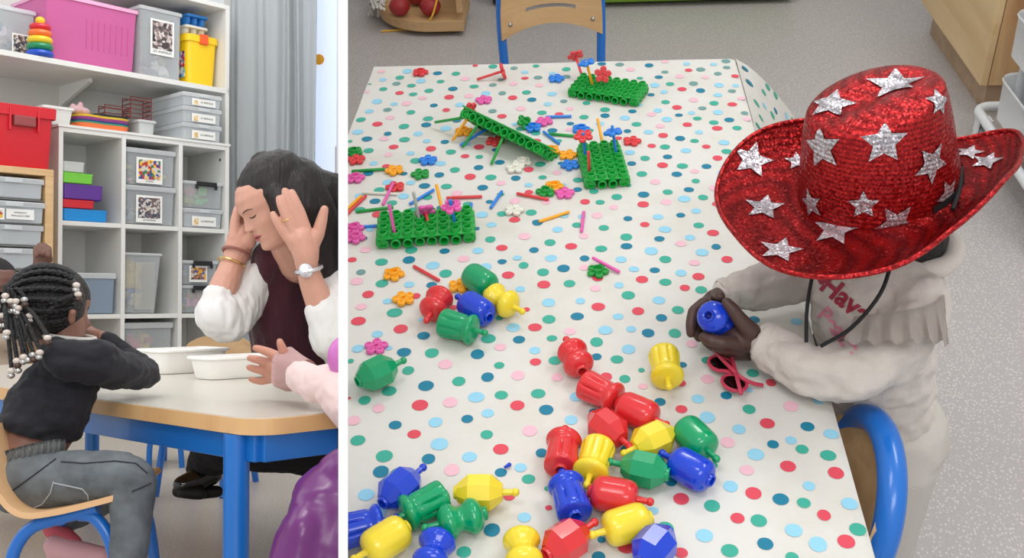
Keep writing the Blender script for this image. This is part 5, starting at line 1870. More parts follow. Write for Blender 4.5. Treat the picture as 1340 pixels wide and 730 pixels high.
# cube row 1, right: drawer, then two clip boxes
z = zB1 + 0.002 + E3
def clipbox(mm, w, d, h, label, cols, sd, handle=True):
    t = tub(mm, w, d, h, 'clip_box', label, 'storage box', clear, clear_rim, 0.006, 0.014, group='clip lid boxes in the cube shelf')
    b = B()
    b.box(mm @ V((w * 0.56, -0.009, h - 0.012)), (w * 0.5, 0.012, 0.022), mm.to_3x3(), bev=0.003)
    for s in (0.32, 0.80):
        b.box(mm @ V((w * s, -0.007, h - 0.026)), (0.012, 0.010, 0.02), mm.to_3x3(), bev=0.002)
    part('clip', b.mesh('clip', blackm, smooth=False), t, 'black locking clip')
    heap(mm @ M.Translation((0.018, 0.02, 0.007)), w - 0.036, d - 0.06, h * 0.75, cols, 26, 0.045, 'toys inside the ' + label, sd)
    return t
s0, w, h = sfit(238.5, 291, 273, 0.015, z)
s0 = max(s0, ups[2] + 0.023); w = min(w, ups[3] - s0 - 0.004); h -= E3
def drawer(mm, w, d, h, label, text, pic=picE, ts=0.012, grp='frosted drawer boxes'):
    t = tub(mm, w, d, h, 'drawer_box', label, 'storage box', clear2, clear_rim, 0.006, 0.020, group=grp)
    b = B()
    b.box(mm @ V((w * 0.52, -0.006, h - 0.011)), (w * 0.26, 0.008, 0.016), mm.to_3x3(), bev=0.002)
    part('latch', b.mesh('latch', clear_rim, smooth=False), t)
    if text:
        label_card(mm, t, w * 0.22, w * 0.82, h * 0.10, h * 0.60, -0.001, pic, text, ts, 0.26)
    return t
drawer(smm(s0, 0.015, z), w, 0.3, h, 'frosted drawer box with a small label below the black clip box', 'LA SEMOULE')
z += h + E3
s0, w, h = sfit(238.5, 294, 238, 0.015, z)
s0 = max(s0, ups[2] + 0.023); w = min(w, ups[3] - s0 - 0.004)
clipbox(smm(s0, 0.015, z), w, 0.28, h, 'clear clip box with green and yellow cups on the drawer box', [(70, 200, 70), (220, 220, 50), (90, 190, 60), (190, 110, 110)], 5)
# cube row 2
z = zB2 + 0.002 + E3
s0, w, h = sfit(83, 152, 357, 0.02, z)
s0 = max(s0, ups[0] + 0.024); w = min(sh(152, 0.02)[0] - s0, ups[1] - s0 - 0.004)
bluebox = clear_mat('plastic_bluish', (190, 208, 226), 0.34)
mm = smm(s0, 0.02, z)
t = tub(mm, w, 0.3, h, 'storage_box', 'large bluish frosted box alone in the left middle cube', 'storage box', bluebox, clear_rim, 0.008, 0.024, group='clear boxes in the cube shelf')
tm = mm @ M.Translation((w * 0.52, -0.001, h * 0.45)) @ M.Rotation(PI / 2, 4, 'X')
heap(mm @ M.Translation((0.02, 0.03, 0.007)), w - 0.04, 0.22, h * 0.5, [(70, 120, 200), (90, 140, 214), (170, 190, 214)], 16, 0.06, 'blue things seen faintly inside the large bluish box', 6)
s0, w, h = sfit(161, 212, 331, 0.02, z)
s0 = max(s0, ups[1] + 0.024); w = sh(212, 0.02)[0] - s0
mm = smm(s0, 0.02, z)
t = tub(mm, w, 0.26, h, 'storage_box', 'tall tapered clear bin full of coloured foam shapes', 'storage box', clear, clear_rim, 0.022, 0.010, group='clear boxes in the cube shelf')
label_frame = B()
label_frame.box(mm @ V((w * 0.56, 0.006, h * 0.46)), (w * 0.5, 0.0015, h * 0.78), mm.to_3x3() @ M.Rotation(0.06, 3, 'X'))
part('panel', label_frame.mesh('panel', clear_mat('plastic_thin', (236, 236, 232), 0.22), smooth=False), t)
heap(mm @ M.Translation((0.036, 0.035, 0.007)), w - 0.072, 0.19, h * 0.84, [(206, 52, 82), (226, 190, 80), (44, 110, 96), (206, 52, 82), (60, 90, 170), (222, 200, 170)], 44, 0.085, 'coloured foam shapes filling the tall clear bin', 8)
s0, w, h = sfit(236.5, 285, 373, 0.02, z)
s0 = max(s0, ups[2] + 0.023); w = min(w, ups[3] - s0 - 0.004); h -= E3
clipbox(smm(s0, 0.02, z), w, 0.28, h, 'clear clip box with orange and pink shapes at the bottom', [(190, 120, 80), (226, 120, 160), (60, 90, 110), (210, 190, 90)], 9)
z += h + E3
s0, w, h = sfit(236.5, 285, 341, 0.02, z)
s0 = max(s0, ups[2] + 0.023); w = min(w, ups[3] - s0 - 0.004)
mm = smm(s0, 0.02, z)
t = clipbox(mm, w, 0.28, h, 'clear clip box with a photo label stacked on another clip box', [(190, 120, 80), (120, 140, 150), (150, 160, 165)], 10)
label_card(mm, t, w * 0.22, w * 0.70, h * 0.12, h * 0.78, -0.001, picD)
# cube row 3
z = zB3 + 0.002 + E3
s0, w, h = sfit(161, 226, 422, 0.02, z)
s0 = max(s0, ups[1] + 0.024); w = min(w, ups[2] - s0 - 0.006); h = sz(190, 422, 0.02) - z
mm = smm(s0, 0.02, z)
tub(mm, w, 0.3, h, 'storage_box', 'clear lidded box of coloured bricks in the lower middle cube', 'storage box', clear, clear_rim, 0.010, 0.026, group='clear boxes in the cube shelf')
heap(mm @ M.Translation((0.016, 0.02, 0.007)), w - 0.032, 0.24, h * 0.82, [(226, 190, 70), (206, 56, 80), (70, 120, 190), (226, 190, 70), (190, 90, 70)], 60, 0.06, 'coloured bricks inside the lower middle clear box', 11)
# on top of the cube unit
z = zT + 0.012 + E3
whitep = mat('plastic_white', (228, 228, 224), 0.4)
s0, w, h = sfit(54, 95, 139, 0.04, z)
tub(smm(s0, 0.04, z), w, 0.2, h, 'white_tub', 'white plastic tub beside the red crate', 'tub', whitep, whitep, 0.012, 0.012)
# moulded colour trays stacked
s0, w, h = sfit(95, 178, 153, 0.05, z)
cols = [('orange', (246, 124, 66)), ('teal', (70, 170, 140)), ('navy', (44, 76, 140)), ('purple', (150, 60, 130)), ('yellow', (240, 206, 60))]
hs2 = [0.46, 0.10, 0.10, 0.20, 0.14]
for (nm, c), f in zip(cols, hs2):
    hh = h * f
    mm = smm(s0, 0.05, z)
    b = B()
    def lobes(k, zz):
        out = []
        for q in range(48):
            a = 2 * PI * q / 48
            rr = 1 + 0.05 * math.cos(6 * a)
            ex = 4
            cx_, sx_ = math.cos(a), math.sin(a)
            nrm = (abs(cx_) ** ex + abs(sx_) ** ex) ** (-1 / ex)
            out.append(mm @ V((w / 2 + (w / 2 - k) * cx_ * nrm * rr * 0.95, 0.12 + (0.12 - k) * sx_ * nrm * rr * 0.95, zz)))
        return out
    b.rings([lobes(0.012 if nm == 'orange' else 0.004, 0), lobes(0.0, hh), lobes(0.006, hh)])
    obj('moulded_tray', b.mesh('tray', mat('mtray_' + nm, c, 0.4), sharp=40), '%s moulded tray in the stack of six coloured trays on the cube unit' % nm, 'tray', 'coloured moulded trays')
    z += hh + 0.0008
ztray = z
mm = smm(s0, 0.05, z)
b = B()
b.rings([[mm @ V((x, y, 0)) for x, y in rrect(w * 0.55, 0.16, 0.03, w * 0.38, 0.03)], [mm @ V((x, y, 0.014)) for x, y in rrect(w * 0.55, 0.16, 0.03, w * 0.38, 0.03)]])
obj('moulded_tray', b.mesh('tray', blackm, sharp=40), 'black flat tray on top of the coloured moulded trays', 'tray', 'coloured moulded trays')
pr = [('e', mm @ V((w * 0.16, 0.08, 0.022)), (0.035, 0.05, 0.022)), ('e', mm @ V((w * 0.27, 0.08, 0.02)), (0.026, 0.04, 0.02)), ('e', mm @ V((w * 0.10, 0.08, 0.04)), (0.012, 0.012, 0.012)), ('e', mm @ V((w * 0.2, 0.07, 0.048)), (0.012, 0.012, 0.014))]
obj('soft_toy', blob('toy', pr, 0.004, mat('toy_pale_pink', (206, 168, 172), 0.8), 3), 'pale pink soft toy lying on the coloured tray stack', 'soft toy')
# red wire racks
wire = mat('wire_red', (120, 50, 50), 0.4, metal=0.3)
def wirerack(px0, px1, pyt, zb, ins, dep, label, nbar):
    t = thing('wire_rack', label, 'wire rack', SP(sh(px0, ins)[0], ins, zb), 'red wire racks')
    sa, sb = sh(px0, ins)[0], sh(px1, ins)[0]
    zt_ = sz((px0 + px1) / 2, pyt, ins)
    b = B()
    for d in (ins, ins + dep):
        b.tube([SP(sa, d, zb + 0.002), SP(sa, d, zt_), SP(sb, d, zt_), SP(sb, d, zb + 0.002)], 0.0032, 6)
    part('end_loop', b.mesh('loop', wire), t, kind='stuff')
    b = B()
    for k in range(nbar):
        zz = zb + (zt_ - zb) * (k + 0.4) / nbar
        b.tube([SP(sa, ins, zz), SP(sa, ins + dep, zz)], 0.0026, 6)
        b.tube([SP(sb, ins, zz), SP(sb, ins + dep, zz)], 0.0026, 6)
        b.tube([SP(sa, ins, zz), SP(sb, ins, zz)], 0.0026, 6)
    part('bar', b.mesh('bar', wire), t, kind='stuff')
wirerack(135, 168, 139, ztray + 0.016, 0.10, 0.06, 'low red wire rack lying on the black tray', 2)
z = zT + 0.012 + E3
s0, w, h = sfit(180, 203, 157, 0.06, z)
tub(smm(s0, 0.06, z), w, 0.2, h, 'white_tub', 'small grey white tub between the tray stack and the drawers', 'tub', mat('plastic_palegrey', (196, 200, 198), 0.4), MATS['plastic_palegrey'], 0.008, 0.012)
wirerack(169, 196, 128, z + h + 0.001, 0.10, 0.08, 'tall red wire rack standing on the small grey white tub', 5)
zz = z
for k, (x0, x1, yt) in enumerate(((201, 298, 163), (201, 299, 141.5), (203, 296, 123))):
    s0, w, h = sfit(238, x1, yt, 0.01, zz)
    sfa = sh(238, 0.01)[0]
    ww = min(w, sR - sfa - 0.035)
    h -= E3
    drawer(smm(sfa, 0.01, zz), ww, 0.34, h, ('frosted drawer labelled La Semoule, bottom of the three on the cube unit', 'frosted drawer labelled La Semoule, middle of the three on the cube unit', 'frosted drawer labelled La Semoule, top of the three on the cube unit')[k], 'LA SEMOULE')
    zz += h + E3
# ---- on the wall shelf
z = uz + 0.012 + E3
s0, w, h = ufit(-30, 44, 8, 0.14, z)
mm = umm(s0, 0.14, z)
t = tub(mm, w, 0.28, h, 'storage_box', 'clear box with a photo label at the left end of the wall shelf', 'storage box', clear, clear_rim, 0.006, 0.018, group='boxes on the wall shelf')
label_card(mm, t, w * 0.56, w * 0.86, h * 0.04, h * 0.5, -0.001, picB)
heap(mm @ M.Translation((0.012, 0.02, 0.007)), w - 0.024, 0.23, h * 0.7, [(190, 90, 110), (60, 70, 90), (200, 180, 190), (70, 110, 140)], 36, 0.06, 'dark and pink toys inside the left clear box on the wall shelf', 12)
# stacking rings
cR = UP(us(49, 0.045)[0], 0.045, z)
st = thing('stacking_rings', 'rainbow stacking ring tower on the wall shelf in front of the pink crate', 'stacking toy', cR)
pxm = us(49, 0.045)[1] / F
zz = z
for nm, c, rp, hp in (('blue', (30, 80, 190), 17.5, 9.5), ('green', (24, 136, 88), 17, 9.5), ('yellow', (242, 204, 40), 16, 9.5), ('orange', (240, 116, 48), 15, 9), ('red', (212, 40, 52), 13.5, 8.5)):
    b = B()
    ro, ht = rp * pxm, hp * pxm
    rm = ro - ht / 2
    b.lathe([(rm + ht * 0.5 * math.cos(a), ht / 2 + ht * 0.5 * math.sin(a)) for a in [2 * PI * k / 12 for k in range(12)]] + [(rm + ht * 0.5, ht / 2)], M.Translation(V((cR.x, cR.y, zz))), 28, False, False)
    part('ring', b.mesh('ring', mat('ring_' + nm, c, 0.3, coat=0.2)), st, nm + ' ring')
    zz += ht * 0.96
b = B()
b.tube([V((cR.x, cR.y, z)), V((cR.x, cR.y, zz + 0.02))], 0.018, 14)
b.ball(V((cR.x, cR.y, zz + 0.016)), (0.021, 0.021, 0.019), seg=16)
part('peg', b.mesh('peg', mat('ring_top', (236, 196, 40), 0.35)), st, 'yellow centre peg')
# pink crate
s0, w, h = ufit(56, 178, 2, 0.06, z)
pinkc = clear_mat('plastic_pink', (232, 122, 186), 0.55, 0.3)
mm = umm(s0, 0.06, z)
wv_ = us(178, 0.06)[0] - s0
t = tub(mm, wv_, 0.34, uzz(60, -12, 0.06) - z, 'pink_crate', 'big translucent pink crate with a pale rim on the wall shelf', 'storage box', pinkc, mat('plastic_palepink', (238, 170, 206), 0.35), 0.016, 0.018, group='boxes on the wall shelf')
b = B()
for k in range(8):
    x = wv_ * (0.44 + 0.065 * k)
    b.box(mm @ V((x, 0.008, h * 0.5)), (0.005, 0.006, h * 0.45), mm.to_3x3() @ M.Rotation(0.05, 3, 'X'), bev=0.002)
part('rib', b.mesh('rib', pinkc, smooth=False), t, kind='stuff')
heap(mm @ M.Translation((0.02, 0.03, 0.008)), wv_ - 0.04, 0.27, h * 0.3, [(220, 90, 120), (230, 130, 150), (200, 60, 110)], 30, 0.09, 'red and pink toys at the bottom of the pink crate', 13)
# clear animal box
s0, w, h = ufit(175, 236, 11, 0.05, z)
s0 = max(s0, us(179, 0.05)[0] + 0.006)
w = us(236, 0.05)[0] - s0
mm = umm(s0, 0.05, z)
t = tub(mm, w, 0.32, h, 'storage_box', 'clear box of plastic animals with a large photo label, beside the pink crate', 'storage box', clear, clear_rim, 0.006, 0.018, group='boxes on the wall shelf')
label_card(mm, t, w * 0.24, w * 0.80, h * 0.34, h * 0.84, -0.001, picC, 'LES ANIMAUX', 0.016)
heap(mm @ M.Translation((0.012, 0.02, 0.007)), w - 0.024, 0.26, h * 0.34, [(200, 196, 190), (60, 66, 76), (150, 120, 100), (90, 100, 120), (216, 210, 206)], 50, 0.06, 'plastic animals at the bottom of the clear animal box', 14)
# yellow bucket with lid, and two small trays on it
s0, w, h = ufit(250, 290, 40, 0.05, z)
s0 = us(243, 0.05)[0]
w = us(286, 0.05)[0] - s0
yel = mat('bucket_yellow', (246, 204, 22), 0.35)
mm = umm(s0, 0.05, z)
w = min(w, uL - 0.027 - s0)
hb_ = uzz(265, 47, 0.05) - z
t = tub(mm, w, 0.26, hb_, 'yellow_bucket', 'bright yellow lidded bucket with an orange latch on the wall shelf', 'bucket', yel, yel, 0.014, 0.035, group='boxes on the wall shelf', r=0.03)
b = B()
b.box(mm @ V((w * 0.5, -0.004, hb_ - 0.02)), (0.045, 0.016, 0.05), mm.to_3x3(), bev=0.004)
part('latch', b.mesh('latch', mat('latch_orange', (246, 92, 40), 0.4), smooth=False), t, 'orange latch')
b = B()
b.box(mm @ V((0.0065, 0.10, hb_ * 0.42)), (0.002, 0.13, hb_ * 0.5), mm.to_3x3() @ M.Rotation(-0.03, 3, 'Y'))
part('sticker', b.mesh('sticker', picture_mat('sticker_print', [(214, 40, 60), (30, 60, 130), (90, 180, 220), (150, 200, 70), (240, 240, 240), (190, 70, 140)], 55), smooth=False), t, 'colourful printed sticker')
zz = z + hb_ + E3
for nm, c, x0, x1, yt, lb in (('w', (222, 220, 212), 236, 271, 34, 'white moulded egg tray on the yellow bucket'), ('b', (38, 124, 200), 238, 271, 19.5, 'blue moulded tray on top of the white egg tray')):
    s1, w1, h1 = ufit(x0 + 5, x1, yt, 0.07, zz)
    mm2 = umm(s1, 0.07, zz)
    h1 -= E3
    t2 = thing('egg_tray', lb, 'tray', mm2.translation, 'trays on the yellow bucket')
    m_ = mat('eggtray_' + nm, c, 0.5)
    b = B()
    R_ = lambda k, q: [mm2 @ V((x, y, q)) for x, y in rrect(w1 - 2 * k, 0.2 - 2 * k, 0.015, k, k)]
    b.rings([R_(0, h1 - 0.012), R_(0, h1), R_(0.006, h1), R_(0.01, h1 - 0.006)])
    part('rim', b.mesh('rim', m_, sharp=40), t2)
    for i in range(3):
        for j in range(2):
            b = B()
            b.lathe([(0.6, 0), (0.95, 0.3), (1.0, 1.0)], mm2 @ M.Translation((w1 * (i + 0.5) / 3, 0.055 + 0.09 * j, 0)) @ M.Diagonal((w1 / 6.6, 0.04, h1 - 0.012, 1)), 12)
            part('cup', b.mesh('cup', m_), t2)
    zz += h1 + E3
# ---- wooden tray cabinet at the left with the red crate on it
WD = -0.16
beech2 = wood_mat('cabinet_wood', (222, 186, 138), (208, 170, 122), (4, 4, 30))
ca0, ca1 = sh(-60, WD)[0], sh(69, WD)[0]
cz = sz(60, 221.5, WD)
cab = thing('tray_cabinet', 'pale wooden cabinet of frosted trays standing left of the cube unit', 'cabinet', SP((ca0 + ca1) / 2, WD + 0.2, FL))
CD = 0.40
for nm, a in (('top_board', (ca0, ca1, WD, WD + CD, cz - 0.028, cz)), ('side_panel', (ca1 - 0.034, ca1, WD, WD + CD, FL, cz - 0.028)), ('side_panel', (ca0, ca0 + 0.03, WD, WD + CD, FL, cz - 0.028)), ('back_panel', (ca0 + 0.03, ca1 - 0.034, WD + CD - 0.01, WD + CD, FL, cz - 0.028))):
    b = B()
    sbox(b, *a, bev=0.002)
    part(nm, b.mesh(nm, beech2, smooth=False), cab)
zs = [(233, 260), (264, 292), (294.5, 321), (325, 352), (356, 384), (388, 416)]
run = mat('runner_grey', (120, 118, 114), 0.6)
for k, (ya, yb) in enumerate(zs):
    i2 = WD - (0.012 if k == 1 else 0.0)
    zb_, zt_ = sz(30, yb, i2), sz(30, ya, i2)
    x1 = sh((58, 60.5, 58, 57, 57, 57)[k], i2)[0]
    x0 = ca0 + 0.034
    mm = smm(x0, i2, zb_)
    w = min(x1, ca1 - 0.040) - x0
    names = ('topmost frosted tray in the wooden cabinet', 'frosted cabinet tray with a white lettered label', 'third frosted tray down in the wooden cabinet', 'fourth frosted tray down, behind the raised fist', 'fifth frosted tray down in the wooden cabinet', 'sixth frosted tray down in the wooden cabinet')
    t = tub(mm, w, 0.36, zt_ - zb_, 'drawer_box', names[k], 'storage box', clear2, clear_rim, 0.006, 0.022, group='trays of the wooden cabinet')
    b = B()
    b.box(mm @ V((w - 0.125, -0.006, zt_ - zb_ - 0.012)), (0.07, 0.008, 0.018), mm.to_3x3(), bev=0.002)
    part('latch', b.mesh('latch', clear_rim, smooth=False), t)
    if k == 1:
        label_card(mm, t, w - 0.155, w - 0.045, (zt_ - zb_) * 0.16, (zt_ - zb_) * 0.64, -0.001, None, 'ANIMAUX ET|VÉHICULES À TRIER', 0.0085, 0.0)
        label_card(mm, t, w - 0.25, w - 0.162, (zt_ - zb_) * 0.12, (zt_ - zb_) * 0.64, -0.001, picA)
    b = B()
    sbox(b, x0, ca1 - 0.035, WD + 0.01, WD + CD - 0.012, zb_ - 0.006, zb_ - 0.0015)
    part('runner', b.mesh('runner', run, smooth=False), cab)
# red crate
z = cz + E3
redc = mat('crate_red', (214, 32, 46), 0.35)
s0 = sh(-14, WD + 0.02)[0]
w = sh(71, WD + 0.02)[0] - s0
h = sz(40, 139, WD + 0.02) - z
mm = smm(s0, WD + 0.02, z)
t = thing('red_crate', 'red plastic crate with a slotted handle on the wooden cabinet', 'crate', mm.translation)
b = B()
R_ = lambda k, q, w=w: [mm @ V((x, y, q)) for x, y in rrect(w - 2 * k, 0.34 - 2 * k, 0.01, k, k)]
b.rings([R_(0.02, 0), R_(0.018, 0.004), R_(0.008, h), R_(0.014, h), R_(0.024, 0.008)])
part('tub', b.mesh('tub', redc, sharp=40), t)
b = B()
b.rings([R_(-0.002, h - 0.045), R_(-0.004, h - 0.003), R_(0.0, h), R_(0.012, h), R_(0.012, h - 0.045)], False, False)
part('rim', b.mesh('rim', redc, sharp=40), t)
b = B()
b.box(mm @ V((w * 0.50, 0.0, h * 0.74)), (w * 0.34, 0.03, h * 0.17), mm.to_3x3(), bev=0.006)
part('handle', b.mesh('handle', mat('crate_slot_shade', (150, 70, 72), 0.6), smooth=False), t, 'handle slot with its shade painted on')  # solid block, shade of the handle opening put into its colour
b = B()
for x in (0.28, 0.72):
    b.box(mm @ V((w * x, 0.002, h * 0.76)), (0.008, 0.02, h * 0.36), mm.to_3x3(), bev=0.002)
part('rib', b.mesh('rib', redc, smooth=False), t, kind='stuff')

# ---- the low table
lam = mat('table_laminate', (212, 206, 194), 0.25, spec=0.5)
Cc = LZ(334, 549, TL)
tA = V((lray(-857, 395).x, lray(-857, 395).y, 0)); tA = tA.normalized() * (1 if tA.x < 0 else -1)
tB = V((-tA.y, tA.x, 0)); tB = tB if tB.y > 0 and tB.x > 0 else -tB
ltab = thing('table', 'low classroom table with pale top, wooden edge and bright blue frame', 'table', (Cc.x - 0.4, Cc.y + 0.6, FL))
# outline clipped at the dividing wall
def onwall(p, d):
    # p + t d with x = lwall(y)
    t = (lwall(p.y) - p.x) / (d.x + 0.15786 * d.y)
    return p + d * t
rad = 0.055
cor = [Cc + tA * (rad * (1 - math.cos(a)) ) * 0 + tA * (rad - rad * math.sin(a)) + tB * (rad - rad * math.cos(a)) for a in [PI / 2 * k / 8 for k in range(9)]]
pf = onwall(Cc, tB) - tB * 0.004
pfar = onwall(Cc + tB * 0.62, tA)
pfar = pfar + tA * 0.006
ptab = cor[::-1]                 # from the left edge round the corner to the right edge
outl = [Cc + tA * 1.75 + tB * 0.62, Cc + tA * 1.75] + [p for p in cor] + [pf, pfar]
def offs(k, z):
    c = sum((p for p in outl), V()) / len(outl)
    return [V((p.x, p.y, z)) for p in outl]
b = B()
b.rings([[V((p.x, p.y, TL - 0.027)) for p in outl], [V((p.x, p.y, TL - 0.002)) for p in outl]])
part('wooden_edge', b.mesh('edge', wood_mat('table_edge', (222, 178, 124), (208, 162, 108), (8, 8, 3)), sharp=30), ltab)
b = B()
ins = []
cen = (outl[0] + outl[1] + pf + pfar) / 4
for p in outl:
    ins.append(p + (cen - p).normalized() * 0.006)
b.rings([[V((p.x, p.y, TL - 0.002)) for p in ins], [V((p.x, p.y, TL)) for p in ins]])
part('table_top', b.mesh('top', lam, sharp=30), ltab)
bluep = mat('blue_frame', (20, 110, 196), 0.3, coat=0.2)
b = B()
fr_ = 0.03
a0, a1 = Cc + tA * 1.7 + tB * fr_, Cc + tA * fr_ + tB * fr_
mid = (a0 + a1) / 2
rotA = M((tA, tB, V((0, 0, 1)))).transposed()
b.box(V((mid.x, mid.y, TL - 0.027 - 0.022)), ((a0 - a1).length, 0.022, 0.044), rotA, bev=0.002)
e1_ = onwall(a1, tB) - tB * 0.012
mid = (a1 + e1_) / 2
b.box(V((mid.x, mid.y, TL - 0.027 - 0.022)), (0.022, (e1_ - a1).length, 0.044), rotA, bev=0.002)
f0, f1 = Cc + tA * 1.7 + tB * 0.59, pfar + tA * 0.09 - tB * 0.03
mid = (f0 + f1) / 2
b.box(V((mid.x, mid.y, TL - 0.027 - 0.022)), ((f0 - f1).length, 0.022, 0.044), rotA, bev=0.002)
part('apron', b.mesh('apron', bluep, smooth=False), ltab, kind='stuff')
lg = LP(309.5, 600, 1.70)
for p, r in ((V((lg.x, lg.y, 0)), 0.0205), (Cc + tA * 1.67 + tB * 0.06, 0.02), (Cc + tA * 1.67 + tB * 0.56, 0.02)):
    b = B()
    b.tube([(p.x, p.y, FL), (p.x, p.y, TL - 0.028)], r, 20)
    part('leg', b.mesh('leg', bluep), ltab)
# ---- white trays on the table
def open_tray(name, c, ux, w, d, h, label, m, grp):
    uy = V((-ux.y, ux.x, 0))
    mm = M.Translation(V((c.x, c.y, TL + 0.001))) @ M((ux, uy, V((0, 0, 1)))).transposed().to_4x4()
    t = thing(name, label, 'tray', mm.translation, grp)
    b = B()
    R_ = lambda k, q: [mm @ V((x, y, q)) for x, y in rrect(w - 2 * k, d - 2 * k, 0.02, k, k, 4)]
    b.rings([R_(0.014, 0), R_(0.011, 0.004), R_(0.003, h - 0.004), R_(0.003, h), R_(0.0065, h), R_(0.014, 0.005)])
    part('shell', b.mesh('shell', m, sharp=40), t)
    b = B()
    b.rings([R_(0.002, h - 0.008), R_(-0.003, h - 0.005), R_(-0.003, h - 0.001), R_(0.0, h + 0.001), R_(0.006, h + 0.001), R_(0.006, h - 0.008)], False, False)
    part('rim', b.mesh('rim', m, sharp=40), t)
trw = mat('open_tray_white', (250, 248, 244), 0.35)
cT = LZ(276, 498.5, TL)
ux1 = (LZ(345, 494, TL) - cT).normalized()
uy1 = V((-ux1.y, ux1.x, 0))
open_tray('white_tray', cT - uy1 * 0.0 - ux1 * 0.0, ux1, 0.20, 0.105, 0.052, 'white plastic tray in front on the table, by the small hand', trw, 'white trays on the table')
c2_ = cT + uy1 * 0.175 - ux1 * 0.035
open_tray('white_tray', LZ(212, 491, TL), ux1, 0.20, 0.13, 0.060, 'white plastic tray at the back of the table, by the dark sleeve', trw, 'white trays on the table')
# ---- chairs and stool behind the table
school_chair(M.Translation((LP(288, 440, 3.55).x, 3.55, FL)) @ M.Rotation(PI - 0.1, 4, 'Z'), 'blue and beech chair on the far side of the pale table', w=0.19, hb=0.475, hs=0.24, depth=0.24, bh=0.16, lean=0.03, over=0.022)
sc_ = LP(222, 556, 3.95)
stl = thing('stool', 'low blue framed stool with a grey seat under the table', 'stool', (sc_.x, 3.95, FL))
sx, szz = sc_.x, -0.45
b = B()
b.box((sx - 0.03, 3.98, szz), (0.21, 0.22, 0.02), bev=0.006)
part('seat', b.mesh('seat', mat('seat_grey', (104, 106, 108), 0.8, var=0.2, vscale=60)), stl)
for y in (3.89, 4.06):
    b = B()
    b.tube(smooth_path([(sx - 0.055, y, FL), (sx - 0.05, y, szz - 0.06), (sx - 0.02, y, szz - 0.018), (sx + 0.03, y, szz - 0.018), (sx + 0.055, y, szz - 0.05), (sx + 0.065, y, FL)], 5), 0.0105, 12)
    part('leg', b.mesh('leg', bluep), stl)
# ================================================================== people of the second classroom
def clip_wall(me):
    """ends a figure at the dividing wall"""
    bm = bmesh.new()
    bm.from_mesh(me)
    n = V((1, 0.15786, 0)).normalized()
    bmesh.ops.bisect_plane(bm, geom=bm.verts[:] + bm.edges[:] + bm.faces[:], plane_co=V((-0.0052, 0, 0)), plane_no=n, clear_outer=True)
    bm.to_mesh(me)
    bm.free()
    return me
def ell(px, py, D, rx, ry, rz=None, rot=None):
    """ellipsoid: radii in px across, up, and along the depth"""
    k = D / F
    return ('e', LP(px, py, D), (rx * k, (rz if rz else rx) * k, ry * k), rot)
def on_mesh(tree, px, py, off=0.001):
    d = LP(px, py, 1).normalized()
    h = tree.ray_cast(V((0, 0, 0)), d)
    return h[0] - d * off if h[0] else None
def seam(tree, pts, r, m, parent, name='seam'):
    q = []
    for a, c in zip(pts, pts[1:]):
        for k in range(6):
            t = k / 6
            p = on_mesh(tree, a[0] + (c[0] - a[0]) * t, a[1] + (c[1] - a[1]) * t)
            if p: q.append(p)
    if len(q) > 2:
        b = B()
        b.tube(q, r, 6)
        part(name, b.mesh(name, m), parent)

# ------------------------------------------------------------------ girl with beaded braids
skin_b = mat('skin_brown', (138, 96, 78), 0.5, sss=0.12, var=0.06, vscale=40)
navy = mat('sweater_navy', (23, 23, 31), 0.85, bump=0.12, bscale=260, sheen=0.05)
denim = mat('denim_grey', (94, 100, 104), 0.85, var=0.30, vscale=26, bump=0.1, bscale=400)
denim_l = mat('denim_light', (150, 152, 152), 0.85, var=0.3, vscale=70, stretch=(6, 6, 0.6), bump=0.6, bscale=60)
girl = thing('person', 'girl with white beads in her braids, navy sweater and grey jeans, seated', 'person', LP(60, 650, 1.85))
gf_ = V((0.62, 0.77, -0.12)).normalized()
go_ = LP(65, 463, 1.94)
gh, ghp = head_prim(go_, gf_, V((-0.15, 0, 1)), 0.70)
pr = [gh]
pr += chain([(84, 425, 1.93, 26), (86, 455, 1.93, 24)], LP)
pr += [ell(94, 415, 1.875, 5.5, 11, 4), ell(95, 409, 1.872, 5, 6, 4)]
pr += chain([(150, 450, 2.06, 11), (128, 440, 2.06, 9), (117, 436, 2.05, 9)], LP)
pr += chain([(124, 436, 2.04, 5.5), (112, 434, 2.03, 4.8), (104, 437, 2.02, 4)], LP) + chain([(124, 441, 2.04, 5.5), (112, 440, 2.03, 4.8), (105, 443, 2.02, 4)], LP) + chain([(124, 446, 2.05, 5), (113, 446, 2.04, 4.5), (107, 449, 2.03, 4)], LP) + chain([(122, 433, 2.06, 5), (115, 428, 2.06, 4.2), (111, 425, 2.05, 3.6)], LP) + chain([(125, 449, 2.06, 4.6), (117, 451, 2.055, 4)], LP)
pr += chain([(70, 540, 1.90, 40), (34, 590, 1.86, 44)], LP)
part('body', blob('body', pr, 0.0036, skin_b, 3), girl)
# hair: cap, cornrows, hanging braids, beads
hc = LP(61, 398, 1.92)
HRr = 50 * 1.92 / F
hairg = mat('hair_braided', (20, 18, 19), 0.5, bump=0.9, bscale=160)
gu_ = V((-0.15, 0, 1)); gu_ = (gu_ - gf_ * gu_.dot(gf_)).normalized()
pr = [('e', hc, (HRr * 0.96, HRr * 0.98, HRr * 0.94)), ('e', go_ + gu_ * 0.104 - gf_ * 0.008, (0.076, 0.057, 0.063), M((gf_, gu_.cross(gf_), gu_)).transposed()), ell(38, 410, 1.92, 34, 38, 44), ell(66, 412, 1.90, 20, 24, 26)]
hair = part('hair', blob('hair', pr, 0.004, hairg, 2), girl, 'black hair in tight cornrows')
fdir = V((0.86, 0.30, 0.10)).normalized()
gdir = V((-0.86, -0.36, 0.10)).normalized()
upd = V((0, 0, 1)); upd = (upd - fdir * upd.dot(fdir)).normalized()
sdd = V((0.3, -0.95, 0)); sdd = (sdd - fdir * sdd.dot(fdir)).normalized()
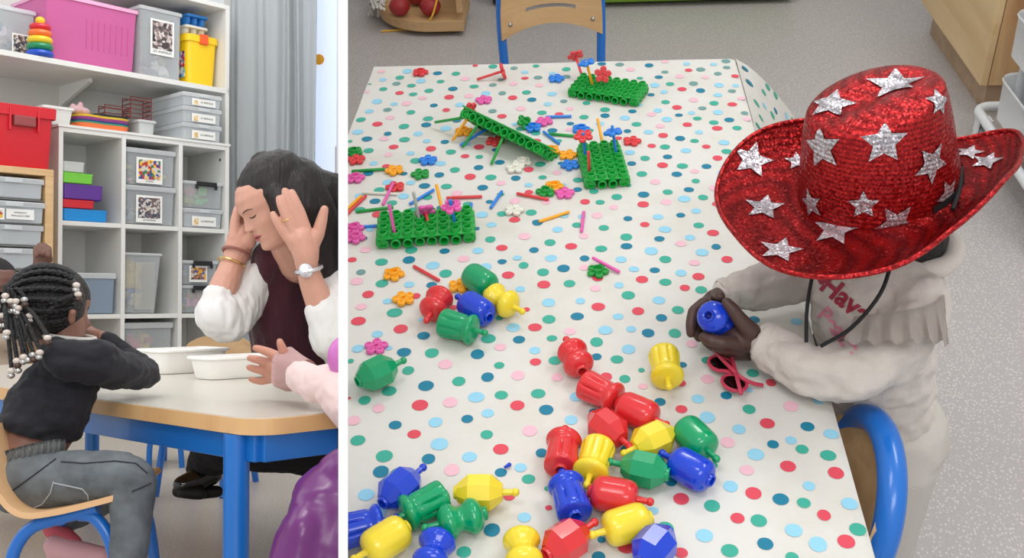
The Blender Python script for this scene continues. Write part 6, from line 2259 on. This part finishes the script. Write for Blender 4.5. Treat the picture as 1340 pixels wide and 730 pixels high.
for k in range(11):
    ph = math.radians(-50 + 17 * k)
    m_ = (upd * math.cos(ph) + sdd * math.sin(ph))
    st_ = (fdir * 0.70 + m_ * 0.72).normalized()
    pp = []
    for q in range(13):
        t = q / 12
        d_ = (st_ * (1 - t) ** 2 + m_ * 2 * t * (1 - t) * 1.3 + gdir * t * t).normalized()
        pp.append(hc + d_ * HRr * 1.01)
    b = B()
    b.tube(smooth_path(pp, 3), [0.0052 + 0.0010 * math.sin(i * 1.9) for i in range(37)], 8)
    part('cornrow', b.mesh('cornrow', hairg), hair)
for k in range(4):                         # rows round the ear and nape
    pp = [(98 - k * 7, 386 + k * 5, 1.875), (82 - k * 9, 392 + k * 9, 1.862), (62 - k * 8, 398 + k * 9, 1.862), (40 - k * 5, 396 + k * 8, 1.875)]
    b = B()
    b.tube(smooth_path([LP(*p) for p in pp], 6), 0.0050, 8)
    part('cornrow', b.mesh('cornrow', hairg), hair)
BEADS2 = [(7, 386, 2), (14, 393, 3), (21, 393, 3), (32, 391, 2), (24, 402, 3), (3, 412, 3), (39, 412, 2), (30, 424, 3), (9, 434, 2), (62, 441, 2), (52, 460, 2), (43, 463, 2), (31, 466, 2), (22, 471, 3), (15, 484, 2), (37, 470, 1), (100, 372, 2), (102, 384, 2), (-4, 400, 3), (1, 425, 2)]
bm_pal = [mat('bead_cream', (206, 194, 184), 0.3), mat('bead_silver', (190, 188, 186), 0.18, metal=0.8), mat('bead_brown', (70, 48, 40), 0.25)]
bd = B(); bd.ball((0, 0, 0), (0.0066, 0.0066, 0.0052), seg=12)
bme = [bd.mesh('hair_bead', bm_pal[0])]
for k in (1, 2):
    q = bme[0].copy(); q.materials.clear(); q.materials.append(bm_pal[k]); bme.append(q)
for k, (x, y, n) in enumerate(BEADS2):
    D = 1.83 if y < 430 else 1.80
    if x > 90: D = 1.875
    end = LP(x, y - 3, D)
    if x < 90:
        g = LP(12 + (x - 20) * 0.3, 385 + min(20, (y - 385) * 0.2), 1.845)
        b = B()
        b.tube(smooth_path([g, (g + end) / 2 + V((0, -0.006, 0.012)), end], 6), 0.0036, 8)
        part('braid', b.mesh('braid', hairg), hair)
    for j in range(n):
        o = bpy.data.objects.new('hair_bead', bme[((0, 1, 2), (0, 2, 1), (0, 1, 1), (1, 2, 0))[k % 4][j]])
        COL.objects.link(o)
        o.matrix_basis = M.Translation(LP(x + 0.8 * j * (1 if k % 2 else -1), y + 1 + 6.4 * j, D - 0.004))
        o.parent = hair
        o.matrix_parent_inverse = bmat(hair).inverted()
# sweater
pr = chain([(98, 470, 1.93, 34), (80, 505, 1.91, 48), (60, 540, 1.88, 54), (42, 562, 1.86, 46)], LP)
pr += chain([(72, 466, 1.86, 24), (104, 464, 1.99, 26)], LP)
pr += chain([(86, 470, 1.84, 28), (122, 474, 1.86, 31), (160, 484, 1.93, 25), (190, 489, 2.03, 19)], LP)
pr += chain([(190, 487, 2.03, 19), (165, 466, 2.06, 16), (140, 448, 2.06, 13)], LP)
swt = blob('sweater', pr, 0.004, navy, 5)
bm = bmesh.new(); bm.from_mesh(swt)          # hem lifted at the back
hemp = LP(0, 549, 1.86)
hn = (LP(96, 581, 1.86) - LP(0, 549, 1.86)).normalized()
hno = V((hn.z, 0, -hn.x))
bmesh.ops.bisect_plane(bm, geom=bm.verts[:] + bm.edges[:] + bm.faces[:], plane_co=hemp, plane_no=hno if hno.z < 0 else -hno, clear_outer=True)
bm.to_mesh(swt); bm.free()
fold(swt, 0.0050, 20, 1, (1, 1, 2.2))
fold(swt, 0.0015, 60, 2)
part('sweater', swt, girl)
b = B()
nc = LP(90, 440, 1.93)
b.tube([nc + V((0.043 * math.cos(a), 0.050 * math.sin(a), 0.006 * math.cos(a) * -1)) for a in [2 * PI * k / 30 for k in range(31)]], 0.0045, 8, cap=False)
part('collar', b.mesh('collar', mat('collar_white', (206, 202, 196), 0.8)), girl, 'thin white collar')
# jeans
pr = [ell(32, 630, 1.86, 46, 42, 56)]
pr += chain([(34, 634, 1.80, 42), (100, 627, 1.77, 38), (150, 624, 1.74, 35), (173, 628, 1.73, 31)], LP)
pr += chain([(174, 630, 1.73, 31), (172, 670, 1.72, 27), (168, 735, 1.71, 24), (166, 775, 1.71, 21)], LP)
pr += chain([(38, 630, 1.95, 40), (100, 628, 1.98, 36), (140, 640, 2.0, 30), (110, 665, 1.99, 22), (72, 690, 1.96, 15)], LP)
jn = blob('jeans', pr, 0.0042, denim, 5)
fold(jn, 0.0022, 40, 8)
part('jeans', jn, girl)
jt = bvh_of(jn)
stitch = mat('denim_dark', (44, 48, 52), 0.9)
stl_ = mat('denim_stitch', (160, 164, 166), 0.9)
seam(jt, [(4, 650), (30, 632), (60, 610), (76, 598)], 0.0013, stitch, girl)
seam(jt, [(80, 604), (110, 606), (150, 603), (178, 606), (196, 622)], 0.0012, stitch, girl)
seam(jt, [(70, 632), (90, 636), (108, 640), (115, 648), (116, 656)], 0.0012, stl_, girl)
seam(jt, [(70, 630), (66, 645), (55, 660), (40, 666)], 0.0012, stl_, girl)
seam(jt, [(198, 632), (185, 638), (170, 644)], 0.0012, stitch, girl)
# gathered waistband
wp = [(-8, 609), (12, 602), (34, 596), (56, 591), (76, 588), (86, 588)]
q = []
b = B()
rows = []
for k in range(61):
    t = k / 60 * (len(wp) - 1)
    i = min(int(t), len(wp) - 2)
    x = wp[i][0] + (wp[i + 1][0] - wp[i][0]) * (t - i)
    y = wp[i][1] + (wp[i + 1][1] - wp[i][1]) * (t - i)
    rows.append((x, y))
gr = []
for j in range(6):
    v = (j / 5 - 0.5) * 2
    gr.append([])
    for k, (x, y) in enumerate(rows):
        D = 1.795 - 0.022 * math.sin(PI * min(1, max(0, (x + 30) / 150))) + 0.008 * v * v + 0.0045 * math.sin(k * 1.35 + j * 0.25)
        gr[-1].append(LP(x, y + v * 14, D + (0.02 if x > 80 else 0)))
b.rings(gr, False, False, False)
bmesh.ops.solidify(b.bm, geom=list(b.bm.faces), thickness=0.012)
part('waistband', b.mesh('waistband', denim_l, sharp=180), girl, 'pale gathered elastic waistband')
sockm = mat('sock_pink', (196, 88, 100), 0.85)
shoem = mat('shoe_pink', (214, 164, 170), 0.6)
part('sock', blob('sock', chain([(68, 692, 1.955, 12), (86, 704, 1.94, 13), (96, 712, 1.93, 12)], LP), 0.004, sockm, 2), girl, 'dark pink sock')
part('shoe', blob('shoe', chain([(72, 714, 1.93, 15), (100, 724, 1.92, 17), (134, 728, 1.91, 13)], LP) + chain([(70, 730, 1.93, 10), (140, 736, 1.91, 9)], LP), 0.004, shoem, 3), girl, 'pale pink shoe')
part('shoe', blob('shoe', chain([(160, 778, 1.71, 18), (200, 786, 1.70, 16)], LP), 0.005, shoem, 3), girl)
# her chair: bent plywood shell on a blue tube frame
ch = thing('school_chair', 'blue and beech chair the girl with beaded braids sits on', 'chair', LP(80, 700, 1.84), 'school chairs')
prof = [(-42, 560), (-30, 600), (-16, 634), (-2, 656), (14, 672), (36, 679), (70, 675), (110, 666), (152, 655)]
pf_ = smooth_path([V((x, y, 0)) for x, y in prof], 4)
b = B()
gr = []
for dj in range(9):
    D = 1.695 + 0.29 * dj / 8
    kx = D / 1.695
    row = []
    for p in pf_:
        P = LP(p.x, p.y, 1.695)
        row.append(V((P.x - 0.08 * (D - 1.695), D, P.z - 0.007 * math.sin(PI * dj / 8))))
    gr.append(row)
b.rings(gr, False, False, False)
bmesh.ops.recalc_face_normals(b.bm, faces=b.bm.faces)
bmesh.ops.solidify(b.bm, geom=list(b.bm.faces), thickness=0.0095)
part('seat', b.mesh('seat', wood_mat('chair_ply', (226, 184, 138), (214, 170, 122), (3, 12, 12)), sharp=50), ch)
for D, o in ((1.73, 0), (1.95, 1)):
    k = 1.73 / D
    def cp(x, y):
        P = LP(x, y, 1.73)
        return V((P.x - 0.08 * (D - 1.73), D, P.z))
    b = B()
    b.tube(smooth_path([cp(6, 790), cp(14, 738), cp(24, 710), cp(42, 690), cp(70, 680), cp(104, 671), cp(128, 664)], 6), 0.0105, 14)
    part('leg', b.mesh('leg', blue_paint), ch)
    b = B()
    b.tube(smooth_path([cp(104, 673), cp(122, 676), cp(138, 694), cp(149, 725), cp(158, 790)], 6), 0.0105, 14)
    part('leg', b.mesh('leg', blue_paint), ch)
b = B()
b.tube([V((LP(80, 680, 1.73).x, 1.73, LP(80, 680, 1.73).z)), V((LP(80, 680, 1.73).x - 0.018, 1.95, LP(80, 680, 1.73).z))], 0.009, 10)
part('crossbar', b.mesh('bar', blue_paint), ch)

# ------------------------------------------------------------------ woman covering the sides of her face
skin_l = mat('skin_light', (208, 156, 136), 0.5, sss=0.15, var=0.04, vscale=40)
wom = thing('person', 'dark haired woman in a maroon vest holding both hands beside her face', 'person', LP(400, 600, 2.7))
wf_ = V((-0.74, -0.42, -0.54)).normalized()
wu_ = V((-0.18, -0.10, 1.0))
wu_ = (wu_ - wf_ * wu_.dot(wf_)).normalized()
wo_ = LP(350, 333, 2.60) - wf_ * 0.076
hp, hpt = head_prim(wo_, wf_, wu_, 0.86)
pr = [hp]
pr += chain([(376, 312, 2.68, 26), (392, 345, 2.74, 27)], LP)
# near hand
pr += chain([(421, 402, 2.56, 19.5), (408, 370, 2.54, 16.5), (402, 350, 2.53, 14.5)], LP)
pr += chain([(402, 350, 2.53, 14.5), (399, 330, 2.52, 17), (395, 312, 2.515, 17)], LP) + chain([(402, 340, 2.53, 14), (384, 312, 2.51, 12)], LP) + chain([(404, 340, 2.53, 13), (408, 312, 2.52, 11)], LP)
pr += chain([(400, 300, 2.515, 8), (393, 278, 2.505, 7), (386, 262, 2.50, 6.2), (382, 252, 2.50, 5)], LP)
pr += chain([(392, 298, 2.51, 8), (383, 276, 2.50, 7), (376, 259, 2.495, 6.2), (373, 250, 2.495, 5)], LP)
pr += chain([(384, 303, 2.505, 8), (374, 282, 2.495, 6.8), (368, 268, 2.49, 6), (365.5, 260, 2.49, 5)], LP)
pr += chain([(378, 312, 2.505, 7.5), (366, 296, 2.495, 6), (360, 286, 2.49, 5.3), (357.5, 280, 2.49, 4.4)], LP)
pr += chain([(404, 326, 2.53, 12), (416, 306, 2.53, 9), (421, 288, 2.525, 7.5), (424.5, 274, 2.52, 5.6)], LP)
# far hand
pr += chain([(284, 400, 2.66, 21), (297, 365, 2.68, 18), (306, 342, 2.70, 15)], LP)
pr += chain([(306, 342, 2.70, 15), (312, 325, 2.715, 18), (316, 310, 2.72, 18)], LP)
pr += chain([(308, 312, 2.70, 9), (308, 290, 2.70, 7), (311, 275, 2.70, 6), (315, 264, 2.70, 5)], LP)
pr += chain([(314, 308, 2.72, 9), (316, 286, 2.73, 7), (320, 270, 2.73, 6)], LP)
pr += chain([(322, 308, 2.73, 9), (328, 286, 2.745, 7), (330, 272, 2.75, 6)], LP)
pr += chain([(326, 318, 2.70, 9), (330, 308, 2.68, 7), (330, 300, 2.67, 6)], LP)
wbody = clip_wall(blob('body', pr, 0.0026, skin_l, 2))
part('body', wbody, wom)
lipm = mat('lip_rose', (188, 100, 100), 0.4)
lash = mat('lash_dark', (52, 34, 30), 0.7)
wb_ = bvh_of(wbody)
def face_curve(zd, r, m, name, off=0.0006, n=5):
    """a line drawn over the face through (height, angle) points of the head"""
    q = []
    for p in smooth_path([V((z_, d_, 0)) for z_, d_ in zd], n):
        P = hpt(p.x, p.y, 0.06)
        ax_ = hpt(p.x, p.y, -0.088)
        h = wb_.ray_cast(P, (ax_ - P).normalized())
        if h[0]: q.append(h[0] + (P - ax_).normalized() * off)
    if len(q) > 3:
        n_ = len(q)
        b = B()
        b.tube(q, [r * (0.3 + 0.7 * math.sin(PI * min(1, (i + 0.5) / n_))) for i in range(n_)], 8)
        part(name, b.mesh(name, m), wom)
face_curve([(0.0565, -17), (0.0605, -9), (0.0600, 0), (0.0605, 9), (0.0565, 17)], 0.0030, lipm, 'upper_lip', -0.0006)
face_curve([(0.0555, -15), (0.0505, -8), (0.0495, 0), (0.0505, 8), (0.0555, 15)], 0.0034, lipm, 'lower_lip', -0.0008)
face_curve([(0.0575, -18), (0.0555, -8), (0.0555, 0), (0.0555, 8), (0.0575, 18)], 0.0010, lash, 'mouth_line', 0.0016)
for s in (-1, 1):
    face_curve([(0.1155, s * 14), (0.1125, s * 20), (0.1130, s * 27), (0.1160, s * 33)], 0.0017, lash, 'eyelid', 0.0005)
    face_curve([(0.1330, s * 9), (0.1375, s * 18), (0.1380, s * 27), (0.1340, s * 36)], 0.0018, mat('brow', (92, 66, 56), 0.8), 'eyebrow', 0.0)
    face_curve([(0.0790, s * 5.0), (0.0780, s * 7.5), (0.0795, s * 9.5)], 0.0014, mat('nostril', (120, 66, 60), 0.8), 'nostril', 0.0)
# hair
hw = bpy.data.materials.new('hair_brown')
hw = mat('hair_brunette', (34, 27, 26), 0.38, spec=0.4, var=0.45, vscale=5, stretch=(24, 24, 2), bump=0.35, bscale=10)
hpc, _ = head_prim(wo_ - wf_ * 0.024 + wu_ * 0.004 , wf_, wu_, 0.94, 0.0)
pr = [hpc, ell(381, 254, 2.73, 54, 51, 58), ell(400, 290, 2.76, 48, 58, 54)]
pr += chain([(352, 214, 2.64, 17), (334, 230, 2.625, 15), (320, 246, 2.625, 10), (311, 262, 2.63, 4.5)], LP)
pr += chain([(346, 216, 2.62, 20), (346, 234, 2.585, 17), (358, 252, 2.56, 18), (374, 270, 2.55, 17), (388, 292, 2.56, 13)], LP)
pr += chain([(366, 220, 2.62, 26), (384, 244, 2.60, 26), (396, 270, 2.60, 24)], LP)
pr += chain([(390, 240, 2.64, 34), (410, 280, 2.64, 32), (422, 330, 2.67, 28), (430, 390, 2.70, 26), (434, 450, 2.72, 22)], LP)
pr += chain([(425, 260, 2.74, 38), (440, 330, 2.78, 34), (446, 430, 2.80, 30)], LP)
hm = blob('hair', pr, 0.004, hw, 8)
fold(hm, 0.0022, 26, 6, (2.0, 2.0, 0.25))
part('hair', clip_wall(hm), wom, 'long straight dark brown hair')
# maroon vest
vest = mat('vest_maroon', (66, 22, 36), 0.95, bump=0.35, bscale=180, sheen=0.35)
pr = chain([(352, 352, 2.76, 30), (410, 350, 2.86, 40)], LP) + chain([(366, 360, 2.80, 40), (372, 410, 2.82, 48), (378, 460, 2.84, 49), (388, 520, 2.88, 50), (410, 570, 2.88, 50)], LP)
pr += chain([(420, 370, 2.86, 46), (422, 440, 2.86, 48), (424, 520, 2.88, 46)], LP)
pr += chain([(350, 338, 2.74, 22), (372, 334, 2.74, 24)], LP)
vm = blob('vest', pr, 0.006, vest, 6)
fold(vm, 0.006, 14, 3, (2.0, 2.0, 0.5))
part('vest', clip_wall(vm), wom)
# blouse sleeves
blouse = mat('blouse_white', (226, 224, 222), 0.8, bump=0.06, bscale=200)
pr = chain([(345, 352, 2.76, 26), (322, 390, 2.74, 30), (298, 418, 2.68, 32), (286, 412, 2.66, 28), (286, 390, 2.665, 23)], LP) + [ell(289, 412, 2.665, 33, 31, 34)]
s1 = blob('sleeve', pr, 0.0048, blouse, 5)
fold(s1, 0.0055, 30, 5, (1.6, 1.6, 0.5))
part('sleeve', clip_wall(s1), wom, 'gathered white blouse sleeve')
pr = chain([(450, 400, 2.62, 44), (440, 440, 2.58, 36), (434, 430, 2.57, 30), (424, 406, 2.56, 25)], LP) + chain([(452, 380, 2.7, 40), (448, 450, 2.6, 34)], LP)
s2 = blob('sleeve', pr, 0.0048, blouse, 5)
fold(s2, 0.0045, 30, 9, (1.6, 1.6, 0.6))
part('sleeve', clip_wall(s2), wom)
# watch, ring, bracelets
silver = mat('silver', (210, 210, 214), 0.22, metal=0.9)
def wrist_ring(px, py, D, axpx, r, tr, m, name, n=26, lab=None, sq=0.85):
    c = LP(px, py, D)
    ax = (LP(axpx[0], axpx[1], axpx[2]) - c).normalized()
    u = ax.orthogonal().normalized(); v = ax.cross(u)
    k = D / F
    b = B()
    b.tube([c + u * r * k * math.cos(2 * PI * i / n) + v * r * k * math.sin(2 * PI * i / n) for i in range(n + 1)], tr, 8, cap=False)
    return part(name, b.mesh(name, m), wom, lab), c, ax
wt, c, ax = wrist_ring(404, 352, 2.53, (399, 330, 2.52), 16.5, 0.0055, silver, 'watch', lab='silver bracelet watch')
d_ = -LP(401, 353, 1).normalized()
b = B()
fc = LP(400, 354, 2.53) + d_ * 16.5 * 2.53 / F
zz_ = d_.to_track_quat('Z', 'Y').to_matrix().to_4x4()
b.lathe([(0.0155, -0.004), (0.017, 0.0), (0.0165, 0.003), (0.0145, 0.0035)], M.Translation(fc) @ zz_, 24)
wf = part('watch_face', b.mesh('case', silver), wt)
wrist_ring(374.5, 287, 2.497, (368, 271, 2.49), 7.6, 0.0013, mat('gold', (226, 190, 120), 0.25, metal=0.9), 'ring', lab='gold ring')
wrist_ring(309, 331, 2.703, (313, 320, 2.712), 17.5, 0.0038, mat('bracelet_rose', (150, 96, 88), 0.4), 'bracelet', lab='rose brown bracelet')
wrist_ring(303, 344, 2.695, (308, 331, 2.703), 17.5, 0.0028, MATS['gold'], 'bracelet', lab='thin gold bracelet')
# trousers and shoe
blk = mat('trousers_black', (24, 25, 30), 0.85, bump=0.1, bscale=200)
pr = chain([(452, 590, 2.55, 44), (390, 582, 2.50, 38), (300, 580, 2.46, 34), (284, 582, 2.48, 32)], LP) + chain([(282, 582, 2.50, 32), (274, 600, 2.54, 27), (266, 612, 2.56, 23)], LP)
pr += chain([(452, 575, 2.75, 48), (400, 560, 2.72, 40)], LP)
tm_ = blob('trousers', pr, 0.0055, blk, 4)
fold(tm_, 0.003, 26, 4)
part('trousers', clip_wall(tm_), wom)
shb = mat('shoe_black', (14, 14, 16), 0.16, coat=0.6)
pr = chain([(276, 618, 2.54, 17), (258, 628, 2.52, 16), (238, 634, 2.50, 12)], LP)
sh_ = part('shoe', blob('shoe', pr, 0.0035, shb, 3), wom, 'shiny black loafer')
pr = chain([(284, 643, 2.54, 8), (256, 645, 2.52, 9), (233, 643, 2.50, 8)], LP) + chain([(262, 645, 2.50, 9), (240, 644, 2.49, 8)], LP)
part('sole', blob('sole', pr, 0.0035, mat('sole_black', (20, 20, 21), 0.6), 1), sh_)

# ------------------------------------------------------------------ child at the right edge: hand, pink sleeve, purple satin dress
kid2 = thing('person', 'child in purple satin with a pale pink sleeve, hand on the table', 'person', LP(430, 700, 1.66))
skin_m = mat('skin_tan', (196, 138, 116), 0.5, sss=0.12)
pr = chain([(400, 492, 1.84, 17), (372, 482, 1.90, 15)], LP) + chain([(372, 482, 1.90, 15), (362, 480, 1.92, 14)], LP) + chain([(372, 490, 1.90, 12), (356, 492, 1.93, 9)], LP)
pr += chain([(366, 468, 1.90, 7.5), (352, 461, 1.91, 6.2), (342, 457.5, 1.915, 5.6), (334.5, 455.5, 1.92, 4.8)], LP)
pr += chain([(358, 476, 1.92, 7.5), (344, 472.5, 1.93, 6.0), (335, 470, 1.935, 5.5), (327, 468.5, 1.94, 4.6)], LP)
pr += chain([(354, 485, 1.93, 7), (342, 484.5, 1.94, 5.8), (333, 482.5, 1.945, 5.2), (326, 480.5, 1.95, 4.4)], LP)
pr += chain([(352, 496, 1.94, 6.5), (342, 499, 1.95, 5), (334, 498, 1.955, 4.4), (328, 496, 1.96, 3.8)], LP)
pr += chain([(376, 472, 1.88, 9), (371, 460, 1.87, 6.6), (367, 450, 1.865, 5.4), (366, 446.5, 1.865, 4.6)], LP)
part('body', clip_wall(blob('body', pr, 0.0026, skin_m, 3)), kid2)
sleevep = mat('sleeve_pink', (232, 204, 200), 0.7, sheen=0.3, bump=0.08, bscale=120)
pr = chain([(470, 530, 1.70, 40), (440, 508, 1.74, 30), (412, 502, 1.79, 24), (392, 492, 1.83, 21)], LP)
m1 = blob('sleeve', pr, 0.004, sleevep, 4)
fold(m1, 0.004, 34, 2)
part('sleeve', clip_wall(m1), kid2, 'pale pink sleeve with flared cuff')
b = B()
ca_, cb2 = LP(402, 492, 1.825), LP(374, 483, 1.885)
ax = (cb2 - ca_).normalized()
u = V((0, 0, 1)); u = (u - ax * u.dot(ax)).normalized(); v = ax.cross(u)
gr = []
for j in range(7):
    t = j / 6
    r = (21 + 8 * t ** 1.3) * 1.87 / F
    gr.append([ca_ + (cb2 - ca_) * t + (u * math.cos(2 * PI * i / 40) + v * 0.75 * math.sin(2 * PI * i / 40)) * r * (1 + 0.06 * t * math.sin(5 * 2 * PI * i / 40)) for i in range(40)])
b.rings(gr, False, False)
bmesh.ops.solidify(b.bm, geom=list(b.bm.faces), thickness=0.0015)
part('cuff', b.mesh('cuff', clear_mat('cuff_pink', (230, 196, 194), 0.78, 0.6), sharp=180), kid2, 'sheer pink flared cuff')
satin = mat('satin_purple', (104, 24, 108), 0.30, spec=0.7)
pr = chain([(455, 626, 1.60, 38), (442, 665, 1.60, 58), (436, 715, 1.59, 68), (432, 790, 1.60, 74)], LP) + chain([(405, 700, 1.56, 38), (398, 740, 1.55, 38)], LP)
m2 = blob('dress', pr, 0.005, satin, 4)
fold(m2, 0.016, 8, 7, (1.6, 1, 0.7))
part('dress', clip_wall(m2), kid2)
pr = [ell(452, 468, 1.73, 24, 30, 22)]
part('puff_sleeve', clip_wall(blob('puff', pr, 0.005, mat('satin_pink', (206, 112, 190), 0.35, spec=0.6), 2)), kid2, 'shiny orchid pink puff sleeve')

# ------------------------------------------------------------------ child at the left edge, fist raised
kid3 = thing('person', 'child at the left edge behind the girl, raising a fist', 'person', LP(0, 560, 2.5))
skin_e = mat('skin_deep', (112, 76, 64), 0.5, sss=0.1)
KQ = 1.42
def LQ(x, y, D): return LP(x, y, D * KQ)
def elq(x, y, D, rx, ry, rz=None): return ell(x, y, D * KQ, rx, ry, rz)
_chain = chain
def chain(pts, conv=None):
    return _chain([(a[0] + 2, a[1] - 6, a[2] * KQ, a[3]) for a in pts], LP) if conv is LQ else _chain(pts, conv)
qf_ = V((0.75, -0.55, -0.1)).normalized()
qh, qhp = head_prim(LQ(-8, 414, 2.5), qf_, V((0, 0, 1)), 0.80)
pr = [qh]
pr += chain([(-5, 405, 2.5, 16), (-8, 440, 2.5, 18)], LQ)
pr += chain([(38, 392, 2.45, 13), (50, 364, 2.44, 11), (53, 350, 2.44, 11)], LQ)
pr += chain([(53, 348, 2.44, 11), (54, 338, 2.44, 11.5)], LQ)
for x, y in ((45.5, 331), (50.5, 327), (56, 327.5), (61, 331)):
    pr += chain([(x + 0.5, y + 7, 2.44, 4.6), (x, y, 2.425, 4.2), (x, y + 3, 2.405, 4.0), (x + 0.5, y + 9, 2.40, 3.8)], LQ)
pr += chain([(62, 346, 2.43, 5), (61, 338, 2.41, 4.5), (54, 337, 2.395, 4)], LQ)
part('body', blob('body', pr, 0.0032, skin_e, 2), kid3)
part('hair', blob('hair', [('e', LQ(-8, 414, 2.5) + V((0, 0, 0.134)) - qf_ * 0.006, (0.082, 0.070, 0.066), M((qf_, V((0, 0, 1)).cross(qf_), V((0, 0, 1)))).transposed())], 0.005, hairblack, 2), kid3, 'short black hair')
jk = mat('jacket_beige', (186, 168, 150), 0.85, bump=0.1, bscale=150)
pr = chain([(-14, 452, 2.5, 34), (-20, 520, 2.5, 44), (-20, 580, 2.5, 44)], LQ) + chain([(5, 445, 2.46, 22), (30, 425, 2.46, 19), (40, 395, 2.45, 17)], LQ)
m3 = blob('jacket', pr, 0.007, jk, 4)
fold(m3, 0.005, 22, 1)
part('jacket', m3, kid3)
qb = LQ(-20, 560, 2.5)
pr = [('c', V((qb.x - 0.05, qb.y, FL + 0.30)), 0.075, V((qb.x + 0.05, qb.y, FL + 0.30)), 0.075)]
for sx_ in (-1, 1):
    pr += _chain([(qb.x + sx_ * 0.06, qb.y, FL + 0.28, 0.07), (qb.x + sx_ * 0.065, qb.y - 0.01, FL + 0.15, 0.052), (qb.x + sx_ * 0.065, qb.y, FL + 0.05, 0.042)])
part('trousers', blob('trousers', pr, 0.007, denim, 3), kid3)
for sx_ in (-1, 1):
    part('shoe', blob('shoe', _chain([(qb.x + sx_ * 0.065, qb.y, FL + 0.034, 0.032), (qb.x + sx_ * 0.07, qb.y - 0.09, FL + 0.028, 0.027)]), 0.006, blackm, 2), kid3)
# ------------------------------------------------------------------ set the second classroom at its own level
for o in LEFT:
    o.matrix_basis = ML @ o.matrix_basis
